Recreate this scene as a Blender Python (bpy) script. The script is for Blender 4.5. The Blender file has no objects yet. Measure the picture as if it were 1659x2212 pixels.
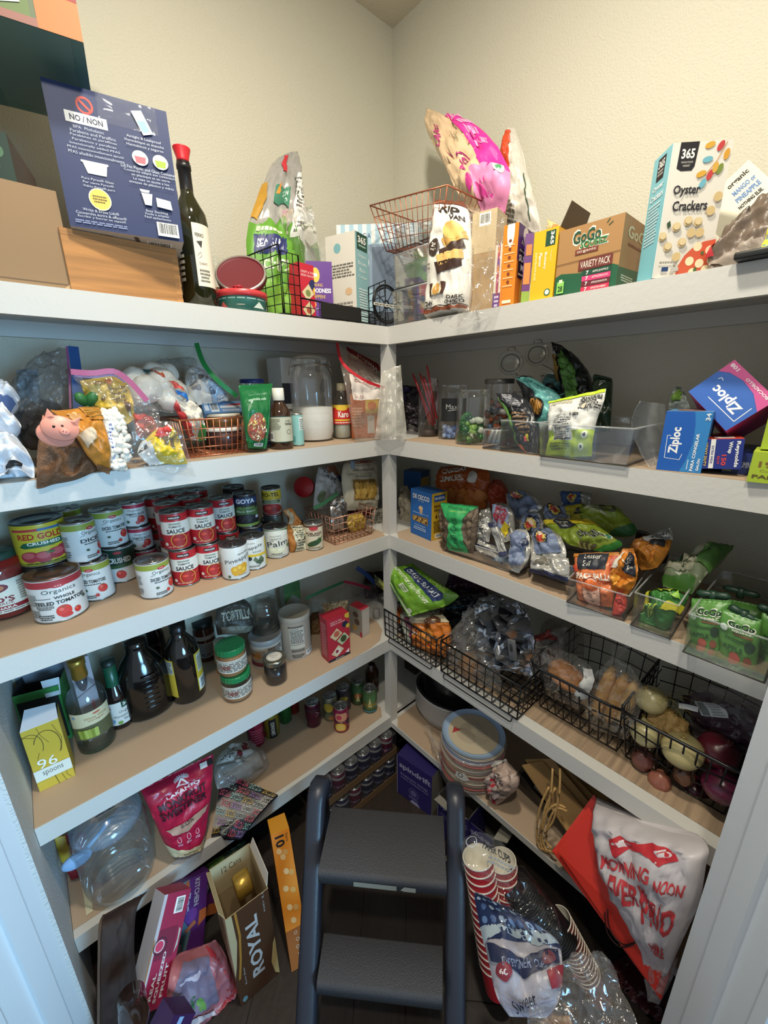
import bpy,bmesh,math,random
from mathutils import Vector,Matrix,noise
V=Vector
random.seed(7)
C=bpy.context.scene.collection
sc=bpy.context.scene
# ---------------------------------------------------------------- camera
IW,IH,FPX=1659.0,2212.0,873.59
CP=V((-1.38751,-1.49774,1.715))
CR=V((0.749912,-0.661422,-0.012321));CU=V((0.200926,0.209983,0.956836));CF=V((0.630286,0.720019,-0.290366))
cd=bpy.data.cameras.new('camera');cam=bpy.data.objects.new('camera',cd);C.objects.link(cam)
cd.sensor_fit='HORIZONTAL';cd.sensor_width=36.0;cd.lens=36.0*FPX/IW;cd.clip_start=0.02
cam.matrix_world=Matrix(((CR.x,CU.x,-CF.x,CP.x),(CR.y,CU.y,-CF.y,CP.y),(CR.z,CU.z,-CF.z,CP.z),(0,0,0,1)))
sc.camera=cam
# ---------------------------------------------------------------- world, lights, exposure
w=bpy.data.worlds.new('world');sc.world=w;w.use_nodes=True
w.node_tree.nodes['Background'].inputs[0].default_value=(0.78,0.88,1.0,1)
w.node_tree.nodes['Background'].inputs[1].default_value=0.58
def area(name,loc,target,size,power,col,spread=math.pi):
 ld=bpy.data.lights.new(name,'AREA');ld.shape='DISK';ld.size=size;ld.energy=power;ld.color=col;ld.spread=spread
 o=bpy.data.objects.new(name,ld);C.objects.link(o);o.location=loc
 o.rotation_euler=(V(target)-V(loc)).to_track_quat('-Z','Y').to_euler();return o
area('pantry_ceiling_light',(-0.98,-1.05,2.98),(-0.9,-0.97,0),0.13,24,(1.0,0.93,0.78))
area('hall_ceiling_light',(-1.55,-1.66,2.90),(-0.5,-0.6,0.3),0.12,15,(1.0,0.93,0.78))
area('daylight_from_room',(-0.95,-3.9,1.3),(-1.72,-0.5,0.85),1.2,11,(0.30,0.66,1.0),0.9)
sc.view_settings.view_transform='Standard';sc.view_settings.look='None'
sc.cycles.transparent_max_bounces=40;sc.cycles.max_bounces=10
sc.view_settings.gamma=1.0;sc.view_settings.use_curve_mapping=False;sc.view_settings.exposure=0.0
# ---------------------------------------------------------------- pixel (1659x2212) to a point on a real plane
Z1,Z2,Z3,Z4,Z5,Z6=1.9159,1.5434,1.1735,0.7091,0.3015,0.272
D=0.40
def ray(px,py):return CF*FPX+CR*(px-IW/2)-CU*(py-IH/2)
def on(px,py,k,val):
 r=ray(px,py);i='xyz'.index(k);return CP+r*((val-CP[i])/r[i])
def pt(a,b,k,d=0):
 if k=='L':return on(a,b,'y',-d)
 if k=='R':return on(a,b,'x',-d)
 if k=='z':return on(a,b,'z',d)
 r=ray(a,b);return CP+r.normalized()*d
 # ---------------------------------------------------------------- materials
MATS={}
def lin(c):return tuple(((x/12.92)if x<=0.04045 else((x+0.055)/1.055)**2.4)for x in c)
def hx(h):
 h=h.lstrip('#');return tuple(int(h[i:i+2],16)/255 for i in(0,2,4))
def mat(col='888888',rough=0.5,metal=0.0,kind=None,bump=0.0,bs=60,var=0.0,spec=0.5,em=0):
 key=(col,rough,metal,kind,bump,bs,var,spec,em)
 if key in MATS:return MATS[key]
 m=bpy.data.materials.new('mat_'+col);m.use_nodes=True;nt=m.node_tree;N=nt.nodes;Lk=nt.links
 b=N['Principled BSDF'];c=lin(hx(col))+(1,)
 b.inputs['Base Color'].default_value=c;b.inputs['Roughness'].default_value=rough;b.inputs['Metallic'].default_value=metal
 b.inputs['Specular IOR Level'].default_value=spec
 tc=N.new('ShaderNodeTexCoord')
 if var:
  nz=N.new('ShaderNodeTexNoise');nz.inputs['Scale'].default_value=bs*0.4;nz.inputs['Detail'].default_value=4
  Lk.new(tc.outputs['Object'],nz.inputs['Vector'])
  mx=N.new('ShaderNodeMix');mx.data_type='RGBA';Lk.new(nz.outputs['Fac'],mx.inputs[0])
  mx.inputs[6].default_value=tuple(x*(1-var)for x in c[:3])+(1,);mx.inputs[7].default_value=tuple(min(1,x*(1+var))for x in c[:3])+(1,)
  Lk.new(mx.outputs[2],b.inputs['Base Color'])
 if bump:
  nb=N.new('ShaderNodeTexNoise');nb.inputs['Scale'].default_value=bs;nb.inputs['Detail'].default_value=3
  Lk.new(tc.outputs['Object'],nb.inputs['Vector'])
  if bs<=50 and kind!='wood':
   nd=N.new('ShaderNodeTexNoise');nd.inputs['Scale'].default_value=9;Lk.new(tc.outputs['Object'],nd.inputs['Vector'])
   vm=N.new('ShaderNodeVectorMath');vm.operation='MULTIPLY_ADD';vm.inputs[1].default_value=(.12,.12,.12);Lk.new(nd.outputs['Color'],vm.inputs[0]);Lk.new(tc.outputs['Object'],vm.inputs[2])
   nb=N.new('ShaderNodeTexVoronoi');nb.feature='SMOOTH_F1';nb.inputs['Scale'].default_value=bs*.8;nb.inputs['Smoothness'].default_value=.25;Lk.new(vm.outputs[0],nb.inputs['Vector'])
  bp=N.new('ShaderNodeBump');bp.inputs['Strength'].default_value=min(1,bump);bp.inputs['Distance'].default_value=0.004
  Lk.new(nb.outputs[0],bp.inputs['Height']);Lk.new(bp.outputs[0],b.inputs['Normal'])
 if kind=='wood':
  mp=N.new('ShaderNodeMapping');mp.inputs['Scale'].default_value=(3,60,60);Lk.new(tc.outputs['Object'],mp.inputs[0])
  nz=N.new('ShaderNodeTexNoise');nz.inputs['Scale'].default_value=1.5;nz.inputs['Detail'].default_value=6;Lk.new(mp.outputs[0],nz.inputs['Vector'])
  rp=N.new('ShaderNodeValToRGB');rp.color_ramp.elements[0].position=0.35;rp.color_ramp.elements[1].position=0.7
  rp.color_ramp.elements[0].color=tuple(x*0.72 for x in c[:3])+(1,);rp.color_ramp.elements[1].color=tuple(min(1,x*1.15)for x in c[:3])+(1,)
  Lk.new(nz.outputs['Fac'],rp.inputs[0]);Lk.new(rp.outputs[0],b.inputs['Base Color'])
 if kind in('film','glass','haze','wrap'):
  op={'wrap':0.07,'film':0.04,'glass':0.02,'haze':0.28}[kind]
  tr=N.new('ShaderNodeBsdfTransparent');tr.inputs[0].default_value=(1,1,1,1)if kind!='glass' else tuple(0.9+0.1*x for x in c[:3])+(1,)
  gl=N.new('ShaderNodeBsdfGlossy');gl.inputs['Roughness'].default_value=rough;gl.inputs[0].default_value=(1,1,1,1)
  lw=N.new('ShaderNodeLayerWeight');lw.inputs[0].default_value=0.35 if kind=='glass' else 0.3
  mr=N.new('ShaderNodeMapRange');mr.inputs[3].default_value=0.03;mr.inputs[4].default_value={'glass':0.5,'wrap':0.42}.get(kind,0.2)
  Lk.new(lw.outputs['Fresnel' if kind=='glass' else 'Facing'],mr.inputs[0])
  mg=N.new('ShaderNodeMixShader');Lk.new(mr.outputs[0],mg.inputs[0]);Lk.new(tr.outputs[0],mg.inputs[1]);Lk.new(gl.outputs[0],mg.inputs[2])
  md=N.new('ShaderNodeMixShader');md.inputs[0].default_value=op;Lk.new(mg.outputs[0],md.inputs[1]);Lk.new(b.outputs[0],md.inputs[2])
  Lk.new(md.outputs[0],N['Material Output'].inputs[0])
  if bump:Lk.new(bp.outputs[0],gl.inputs['Normal'])
 MATS[key]=m;return m
FILM=lambda c='dfe3e4',r=0.12:mat(c,r,kind='film',bump=0.8,bs=45)
WRAP=lambda c='e2e2e0',r=0.12:mat(c,r,kind='wrap',bump=1.0,bs=38)
HAZE=lambda c='c9cdd0':mat(c,0.25,kind='haze',bump=0.8,bs=40)
GLASS=lambda c='dfeae6':mat(c,0.03,kind='glass')
PAPER=lambda c:mat(c,0.55)
FOIL=lambda c='c8ccd2':mat(c,0.22,0.9)
# ---------------------------------------------------------------- mesh collecting
class MB:
 def __init__(s):s.v=[];s.f=[];s.m=[];s.s=[];s.mats=[]
 def mi(s,m):
  if m not in s.mats:s.mats.append(m)
  return s.mats.index(m)
 def add(s,vs,fs,m,smooth=False):
  o=len(s.v);s.v+=[V(x)for x in vs];k=s.mi(m)
  for f in fs:s.f.append([i+o for i in f]);s.m.append(k);s.s.append(smooth)
 def box(s,lo,hi,m,M=None):
  x0,y0,z0=lo;x1,y1,z1=hi
  vs=[V((x,y,z))for z in(z0,z1)for x,y in((x0,y0),(x1,y0),(x1,y1),(x0,y1))]
  if M:vs=[M@v for v in vs]
  s.add(vs,[(3,2,1,0),(4,5,6,7),(0,1,5,4),(1,2,6,5),(2,3,7,6),(3,0,4,7)],m)
 def rbox(s,lo,hi,r,m,M=None):
  bm=bmesh.new();bmesh.ops.create_cube(bm,size=1)
  for v in bm.verts:v.co=V([lo[i]+(v.co[i]+0.5)*(hi[i]-lo[i])for i in range(3)])
  bmesh.ops.bevel(bm,geom=bm.edges[:],offset=r,segments=2,affect='EDGES',profile=0.5)
  bm.verts.index_update();s.add([(M@v.co)if M else v.co.copy()for v in bm.verts],[[v.index for v in f.verts]for f in bm.faces],m,True);bm.free()
 def tube(s,pts,r,m,n=6,closed=False):
  pts=[V(p)for p in pts];k=len(pts);rings=[];up=V((0,0,1))
  for i,p in enumerate(pts):
   a=pts[(i-1)%k]if closed else pts[max(i-1,0)];b=pts[(i+1)%k]if closed else pts[min(i+1,k-1)]
   t=(b-a).normalized();q=t.cross(up)
   if q.length<0.05:q=t.cross(V((0,1,0)))
   q.normalize();w_=q.cross(t);rr=r[i]if isinstance(r,(list,tuple))else r
   rings.append([p+(q*math.cos(2*math.pi*j/n)+w_*math.sin(2*math.pi*j/n))*rr for j in range(n)])
  vs=[v for rg in rings for v in rg];fs=[]
  for i in range(k if closed else k-1):
   for j in range(n):
    a,b=i*n+j,i*n+(j+1)%n;c,d=((i+1)%k)*n+(j+1)%n,((i+1)%k)*n+j;fs.append((a,b,c,d))
  if not closed:fs+=[tuple(range(n))[::-1],tuple((k-1)*n+j for j in range(n))]
  s.add(vs,fs,m,True)
 def lathe(s,prof,m,n=32,M=None,cap=True):
  vs=[];fs=[]
  for r,z in prof:
   for j in range(n):a=2*math.pi*j/n;vs.append(V((r*math.cos(a),r*math.sin(a),z)))
  if M:vs=[M@v for v in vs]
  for i in range(len(prof)-1):
   for j in range(n):fs.append((i*n+j,i*n+(j+1)%n,(i+1)*n+(j+1)%n,(i+1)*n+j))
  s.add(vs,fs,m,True)
  if cap:
   k=len(prof)-1
   if prof[0][0]>1e-5:s.add(vs[:n],[tuple(range(n))[::-1]],m)
   if prof[-1][0]>1e-5:s.add(vs[k*n:],[tuple(range(n))],m)
 def grid(s,G,m,smooth=True,colf=None,flip=False):
  nv=len(G);nu=len(G[0]);o=len(s.v);s.v+=[V(p)for row in G for p in row]
  for j in range(nv-1):
   for i in range(nu-1):
    f=[o+j*nu+i,o+j*nu+i+1,o+(j+1)*nu+i+1,o+(j+1)*nu+i]
    s.f.append(f[::-1]if flip else f);s.m.append(s.mi(colf((i+.5)/(nu-1),(j+.5)/(nv-1))if colf else m));s.s.append(smooth)
 def obj(s,name,parent=None,M=None):
  me=bpy.data.meshes.new(name);vs=s.v
  if M is not None:Mi=M.inverted();vs=[Mi@v for v in vs]
  me.from_pydata([tuple(v)for v in vs],[],s.f)
  for m in s.mats:me.materials.append(m)
  me.polygons.foreach_set('material_index',s.m);me.polygons.foreach_set('use_smooth',s.s);me.update()
  o=bpy.data.objects.new(name,me);C.objects.link(o)
  if parent is not None:o.parent=parent
  return o
def thing(name,label,cat,M=None,group=None):
 o=bpy.data.objects.new(name,None);C.objects.link(o);o.empty_display_size=0.03
 if M is not None:o.matrix_world=M
 o['label']=label;o['category']=cat
 if group:o['group']=group
 return o
def tag(o,label,cat,group=None):
 o['label']=label;o['category']=cat
 if group:o['group']=group
 return o
def struct(o):o['kind']='structure';return o
def frame(o,x,z):
 x=x.normalized();y=z.cross(x).normalized();z=x.cross(y)
 return Matrix(((x.x,y.x,z.x,o.x),(x.y,y.y,z.y,o.y),(x.z,y.z,z.z,o.z),(0,0,0,1)))
 # ---------------------------------------------------------------- flat print (lettering, pictures) laid on surfaces
TXT={}
def glyphs(s,bold=0.0):
 k=(s,bold)
 if k in TXT:return TXT[k]
 cu=bpy.data.curves.new('t','FONT');cu.body=s;cu.resolution_u=2;cu.fill_mode='FRONT';cu.offset=bold
 o=bpy.data.objects.new('t',cu);me=bpy.data.meshes.new_from_object(o)
 vs=[(v.co.x,v.co.y)for v in me.vertices];fs=[tuple(p.vertices)for p in me.polygons]
 bpy.data.objects.remove(o);bpy.data.curves.remove(cu);bpy.data.meshes.remove(me)
 if not vs:TXT[k]=None;return None
 x0=min(v[0]for v in vs);x1=max(v[0]for v in vs);y0=min(v[1]for v in vs);y1=max(v[1]for v in vs)
 TXT[k]=([((x-x0)/(x1-x0)-.5,(y-y0)/(y1-y0)-.5)for x,y in vs],fs);return TXT[k]
class Surf:
 """grid of points G[row v][col u] with outward normals; maps (u,v) in 0..1"""
 def __init__(s,G,n=None):
  s.G=G;s.nv=len(G)-1;s.nu=len(G[0])-1
  s.W=sum((G[s.nv//2][i+1]-G[s.nv//2][i]).length for i in range(s.nu));s.H=sum((G[j+1][s.nu//2]-G[j][s.nu//2]).length for j in range(s.nv))
  s.N=[]
  for j in range(s.nv+1):
   row=[]
   for i in range(s.nu+1):
    a=G[j][min(i+1,s.nu)]-G[j][max(i-1,0)];b=G[min(j+1,s.nv)][i]-G[max(j-1,0)][i]
    c=a.cross(b);row.append(c.normalized()if c.length>1e-12 else V((0,0,1)))
   s.N.append(row)
 def at(s,u,v,off):
  u=min(max(u,0),1);v=min(max(v,0),1);x=u*s.nu;y=v*s.nv;i=min(int(x),s.nu-1);j=min(int(y),s.nv-1);x-=i;y-=j
  f=lambda A:(A[j][i]*(1-x)+A[j][i+1]*x)*(1-y)+(A[j+1][i]*(1-x)+A[j+1][i+1]*x)*y
  return f(s.G)+f(s.N)*off
def T(t,u,v,w_,h,col,rot=0,b=0.0):return('T',t,u,v,w_,h,col,rot,b)
def TB(t,u,v,w_,h,col,rot=0):return('T',t,u,v,w_,h,col,rot,0.03)
def RC(u0,v0,u1,v1,col):return('P',[(u0,v0),(u1,v0),(u1,v1),(u0,v1)],col)
def PG(pts,col):return('P',pts,col)
def EL(u,v,ru,rv,col,rot=0):return('E',u,v,ru,rv,col,rot)
def LN(pts,w_,col):return('L',pts,w_,col)
def SM(u0,v0,u1,v1,n,col,rot=0,seed=1):
 return('S',u0,v0,u1,v1,n,col,rot,seed)
def BC(u0,v0,u1,v1,vert=False):return('B',u0,v0,u1,v1,vert)
def RING(u,v,ru,rv,wd,col):return('R',u,v,ru,rv,wd,col)
def prints(S,items,parent,M=None,base=0.0004,name='printed_label',step=0.00012):
 mb=MB();lay=0
 def emit(polys,col,rough=0.5):
  nonlocal lay
  off=base+lay*step;lay+=1
  bm=bmesh.new()
  for P in polys:
   try:bm.faces.new([bm.verts.new((x,y,0))for x,y in P])
   except ValueError:pass
  if not bm.faces:bm.free();return
  xs=[v.co.x for v in bm.verts];ys=[v.co.y for v in bm.verts]
  if max(xs)>1 or min(xs)<0 or max(ys)>1 or min(ys)<0:
   for co,no in(((0,0,0),(-1,0,0)),((1,0,0),(1,0,0)),((0,0,0),(0,-1,0)),((0,1,0),(0,1,0))):
    bmesh.ops.bisect_plane(bm,geom=bm.verts[:]+bm.edges[:]+bm.faces[:],plane_co=co,plane_no=no,clear_outer=True)
  for n_,lo,hi,ax in((S.nu,min(xs),max(xs),0),(S.nv,min(ys),max(ys),1)):
   for k in range(1,n_):
    q=k/n_
    if lo<q<hi:
     co=[0,0,0];no=[0,0,0];co[ax]=q;no[ax]=1
     bmesh.ops.bisect_plane(bm,geom=bm.verts[:]+bm.edges[:]+bm.faces[:],plane_co=co,plane_no=no)
  bm.verts.index_update()
  mb.add([S.at(v.co.x,v.co.y,off)for v in bm.verts],[[v.index for v in f.verts]for f in bm.faces],mat(col,rough)if isinstance(col,str)else col,S.nu>1)
  bm.free()
 for it in items:
  k=it[0]
  if k=='T':
   _,t,u,v,w_,h,col,rot,b=it;g=glyphs(t,b)
   if not g:continue
   cr,sr=math.cos(math.radians(rot)),math.sin(math.radians(rot));W,H=S.W,S.H
   if abs(sr)>0.7:tw,th=w_*H,h*W
   else:tw,th=w_*W,h*H
   q=[((x*tw*cr-y*th*sr)/W+u,(x*tw*sr+y*th*cr)/H+v)for x,y in g[0]]
   emit([[q[i]for i in f]for f in g[1]],col)
  elif k=='P':emit([it[1]],it[2])
  elif k in 'ER':
   if k=='E':_,u,v,ru,rv,col,rot=it
   else:_,u,v,ru,rv,wd,col=it;rot=0
   if ru==rv:rv=ru*S.W/S.H;circ=True
   else:circ=False
   n=20;cr,sr=math.cos(math.radians(rot)),math.sin(math.radians(rot));asp=S.W/S.H;P=[];Q=[]
   for a in range(n):
    c,s_=math.cos(2*math.pi*a/n),math.sin(2*math.pi*a/n);x,y=c*ru,s_*rv/asp
    P.append((u+x*cr-y*sr,v+(x*sr+y*cr)*asp))
    if k=='R':x,y=c*(ru-wd),s_*(rv-wd*(asp if circ else rv/ru))/asp;Q.append((u+x*cr-y*sr,v+(x*sr+y*cr)*asp))
   emit([P]if k=='E' else[[P[i],P[(i+1)%n],Q[(i+1)%n],Q[i]]for i in range(n)],col)
  elif k=='L':
   _,pts,w_,col=it;W,H=S.W,S.H;L_=[]
   for(x0,y0),(x1,y1)in zip(pts,pts[1:]):
    dx,dy=(x1-x0)*W,(y1-y0)*H;l=math.hypot(dx,dy)or 1;nx,ny=-dy/l*w_*W/2,dx/l*w_*W/2
    L_.append([(x0+nx/W,y0+ny/H),(x0-nx/W,y0-ny/H),(x1-nx/W,y1-ny/H),(x1+nx/W,y1+ny/H)])
   emit(L_,col)
  elif k=='S':
   _,u0,v0,u1,v1,n,col,rot,seed=it;rr=random.Random(seed);P=[]
   for r in range(n):
    y=1-(r+.5)/n;hh=0.28/n;x=rr.uniform(0,.06);e=rr.uniform(.8,1)
    while x<e:
     l=rr.uniform(.05,.18);x2=min(x+l,1);a,b_,c,d=x,x2,y-hh,y+hh
     if rot:P.append([(u0+(u1-u0)*q,v0+(v1-v0)*p_)for p_,q in((a,c),(a,d),(b_,d),(b_,c))])
     else:P.append([(u0+(u1-u0)*p_,v0+(v1-v0)*q)for p_,q in((a,c),(b_,c),(b_,d),(a,d))])
     x=x2+.025
   emit(P,col)
  elif k=='B':
   _,u0,v0,u1,v1,vert=it;emit([[(u0,v0),(u1,v0),(u1,v1),(u0,v1)]],'f2f2ee');P=[];x=0.08;rr=random.Random(3)
   while x<.92:
    l=rr.choice((.012,.025,.04));a,b_=x,min(x+l,.92)
    if vert:P.append([(u0+(u1-u0)*q,v0+(v1-v0)*p_)for p_,q in((a,.2),(a,.9),(b_,.9),(b_,.2))])
    else:P.append([(u0+(u1-u0)*p_,v0+(v1-v0)*q)for p_,q in((a,.2),(b_,.2),(b_,.9),(a,.9))])
    x+=l+rr.choice((.015,.03))
   emit(P,'1a1a1a')
 return mb.obj(name,parent,M)if mb.f else None
 # ---------------------------------------------------------------- cartons
def quad(a,b,c,d):return Surf([[a,b],[d,c]])
def carton(name,label,BL,BR,TL,dep,cols,fr=(),rt=(),lf=(),tp=(),bt=(),cat='box',group=None,z=None,open_top=False,flaps=None,lean=False,r=0.0012,h=None,bk=()):
 """front face from three world corners; body goes away from the viewer by dep"""
 x=(BR-BL);W=x.length;x.normalize()
 up=V((0,0,1))if(not lean)else(TL-BL)
 up=(up-x*up.dot(x)).normalized();Hh=h if h else(TL-BL).dot(up);y=up.cross(x)
 if y.dot(BL-CP)<0:y=-y
 M=frame(BL+x*W/2+y*dep/2,x,up)if not lean else Matrix.Translation(BL+x*W/2+y*dep/2)@Matrix((x,y,up)).transposed().to_4x4()
 t=thing(name,label,cat,M,group)
 if isinstance(cols,str):cols=dict(f=cols)
 f=cols['f'];g=lambda k:mat(cols.get(k,f),cols.get('rough',0.45))if isinstance(cols.get(k,f),str)else cols.get(k,f)
 a,b=W/2,dep/2;mb=MB();H=Hh
 P=[V((s1*a,s2*b,zz))for zz in(0,H)for s1,s2 in((-1,-1),(1,-1),(1,1),(-1,1))]
 for idx,k in(((0,1,5,4),'f'),((1,2,6,5),'r'),((2,3,7,6),'b'),((3,0,4,7),'l'),((3,2,1,0),'d')):
  mb.add([P[i]for i in idx],[(0,1,2,3)],g(k))
 if not open_top:mb.add([P[i]for i in(4,5,6,7)],[(0,1,2,3)],g('t'))
 else:
  q=0.0015;P2=[V((s1*(a-q),s2*(b-q),zz))for zz in(q,H)for s1,s2 in((-1,-1),(1,-1),(1,1),(-1,1))];inn=mat(cols.get('i','b59a78'),0.7)
  for idx in((4,5,1,0),(5,6,2,1),(6,7,3,2),(7,4,0,3),(0,1,2,3)):mb.add([P2[i]for i in idx],[(0,1,2,3)],inn)
  for i in range(4):mb.add([P[4+i],P[4+(i+1)%4],P2[4+(i+1)%4],P2[4+i]],[(0,1,2,3)],inn)
 mb.obj('carton_body',t)
 for fl in(flaps or()):
  sd,ln,an,cl=fl;ca,sa=math.cos(math.radians(an))*ln,math.sin(math.radians(an))*ln;k=0.9
  e={'f':(V((-a*k,-b,H)),V((a*k,-b,H)),V((0,-ca,sa))),'b':(V((a*k,b,H)),V((-a*k,b,H)),V((0,ca,sa))),'r':(V((a,-b*k,H)),V((a,b*k,H)),V((ca,0,sa))),'l':(V((-a,b*k,H)),V((-a,-b*k,H)),V((-ca,0,sa)))}[sd]
  m2=MB();n=(e[1]-e[0]).cross(e[2]).normalized()*0.0008;sh=(e[1]-e[0])*.06
  q=[e[0],e[1],e[1]+e[2]-sh,e[0]+e[2]+sh];m2.add([p+n for p in q]+[p-n for p in q],[(0,1,2,3),(7,6,5,4),(0,4,5,1),(1,5,6,2),(2,6,7,3),(3,7,4,0)],mat(cl,.6));m2.obj('flap',t)
 p=P
 for its,q in((fr,(0,1,5,4)),(rt,(1,2,6,5)),(lf,(3,0,4,7)),(tp,(4,5,6,7)),(bt,(3,2,1,0)),(bk,(2,3,7,6))):
  if its:prints(quad(*[p[i]for i in q]),its,t)
 return t
def stand(name,label,bl,br,ty,z,dep,cols,**kw):
 BL=on(*bl,'z',z);BR=on(*br,'z',z)
 r=ray(bl[0]+(ty[0]if isinstance(ty,tuple)else 0)*0,ty if not isinstance(ty,tuple)else ty[1])
 # height where the vertical edge over BL meets the given pixel row
 lo,hi=0.0,1.0;yy=ty if not isinstance(ty,tuple)else ty[1]
 for _ in range(30):
  m=(lo+hi)/2;q=BL+V((0,0,m))-CP;py=IH/2-FPX*q.dot(CU)/q.dot(CF)
  if py>yy:lo=m
  else:hi=m
 return carton(name,label,BL,BR,BL+V((0,0,lo)),dep,cols,**kw)
 # ---------------------------------------------------------------- round things
def proj(P):
 q=P-CP;return(IW/2+FPX*q.dot(CR)/q.dot(CF),IH/2-FPX*q.dot(CU)/q.dot(CF))
def fitr(x0,x1,place):
 cx,r=(x0+x1)/2,0.035
 for _ in range(14):
  c=place(cx,r);d=c-CP;d.z=0;d.normalize();n=V((-d.y,d.x,0));m=c+V((0,0,.03))
  a,b=sorted((proj(m-n*r)[0],proj(m+n*r)[0]));cx+=((x0+x1)-(a+b))/2;r*=((x1-x0)/max(b-a,1))**.9
 return place(cx,r),r
def fitcyl(x0,x1,yb,yt,z,at=None):
 """x0..x1 width in px, yb lowest px of the base, yt px of the top centre -> centre on plane z, radius, height"""
 def place(cx,r):
  n0=on(cx,yb,'z',z);d=(n0-CP);d.z=0;return n0+d.normalized()*r
 c,r=fitr(x0,x1,place);lo,hi=0.0,1.0
 for _ in range(30):
  m=(lo+hi)/2
  if proj(c+V((0,0,m)))[1]>yt:lo=m
  else:hi=m
 return c,r,lo
def yawcam(c):d=CP-c;return math.atan2(d.y,d.x)+math.pi/2
def cylsurf(rf,h0,h1,span=105,nu=28,nv=1):
 G=[]
 for j in range(nv+1):
  z=h0+(h1-h0)*j/nv;r=rf(z)if callable(rf)else rf
  G.append([V((math.sin(math.radians(-span+2*span*i/nu))*r,-math.cos(math.radians(-span+2*span*i/nu))*r,z))for i in range(nu+1)])
 return Surf(G)
def can(name,label,c,r,h,body='d8d8d8',items=(),yaw=0,group=None,lid='9a9a98',ring=True,M=None,span=100,cat='can',rim='8c8c8a'):
 t=thing(name,label,cat,M or(Matrix.Translation(c)@Matrix.Rotation(yawcam(c)+math.radians(yaw),4,'Z')),group)
 mb=MB();mt=mat(rim,.3,.9);e=min(.004,h*.05)
 mb.lathe([(r*.94,0),(r*.98,.0005),(r*.985,e*.6),(r*.96,e)],mt,40)
 mb.lathe([(r*.96,e),(r*.97,e*1.3),(r*.97,h-e*1.6),(r*.96,h-e*1.2)],mat(body,.35),40,cap=False)
 mb.obj('can_body',t)
 mb=MB();mb.lathe([(r*.96,h-e*1.2),(r*.985,h-e*.8),(r*.985,h),(r*.93,h),(r*.92,h-e),(r*.6,h-e),(r*.58,h-e*.6),(0.0001,h-e*.7)],mat(lid,.28,.85),40);mb.obj('can_lid',t)
 if ring:
  mb=MB();k=r*.32;zz=h-e*.4
  mb.tube([V((k*math.cos(a)*.6,-r*.35+k*math.sin(a),zz))for a in[i*math.pi/6 for i in range(12)]],r*.045,mat(lid,.25,.9),5,True)
  mb.box((-r*.13,-r*.1,zz-.0006),(r*.13,r*.16,zz+.0008),mat(lid,.25,.9));mb.obj('pull_ring',t)
 if items:prints(cylsurf(r*.97,e*1.3,h-e*1.6,span),items,t)
 return t
def soda(name,label,c,r,h,body,items=(),yaw=0,group=None,M=None,cat='can',lid='b9bcbe'):
 t=thing(name,label,cat,M or(Matrix.Translation(c)@Matrix.Rotation(yawcam(c)+math.radians(yaw),4,'Z')),group)
 mb=MB();mb.lathe([(r*.72,0),(r*.8,.002),(r,h*.07),(r,h*.86),(r*.86,h*.95)],mat(body,.28,.55),32);mb.obj('can_body',t)
 mb=MB();mb.lathe([(r*.86,h*.95),(r*.88,h*.975),(r*.84,h),(r*.78,h*.965),(0.0001,h*.965)],mat(lid,.25,.9),32)
 mb.obj('can_lid',t);mb=MB();mb.tube([V((r*.22*math.cos(a),-r*.3+r*.32*math.sin(a),h*.972))for a in[i*math.pi/5 for i in range(10)]],r*.05,mat(lid,.25,.9),5,True);mb.obj('tab',t)
 if items:prints(cylsurf(r,h*.08,h*.85,100,28,1),items,t)
 return t
def vessel(name,label,M,prof,m,parts=(),items=(),surf=None,cat='bottle',group=None,n=36,bn='bottle_body',base=.0006):
 """prof: outline of the body; parts: (name, profile, material)"""
 t=thing(name,label,cat,M,group);mb=MB();mb.lathe(prof,m,n);mb.obj(bn,t)
 for nm,pr,mm in parts:mb=MB();mb.lathe(pr,mm,n,cap=nm!='rolled_rim');mb.obj(nm,t)
 if items and surf:prints(surf,items,t,base=base)
 return t
def up(c,yaw=0):return Matrix.Translation(c)@Matrix.Rotation(yawcam(c)+math.radians(yaw),4,'Z')
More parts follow.
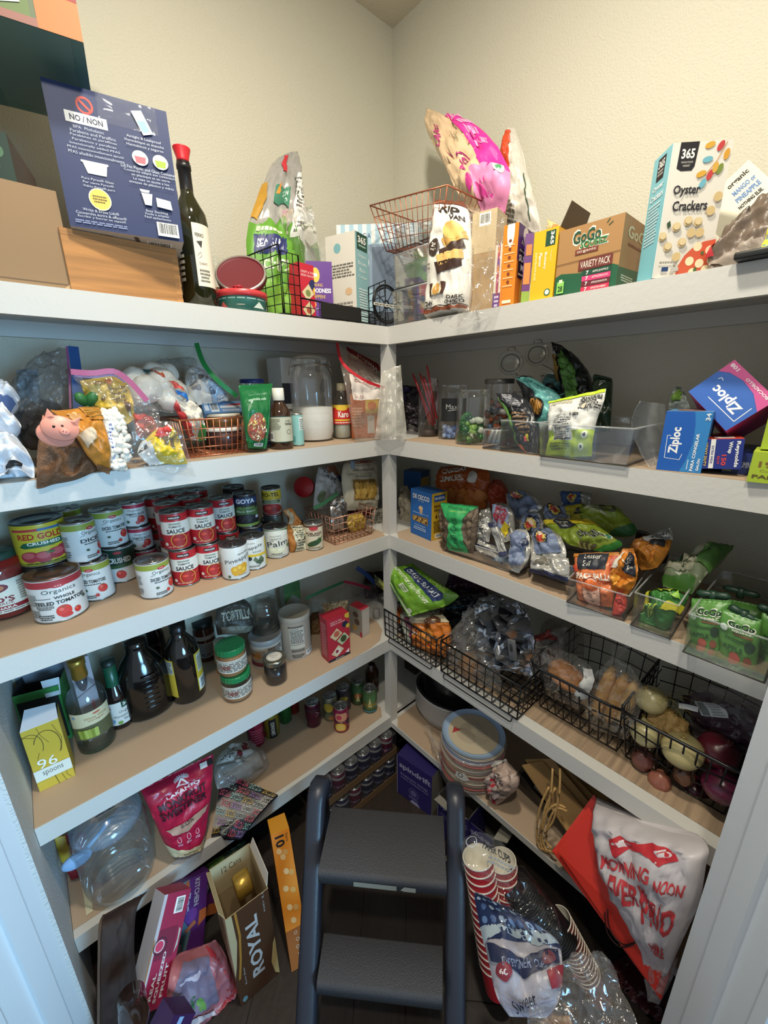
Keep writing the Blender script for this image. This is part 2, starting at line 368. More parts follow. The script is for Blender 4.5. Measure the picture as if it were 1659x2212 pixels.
# ---------------------------------------------------------------- bags
SURF={}
def cat_rom(P,t):
 n=len(P)-1;x=min(max(t,0),1)*n;i=min(int(x),n-1);f=x-i
 p0,p1,p2,p3=P[max(i-1,0)],P[i],P[i+1],P[min(i+2,n)]
 return 0.5*((2*p1)+(p2-p0)*f+(2*p0-5*p1+4*p2-p3)*f*f+(3*p1-p0-3*p2+p3)*f**3)
def bag(name,label,rows,t,m,items=(),cat='bag',group=None,back=None,nu=26,nv=34,crump=.10,seam=(.05,.05),seed=0,bn='bag_body',facet=False,base=None,round_=.55,parent=None,part_name=None,cf=None,two=True,push=.5,fs=9,clampz=None,clampw=.006):
 """rows bottom to top: (left point, right point) in the world; t thickness; front sheet bulges towards the viewer"""
 Ls=[r[0]for r in rows];Rs=[r[1]for r in rows]
 O=(Ls[0]+Rs[0])/2;nrm=None
 mid=(cat_rom(Ls,.5)+cat_rom(Rs,.5))/2;ax=(cat_rom(Rs,.5)-cat_rom(Ls,.5)).cross(cat_rom(Ls,.9)-cat_rom(Ls,.1))
 if ax.dot(CP-mid)<0:ax=-ax
 nrm=ax.normalized();wd=(cat_rom(Rs,.5)-cat_rom(Ls,.5)).length
 F=[];B=[]
 for j in range(nv+1):
  v=j/nv;a,b=cat_rom(Ls,v),cat_rom(Rs,v);fv=1.0
  s0,s1=seam
  pv=min(1,max(0,(v-s0)/.25))if s0>=0 else 1;pw=min(1,max(0,(1-v-s1)/.25))if s1>=0 else 1
  fv=(math.sin(pv*math.pi/2)**.7 if pv<1 else 1)*(math.sin(pw*math.pi/2)**.7 if pw<1 else 1);rf=[];rb=[]
  for i in range(nu+1):
   u=i/nu;p=a.lerp(b,u);e=(max(0,1-abs(2*u-1)**3.2))**round_
   q=V((p.x*fs+seed*7.3,p.y*fs,p.z*fs));nz=noise.noise(q*1.6)*.5-abs(noise.noise(q*2.9))*1.15+.25-abs(noise.noise(q*6.1))*.55-abs(noise.noise(q*12.5))*.3+.12
   k=e*fv;g=t*k*(push*.8+crump*nz*2.6)+t*crump*nz*.5*(1-k)+.0012*math.sin(u*46+5*nz)*max(0,1-min(v,1-v)*7)
   g2=t*k*(1-push)*(1+crump*noise.noise(q*2.5+V((9,3,1))))
   jt=crump*.015*noise.noise(q*4+V((3,3,3)))
   P=p+nrm*g+V((0,0,jt));Q=p-nrm*(g2+.0006)+V((0,0,jt));ins=0<i<nu and 0<j<nv
   for X in(P,Q):
    if clampz is not None and X.z<clampz:X.z=clampz+.0005*i/nu
    if X.y>-clampw:X.y=-clampw
    if X.x>-clampw:X.x=-clampw
   rf.append(P);rb.append(Q)
  F.append(rf);B.append(rb)
 M=Matrix.Translation(O)
 if parent is None:t_=thing(name,label,cat,M,group)
 else:t_=parent;M=parent.matrix_world.copy()
 Mi=M.inverted();F=[[Mi@p for p in r]for r in F];B=[[Mi@p for p in r]for r in B]
 mb=MB();J_=nv//2;flip=(F[J_][nu]-F[J_][0]).cross(F[nv][nu//2]-F[0][nu//2]).dot(nrm)<0
 mb.grid(F,m,colf=cf,flip=flip,smooth=not facet)
 if two:
  mb.grid(B,back or m,flip=not flip)
  k=len(mb.v)//2;N1=nu+1;edge=[(i,i+1)for i in range(nu)]+[(nv*N1+i+1,nv*N1+i)for i in range(nu)]+[((j+1)*N1,j*N1)for j in range(nv)]+[(j*N1+nu,(j+1)*N1+nu)for j in range(nv)]
  for a,b in edge:mb.f.append([a,a+k,b+k,b]if not flip else[b,b+k,a+k,a]);mb.m.append(mb.mi(m));mb.s.append(True)
 mb.obj(part_name or bn,t_)
 S=Surf(F)
 if flip:S.N=[[-x for x in r]for r in S.N]
 if items:prints(S,items,t_,base=base or .0007+.009*crump)
 SURF[t_.name]=S
 return t_
def RW(k,rows):
 return[(pt(r[0],r[1],k,r[4]),pt(r[2],r[3],k,r[5]if len(r)>5 else r[4]))for r in rows]
def pbag(name,label,k,rows,t,m,items=(),**kw):
 return bag(name,label,RW(k,rows),t,m if not isinstance(m,str)else mat(m,.35,bump=.25,bs=50),items,**kw)
def strip(parent,pts,w_,th,m,name='zipper_strip'):
 Mi=parent.matrix_world.inverted();mb=MB();n=len(pts);L_=[]
 for i,p in enumerate(pts):
  a=pts[max(i-1,0)];b=pts[min(i+1,n-1)];t=(b-a).normalized();nn=(CP-p).normalized();s_=t.cross(nn).normalized()
  L_.append([Mi@(p+s_*w_/2+nn*th),Mi@(p-s_*w_/2+nn*th),Mi@(p-s_*w_/2-nn*th),Mi@(p+s_*w_/2-nn*th)])
 vs=[v for l in L_ for v in l];fs=[(i*4+j,i*4+(j+1)%4,i*4+4+(j+1)%4,i*4+4+j)for i in range(n-1)for j in range(4)]+[(3,2,1,0),tuple((n-1)*4+j for j in range(4))]
 mb.add(vs,fs,m,False);return mb.obj(name,parent)
def smooth(pts,n=14):return[cat_rom(pts,i/n)for i in range(n+1)]
def basket(name,label,BL,BR,h,dep,col,nx=8,ny=5,nz=4,fl=0.0,r=.0018,rr=.0034,metal=.6,group=None,hf=None,fn=None,floor_=True,tilt=None,hb=None,cat='basket',mesh=True):
 x=BR-BL;W=x.length;x.normalize();y=V((0,0,1)).cross(x)
 if y.dot(BL-CP)<0:y=-y
 M=frame(BL+x*W/2+y*dep/2,x,V((0,0,1)))
 if M.col[1].to_3d().dot(y)<0:M=Matrix.Translation(M.translation)@Matrix((x,y,V((0,0,1)))).transposed().to_4x4()
 if tilt:M=M@tilt
 t=thing(name,label,cat,M,group);m=mat(col,.35,metal);a,b=W/2,dep/2;hf=hf or h;hb=hb or h
 top=lambda sx,sy:V((sx*(a+fl),sy*(b+fl),hf if sy<0 else hb));bot=lambda sx,sy:V((sx*a,sy*b,.002+r))
 cs=((-1,-1),(1,-1),(1,1),(-1,1));mb=MB();mb.tube([top(*c)for c in cs],rr,m,6,True);mb.obj('rim',t)
 mb=MB();mb.tube([bot(*c)for c in cs],rr*.8,m,6,True)
 for c in cs:mb.tube([bot(*c),top(*c)],rr*.8,m,6)
 mb.obj('frame_wire',t)
 for i in range(4):
  p0,p1=bot(*cs[i]),bot(*cs[(i+1)%4]);q0,q1=top(*cs[i]),top(*cs[(i+1)%4]);k=nx if i%2==0 else ny;mb=MB()
  for j in range(1,k):mb.tube([p0.lerp(p1,j/k),q0.lerp(q1,j/k)],r,m,5)
  for j in range(1,nz):mb.tube([p0.lerp(q0,j/nz),p1.lerp(q1,j/nz)],r,m,5)
  o=mb.obj('side_grid',t)
 if floor_:
  mb=MB()
  for j in range(1,nx):mb.tube([bot(-1,-1).lerp(bot(1,-1),j/nx),bot(-1,1).lerp(bot(1,1),j/nx)],r,m,5)
  for j in range(1,ny):mb.tube([bot(-1,-1).lerp(bot(-1,1),j/ny),bot(1,-1).lerp(bot(1,1),j/ny)],r,m,5)
  mb.obj('bottom_grid',t)
 return t
def acrylic(name,label,BL,BR,h,dep,group=None,fl=.006,th=.002,m=None,hf=None,cat='bin',handle=False,up_=None):
 x=BR-BL;W=x.length;x.normalize();z=V((0,0,1));y=z.cross(x)
 if y.dot(BL-CP)<0:y=-y
 M=Matrix.Translation(BL+x*W/2+y*dep/2)@Matrix((x,y,z)).transposed().to_4x4()
 t=thing(name,label,cat,M,group);m=m or GLASS('d8dcdc');a,b=W/2,dep/2;hf=hf or h;mb=MB()
 def pan(p,q,r_,s_,n):
  n=n*th;mb.add([p,q,r_,s_,p+n,q+n,r_+n,s_+n],[(0,1,2,3),(7,6,5,4),(0,4,5,1),(1,5,6,2),(2,6,7,3),(3,7,4,0)],m)
 e=.001;A,B_,C_,D_=V((-a,-b,e)),V((a,-b,e)),V((a,b,e)),V((-a,b,e));tA,tB,tC,tD=V((-a-fl,-b-fl,hf)),V((a+fl,-b-fl,hf)),V((a+fl,b+fl,h)),V((-a-fl,b+fl,h))
 pan(A,B_,C_,D_,V((0,0,1)));mb.obj('bin_base',t)
 mb=MB();pan(A,B_,tB,tA,V((0,1,0)));mb.obj('front_panel',t)
 mb=MB();pan(B_,C_,tC,tB,V((-1,0,0)));mb.obj('side_panel',t);mb=MB();pan(D_,A,tA,tD,V((1,0,0)));mb.obj('side_panel',t)
 mb=MB();pan(C_,D_,tD,tC,V((0,-1,0)));mb.obj('back_panel',t)
 mb=MB();em=mat('dfe4e4',.12,.0,kind='haze');mb.tube([tA,tB,tC,tD],.0022,em,6,True);mb.obj('bin_rim',t);mb=MB();mb.tube([A+V((0,0,.002)),B_+V((0,0,.002)),C_+V((0,0,.002)),D_+V((0,0,.002))],.002,mat('4a4642',.3),6,True)  # pale hazy rim colour paints in the bright edge highlights
 if handle:
  k=W*.3;mb.tube([V((k*math.cos(q),-b-fl*.6,hf*.72+hf*.16*math.sin(q)))for q in[i*math.pi/8 for i in range(16)]],.0016,em,5,True)
 mb.obj('bin_edge',t)
 return t
def zmul(*a):return a
def col(px,k,d,z):
 lo,hi=-600.0,3200.0
 for _ in range(40):
  m=(lo+hi)/2
  if pt(px,m,k,d).z>z:lo=m
  else:hi=m
 p=pt(px,lo,k,d);p.z=z;return p
def hz(P,py):
 lo,hi=0.0,1.0
 for _ in range(30):
  m=(lo+hi)/2
  if proj(P+V((0,0,m)))[1]>py:lo=m
  else:hi=m
 return lo
def boxk(name,label,k,a,b,ytop,z,dep,cols,**kw):
 BL,BR=col(a[0],k,a[1],z),col(b[0],k,b[1],z);h=kw.pop('hh',None)or hz(BL,ytop)
 return carton(name,label,BL,BR,BL+V((0,0,h)),dep,cols,**kw)
def cylk(x0,x1,k,d,z,yt,h=None):
 c,r=fitr(x0,x1,lambda cx,r_:col(cx,k,d,z));return c,r,h or hz(c,yt)
def boxp(name,label,BL,BR,TL,dep,cols,**kw):return carton(name,label,BL,BR,TL,dep,cols,lean=True,**kw)
def plate(parent,pts,m,name,th=.001):
 Mi=parent.matrix_world.inverted();q=[Mi@p for p in pts];n=(q[1]-q[0]).cross(q[2]-q[0]).normalized()*th;k=len(q);mb=MB()
 mb.add(q+[p+n for p in q],[tuple(range(k))[::-1],tuple(range(k,2*k))]+[(i,(i+1)%k,k+(i+1)%k,k+i)for i in range(k)],m);return mb.obj(name,parent)
def mobj(mb,name,parent):return mb.obj(name,parent)
def lump(name,label,c,rx,ry,rz,m,amp=.12,fq=14,seed=0,cat='bag',group=None,parent=None,pn='body',sub=4,flat=True,M=None,rot=None):
 bm=bmesh.new();bmesh.ops.create_icosphere(bm,subdivisions=sub,radius=1);mb=MB();vs=[]
 for v in bm.verts:
  n=v.co;k=1+amp*(noise.noise(n*fq*.12+V((seed,0,0)))+.8*abs(noise.noise(n*fq*.3+V((0,seed,0))))-.2+.3*noise.noise(n*fq*.7))
  p=V((n.x*rx*k,n.y*ry*k,n.z*rz*k))
  if rot:p=rot@p
  if flat and p.z<-rz*.8:p.z=-rz*.8
  vs.append(p)
 mb.add(vs,[[v.index for v in f.verts]for f in bm.faces],m,True);bm.free()
 if parent is None:t=thing(name,label,cat,Matrix.Translation(c),group);mb.obj(pn,t);return t
 mb.v=[v+c for v in mb.v];mb.v=[parent.matrix_world.inverted()@v for v in mb.v];mb.obj(pn,parent);return parent
 # ================================================================ the room
ZC=3.0497;XL,YR=-1.56,-1.62
wallm=mat('d0ccba',.75,bump=.55,bs=200);whitem=mat('cac8c2',.4,bump=.12,bs=90);sidem=mat('c9c9c6',.7,bump=.9,bs=150)
def sbox(name,lo,hi,m):mb=MB();mb.box(lo,hi,m);return struct(mb.obj(name))
sbox('wall_left',(-2.6,0,-.02),(.1,.1,ZC+.1),wallm)
sbox('wall_right',(0,-2.6,-.02),(.1,0,ZC+.1),wallm)
sbox('ceiling',(-4,-4,ZC),(.1,.1,ZC+.1),mat('d3cbb8',.8,bump=.5,bs=100))
o=sbox('floor',(-4,-4,-.04),(.1,.1,-.004),mat('1d1611',.6))
pl=MB();pl.box((-.6,-.074,-.004),(.6,.074,0),mat('2a1f18',.55,kind='wood',bump=.2,bs=40));plo=pl.obj('plank',o);ang=math.radians(45)
first=True;rr=random.Random(4)
for i in range(-8,9):
 for j in range(-1,3):
  q=plo if first else plo.copy()
  if not first:C.objects.link(q);q.parent=o
  first=False;u=j*1.205+(i%3)*.4-1.3;v_=-i*.15
  q.location=(-1.0+(u)*math.cos(ang)-(v_)*math.sin(ang)*1.0+.0,-1.0+u*math.sin(ang)+v_*math.cos(ang),rr.uniform(0,.0006));q.rotation_euler=(0,0,ang)
  # drop planks outside the room
for q in[c for c in o.children if not(-3<c.location.x<-.1 and-3<c.location.y<-.1)]:
 bpy.data.objects.remove(q)
sbox('wall_side',(XL-.1,-.505,-.004),(XL,0,ZC),sidem)
# door frames, left and right of the diagonal doorway
def jamb(k,E0,dx):
 d=V((-1,-1,0)).normalized();n=V((1,-1,0)).normalized()*dx;m=mat('d5dade',.35,bump=.08,bs=60)
 def slab(nm,a0,a1,t0,t1):
  p=[E0+d*a+n*t for a,t in((a0,t0),(a1,t0),(a1,t1),(a0,t1))];mb=MB()
  mb.add([V((q.x,q.y,zz))for zz in(0,2.2)for q in p],[(3,2,1,0),(4,5,6,7),(0,1,5,4),(1,2,6,5),(2,3,7,6),(3,0,4,7)],m);return struct(mb.obj(nm))
 slab('trim_%d'%k,0,.145,0,-.02)
 slab('trim_%d'%(k+1),.05,.09,0,.011)
 slab('trim_%d'%(k+2),.145,.165,-.08,.008)
jamb(1,V((-1.56,-.497,0)),1)
jamb(4,V((-.560,-1.4965,0)),-1)
sbox('wall_near',(-.56,YR,-.004),(0,-1.51,ZC),sidem)
# shelves: boards, face trims, wall cleats
AP=.0557
def shelf(i,z,words,rz=None,rap=AP):
 t=thing('pantry_shelf',words,'shelf',Matrix.Translation((-.2,-.2,z-.019)));T_=V((.2,.2,0));rz=z if rz is None else rz
 dz=rz-z
 def bx(nm,lo,hi,m=whitem):mb=MB();mb.box(V(lo)+T_,V(hi)+T_,m);return mb.obj(nm,t)
 bx('left_board',(XL+.001,-D+.018,0),(-.001,-.001,.0185));bx('right_board',(-D+.018,-1.508,dz),(-.001,-D+.0179,dz+.0185))
 bx('left_face_trim',(XL+.001,-D,.019-AP),(-D+.0005,-D+.0178,.019));
 bx('right_face_trim',(-D,-1.508,dz+.019-rap),(-D+.0178,-D-.0002,dz+.019))
 bx('left_cleat',(XL+.001,-.021,-.04),(-.001,-.001,-.0005));bx('right_cleat',(-.021,-1.508,dz-.04),(-.001,-.0215,dz-.0005))
 return t
shelf(1,Z1,'top white corner shelf carrying boxes, bottles and bags');shelf(2,Z2,'second white corner shelf from the top, with baking bags')
shelf(3,Z3,'third white corner shelf from the top, with tomato cans');shelf(4,Z4,'fourth white corner shelf from the top, with wire baskets at right')
shelf(5,Z5,'lowest white corner shelf above the floor',Z6,.026)
t=thing('corner_post','white square wooden post joining all the shelves at the inner corner','post',Matrix.Translation((-.38,-.38,Z5-AP)))
mb=MB();h=Z1-Z5+AP-.0195;a=-.0208
mb.box((a,a,0),(.018,a+.019,h),whitem);mb.box((a,a+.019,0),(a+.019,.018,h),whitem);mb.obj('post_face',t)
mb=MB();mb.box((-.0015,-.0015,.01),(.034,.034,h-.04),whitem);mb.obj('post_core',t)
# brown board liners lying on the shelves
def liner(label,pts,z,col='b39b82',name='shelf_liner',th=.0016,**k):
 mb=MB();n=len(pts);vs=[V((x,y,z+.0004))for x,y in pts]+[V((x,y,z+th))for x,y in pts]
 c=sum((V(v)for v in vs),V())/len(vs);c.z=z;vs=[v-c for v in vs]
 ar=sum(pts[i][0]*pts[(i+1)%n][1]-pts[(i+1)%n][0]*pts[i][1]for i in range(n))
 fs=[tuple(range(n))[::-1],tuple(range(n,2*n))]+[(i,(i+1)%n,n+(i+1)%n,n+i)for i in range(n)]
 if ar<0:fs=[f[::-1]for f in fs]
 mb.add(vs,fs,mat(col,.6,**k));o=mb.obj(name);o.location=c;return tag(o,label,'shelf liner')
e=.006
liner('brown cardboard liner on the left run of the second shelf',[(-1.55,-.397),(-.43,-.397),(-.41,-.02),(-1.55,-.02)],Z2)
liner('brown cardboard liner on the right run of the second shelf',[(-.396,-.47),(-.398,-1.5),(-.02,-1.5),(-.02,-.40)],Z2)
liner('brown cardboard liner under the tomato cans',[(-1.55,-.396),(-.42,-.396),(-.40,-.36),(-.40,-.02),(-1.55,-.02)],Z3)
liner('brown cardboard liner on the right run of the third shelf',[(-.36,-.40),(-.397,-.45),(-.398,-1.5),(-.02,-1.5),(-.02,-.40)],Z3)
liner('brown cardboard liner bottle shelf, its curled corner reaching the post',[(-1.559,-.398),(-.72,-.398),(-.60,-.40),(-.50,-.395),(-.44,-.38),(-.385,-.33),(-.36,-.27),(-.36,-.02),(-1.559,-.02)],Z4)
liner('grey wood-grain vinyl under the black wire baskets',[(-.362,-.40),(-.362,-1.5),(-.02,-1.5),(-.02,-.40)],Z4,'a48c72',kind='wood')
liner('brown cardboard liner on the left run of the lowest shelf',[(-1.559,-.374),(-1.4,-.376),(-.8,-.385),(-.43,-.372),(-.40,-.33),(-.40,-.02),(-1.559,-.02)],Z5)
liner('brown cardboard liner under the party plates',[(-.36,-.40),(-.397,-.44),(-.397,-1.5),(-.02,-1.5),(-.02,-.40)],Z6)
# ================================================================ TOP SHELF
z=Z1+.0012
cb=mat('a5825a',.65,bump=.15,bs=30)
t=carton('cardboard_box','plain brown cardboard box at the left end of the top shelf',V((-1.535,-.385,z)),col(165,'L',.385,z),V((-1.535,-.385,z+.172)),.35,dict(f='8f7250',rough=.65),fr=[RC(0,0,1,.03,'93734b'),LN([(0,.05),(.96,.05)],.006,'6d5234'),PG([(.93,0),(1,0),(1,.07),(.97,.06)],'c29c6d')])
boxk('produce_box','small dark green printed produce box on the brown cardboard box','L',(-70,.28),(45,.30),262,Z1+.175,.2,dict(f='2c4a3c',t='24392f',r='5b2f35'),fr=[EL(.55,.5,.2,.16,'4d7a5c'),EL(.75,.7,.12,.1,'6f9a72'),SM(.5,.05,.92,.25,3,'a9b8a4'),BC(.55,.04,.78,.14)])
t=thing('wooden_crate','small orange-brown wooden crate with finger joints under the navy box','crate',Matrix.Translation(col(285,'L',.392,z)+V((0,.1575,0))))
wd=mat('b47c40',.5,kind='wood',bump=.1);wd2=mat('c4894a',.5,kind='wood');W2,D2,H2=.107,.157,.098
for nm,lo,hi in(('front_board',(-W2,-D2,0),(W2,-D2+.012,H2)),('back_board',(-W2,D2-.012,0),(W2,D2,H2)),('left_board',(-W2,-D2+.0122,0),(-W2+.012,D2-.0122,H2)),('right_board',(W2-.012,-D2+.0122,0),(W2,D2-.0122,H2)),('lid_board',(-W2,-D2,H2+.0004),(W2,D2,H2+.012))):
 mb=MB();mb.box(lo,hi,wd);mb.obj(nm,t)
for i in range(6):mb=MB();mb.box((W2-.012,-D2-.0004,i*.0165),(W2+.0004,-D2+.012,i*.0165+.008),wd2);mb.obj('finger_joint',t)
nb=[RC(0,0,1,1,'1b2c5a'),RC(.02,.0,.03,1,'1b2b55'),RING(.3,.885,.068,.068,.018,'c8453a'),LN([(.255,.92),(.345,.85)],.02,'c8453a'),RC(.13,.75,.46,.825,'f0efe9'),TB('NO / NON',.295,.787,.26,.042,'202a48'),T('BPA  Phthalates',.3,.725,.24,.02,'b8c0d2')]+[T(s,.33,.695-i*.03,w_,.022,'b8c0d2')for i,(s,w_)in enumerate((('Parabens and Paraffins',.36),('Parabènes et paraffines',.37),('Parabenos y parafinas',.35),('Intentionally added PFAS',.4),('PFAS intentionnellement ajouté',.45),('PFAS añadido intencionalmente',.45)))]+[PG([(.2,.49),(.4,.49),(.38,.41),(.23,.41)],'d9dfe2'),RC(.19,.485,.41,.5,'f3f5f4'),T('Pure Pyrex® Glass',.3,.37,.26,.022,'c3cad8'),T('Pur verre Pyrex®',.3,.343,.25,.022,'c3cad8'),T('Vidrio Pyrex® puro',.3,.315,.26,.022,'c3cad8'),EL(.29,.23,.085,.085,'e3c65a'),RING(.29,.23,.093,.093,.008,'f0ead0'),SM(.23,.2,.35,.26,3,'6a5620'),T('Write & Erase Lids®',.28,.14,.3,.022,'c3cad8'),T('Couvercles écrire & effacer®',.28,.112,.42,.022,'c3cad8'),T('Escribir y borrar en tapas®',.28,.084,.4,.022,'c3cad8'),SM(.05,.03,.5,.06,2,'8792b4'),PG([(.68,.93),(.77,.95),(.85,.8),(.76,.775)],'dfe8ee'),PG([(.72,.87),(.79,.88),(.82,.81),(.76,.795)],'8fb4cf')]+[T(s,.76,.745-i*.03,w_,.024,'c3cad8')for i,(s,w_)in enumerate((('Airtight & Leakproof',.3),('Hermétique et étanche',.34),('Herméticos y seguros',.32)))]+[EL(.7,.6,.07,.055,'e6e9ea'),PG([(.65,.61),(.75,.61),(.74,.56),(.66,.56)],'d4646f'),EL(.88,.6,.07,.055,'e6e9ea'),PG([(.83,.61),(.93,.61),(.92,.56),(.84,.56)],'9fb73c')]+[T(s,.77,.52-i*.028,w_,.023,'c3cad8')for i,(s,w_)in enumerate((('Lid Fits Plastic and Glass Containers',.5),('Couvercle adapté aux conteneurs',.46),('en plastique et en verre',.34),('La tapa se ajusta a los',.32),('envases de plástico y vidrio',.4)))]+[PG([(.66,.34),(.76,.34),(.74,.25),(.68,.25)],'d9dfe0'),PG([(.65,.365),(.74,.365),(.73,.345),(.66,.345)],'f1f3f1'),PG([(.79,.32),(.92,.31),(.93,.24),(.79,.25)],'e7ebea'),T('Easy Stacking',.78,.205,.2,.022,'c3cad8'),T('Facile à empiler',.78,.18,.22,.022,'c3cad8'),T('Fácil apilamiento',.78,.155,.24,.022,'c3cad8'),BC(.76,.02,.96,.13),T('ITM. / ART. 1522156',.86,.122,.17,.013,'222222')]
zc=Z1+.1125
t=boxk('glassware_box','large navy blue storage-set box with NO / NON panel, standing on the wooden crate','L',(152,.405),(397,.445),165,zc,.20,dict(f='1b2c5a',rough=.6,r='d6d8da',l='16244a',t='22345f',d='d3cdc4'),fr=nb,rt=[RC(0,0,1,.2,'1f3160'),RC(0,.2,1,.3,'9fb8d4'),RC(0,.36,1,.42,'c88a8e')],bt=[SM(.05,.5,.35,.9,5,'8b8680'),LN([(.55,.95),(.62,.5)],.04,'4a4440'),BC(.65,.55,.9,.9)])
tz=max(v.co.z for v in t.children[0].data.vertices);mb=MB()
G=[[V((-.02+.10*i/10+.003*noise.noise(V((i,j,0))*.8),-.1012-.0006*abs(noise.noise(V((i*2.1,j*1.7,3)))),tz-.001-.045*j/6+.002*noise.noise(V((i,j,9))*.9)))for i in range(11)]for j in range(7)]
mb.grid(G,FILM('ffffff',.08));mb.obj('packing_tape',t)
tl=on(185,90,'z',Z1+.372)
t=boxp('fruit_carton','large green and orange lime carton stacked above the navy box, seen from below',V((-1.545,-.42,Z1+.372)),V((-1.176,-.492,Z1+.372)),V((-1.545,-.42,Z1+.62)),.27,dict(f='4c5a3a',r='c86a36',d='5d8a82',l='2a4a3a'),fr=[RC(.52,0,.82,1,'5a6e3c'),RC(.0,0,.84,.045,'8a5a50'),RC(.84,0,1,.2,'cf6c34'),RC(.84,0,1,1,'cf6c34'),RC(.84,.2,1,1,'b43a2a'),PG([(.85,.22),(.88,.34),(.91,.24),(.95,.38),(1,.3),(1,.2)],'8a2a26'),EL(.66,.5,.1,.16,'7f9a45'),EL(.55,.55,.06,.1,'99b04e'),TB('Lime',.715,.17,.15,.1,'dfe2cf'),LN([(.65,.1),(.72,.08),(.79,.11)],.01,'dfe2cf')],bt=[RC(.35,0,.6,1,'567f78'),RC(.6,.1,.95,1,'6a8f88')])  # underside teals lightened in colour to offset the weak light below
# wine bottle
def wine(c,r,h,label,extra,lab=True,cork=None):
 R=r;prof=[(R*.8,0),(R,.006),(R,h*.60),(R*.93,h*.67),(R*.62,h*.74),(R*.40,h*.79),(R*.37,h*.82),(R*.36,h*.955),(R*.40,h*.957),(R*.40,h*.985),(R*.36,h*.985),(R*.36,h)]
 ps=[('neck_capsule',[(R*.375,h*.82),(R*.372,h*.955),(R*.415,h*.957),(R*.415,h*.985),(R*.38,h*.988),(R*.38,h+.0008),(0.0001,h+.001)],mat('181416',.35))]
 if cork:ps.append(('stopper',[(R*.3,h+.0015),(R*.36,h+.004),(R*.34,h*1.02),(R*.5,h*1.085),(R*.5,h*1.09),(0.0001,h*1.09)],mat('c3202c',.4)))
 return vessel('wine_bottle',label,up(c,0),prof,mat('22220e',.06,spec=.8),ps,extra,cylsurf(R*1.0,h*.14,h*.58,95),base=.0007)
c,r,h=cylk(397,468,'L',.33,z,352)
wine(c,r,h,'dark green wine bottle with a red rubber stopper beside the wooden crate',[RC(.5,.02,.92,1,'e6dfc9'),TB('FERRO',.62,.82,.16,.06,'2a2522'),PG([(.55,.72),(.66,.74),(.63,.62)],'3c3a38'),LN([(.55,.5),(.6,.56),(.62,.5),(.57,.46)],.006,'6a6358'),T('CHIANTI',.63,.38,.15,.04,'6a3d34'),SM(.55,.08,.75,.3,4,'6e675c'),SM(.08,.08,.3,.9,9,'b9b3a0')],cork=True)
c,r,h=cylk(350,418,'L',.21,z,385)
wine(c,r,h,'second wine bottle with a white back label, behind the stoppered one',[RC(.3,.0,.85,.85,'d9d6cb'),SM(.35,.08,.8,.75,9,'77736a')])
def jar(name,label,c,r,h,glass='dfe8e4',fill=None,fh=.6,items=(),lidc=None,lidh=.016,neck=.86,group=None,lid_label=(),sh=.06,yaw=0,span=100,z0=.1,z1=.75,M=None,cat='jar',lidm=None,fm=None):
 prof=[(r*.85,0),(r,.006),(r,h*(1-sh-.1)),(r*.97,h*(1-sh-.05)),(r*neck,h*(1-sh)),(r*neck,h)]
 t=thing(name,label,cat,M or up(c,yaw),group);mb=MB();mb.lathe(prof,GLASS(glass),36,cap=False);mb.lathe([(0.0001,.001),(r*.85,.001)],GLASS(glass),36,cap=False)
 mb.lathe([(r*neck,h-.003),(r*neck+.0022,h-.0015),(r*neck,h)],GLASS(glass),36,cap=False);mb.obj('glass_body',t)
 if fill:mb=MB();q=r*.93;mb.lathe([(q*.88,.004),(q,.009),(q,h*fh),(0.0001,h*fh+.002)],fm or mat(fill,.5,bump=.3,bs=120),30);mb.obj('contents',t)
 if lidc:mb=MB();k=r*neck+.003;mb.lathe([(k,h-lidh*.7),(k+.0006,h-lidh*.6),(k+.0006,h+lidh*.25),(k-.002,h+lidh*.35),(0.0001,h+lidh*.35)],lidm or mat(lidc,.35),36);mb.obj('lid',t)
 if items:prints(cylsurf(lambda zz:r*1.0,h*z0,h*z1,span),items,t,base=.0008)
 if lidc and lid_label:prints(quad(V((-r,-r,h+lidh*.35)),V((r,-r,h+lidh*.35)),V((r,r,h+lidh*.35)),V((-r,r,h+lidh*.35))),lid_label,t,name='lid_sticker')
 return t
c,r,h=cylk(452,502,'L',.24,z,560);jar('glass_jar','empty clear glass jar standing behind the red and green tins',c,r,h,fill=None)
# tins
c,r,h=cylk(468,578,'L',.335,z,634)
t=vessel('cookie_tub','round green holiday tub with a bright red lid on the top shelf edge',up(c),[(r*.86,0),(r*.93,.003),(r*.95,h*.72)],mat('2c6558',.4),[('lid',[(r*.96,h*.68),(r,h*.7),(r,h*.98),(r*.97,h),(0.0001,h)],mat('c23a3c',.35))],[SM(.1,.75,.9,.95,1,'8db0a5'),PG([(.62,.1),(.78,.1),(.7,.65)],'c7d2c6'),PG([(.2,.1),(.32,.1),(.26,.6)],'b5534d'),EL(.48,.3,.05,.03,'c8b0a0'),PG([(.84,.1),(.93,.1),(.88,.55)],'9aa88f')],cylsurf(r*.94,.004,h*.66),cat='tub',bn='tub_body')
q=c+V((.01,.03,h+.002))
t=vessel('cookie_tin','open round tin lid with a dark red inside, leaning on the green tub',Matrix.Translation(q+V((0,-.02,.036)))@Matrix.Rotation(yawcam(q),4,'Z')@Matrix.Rotation(math.radians(52),4,'X')@Matrix.Rotation(math.radians(-8),4,'Y'),[(r*.95,0),(r,.002),(r,.018),(r*.93,.0185),(r*.92,.0145),(r*.88,.014),(0.0001,.0139)],mat('64161f',.5),[('rolled_rim',[(r*.93,.0186),(r*1.0,.0188),(r*1.02,.0165),(r*1.0,.0135)],mat('c9c5bb',.25,.8))],cat='tin',bn='tin_body')
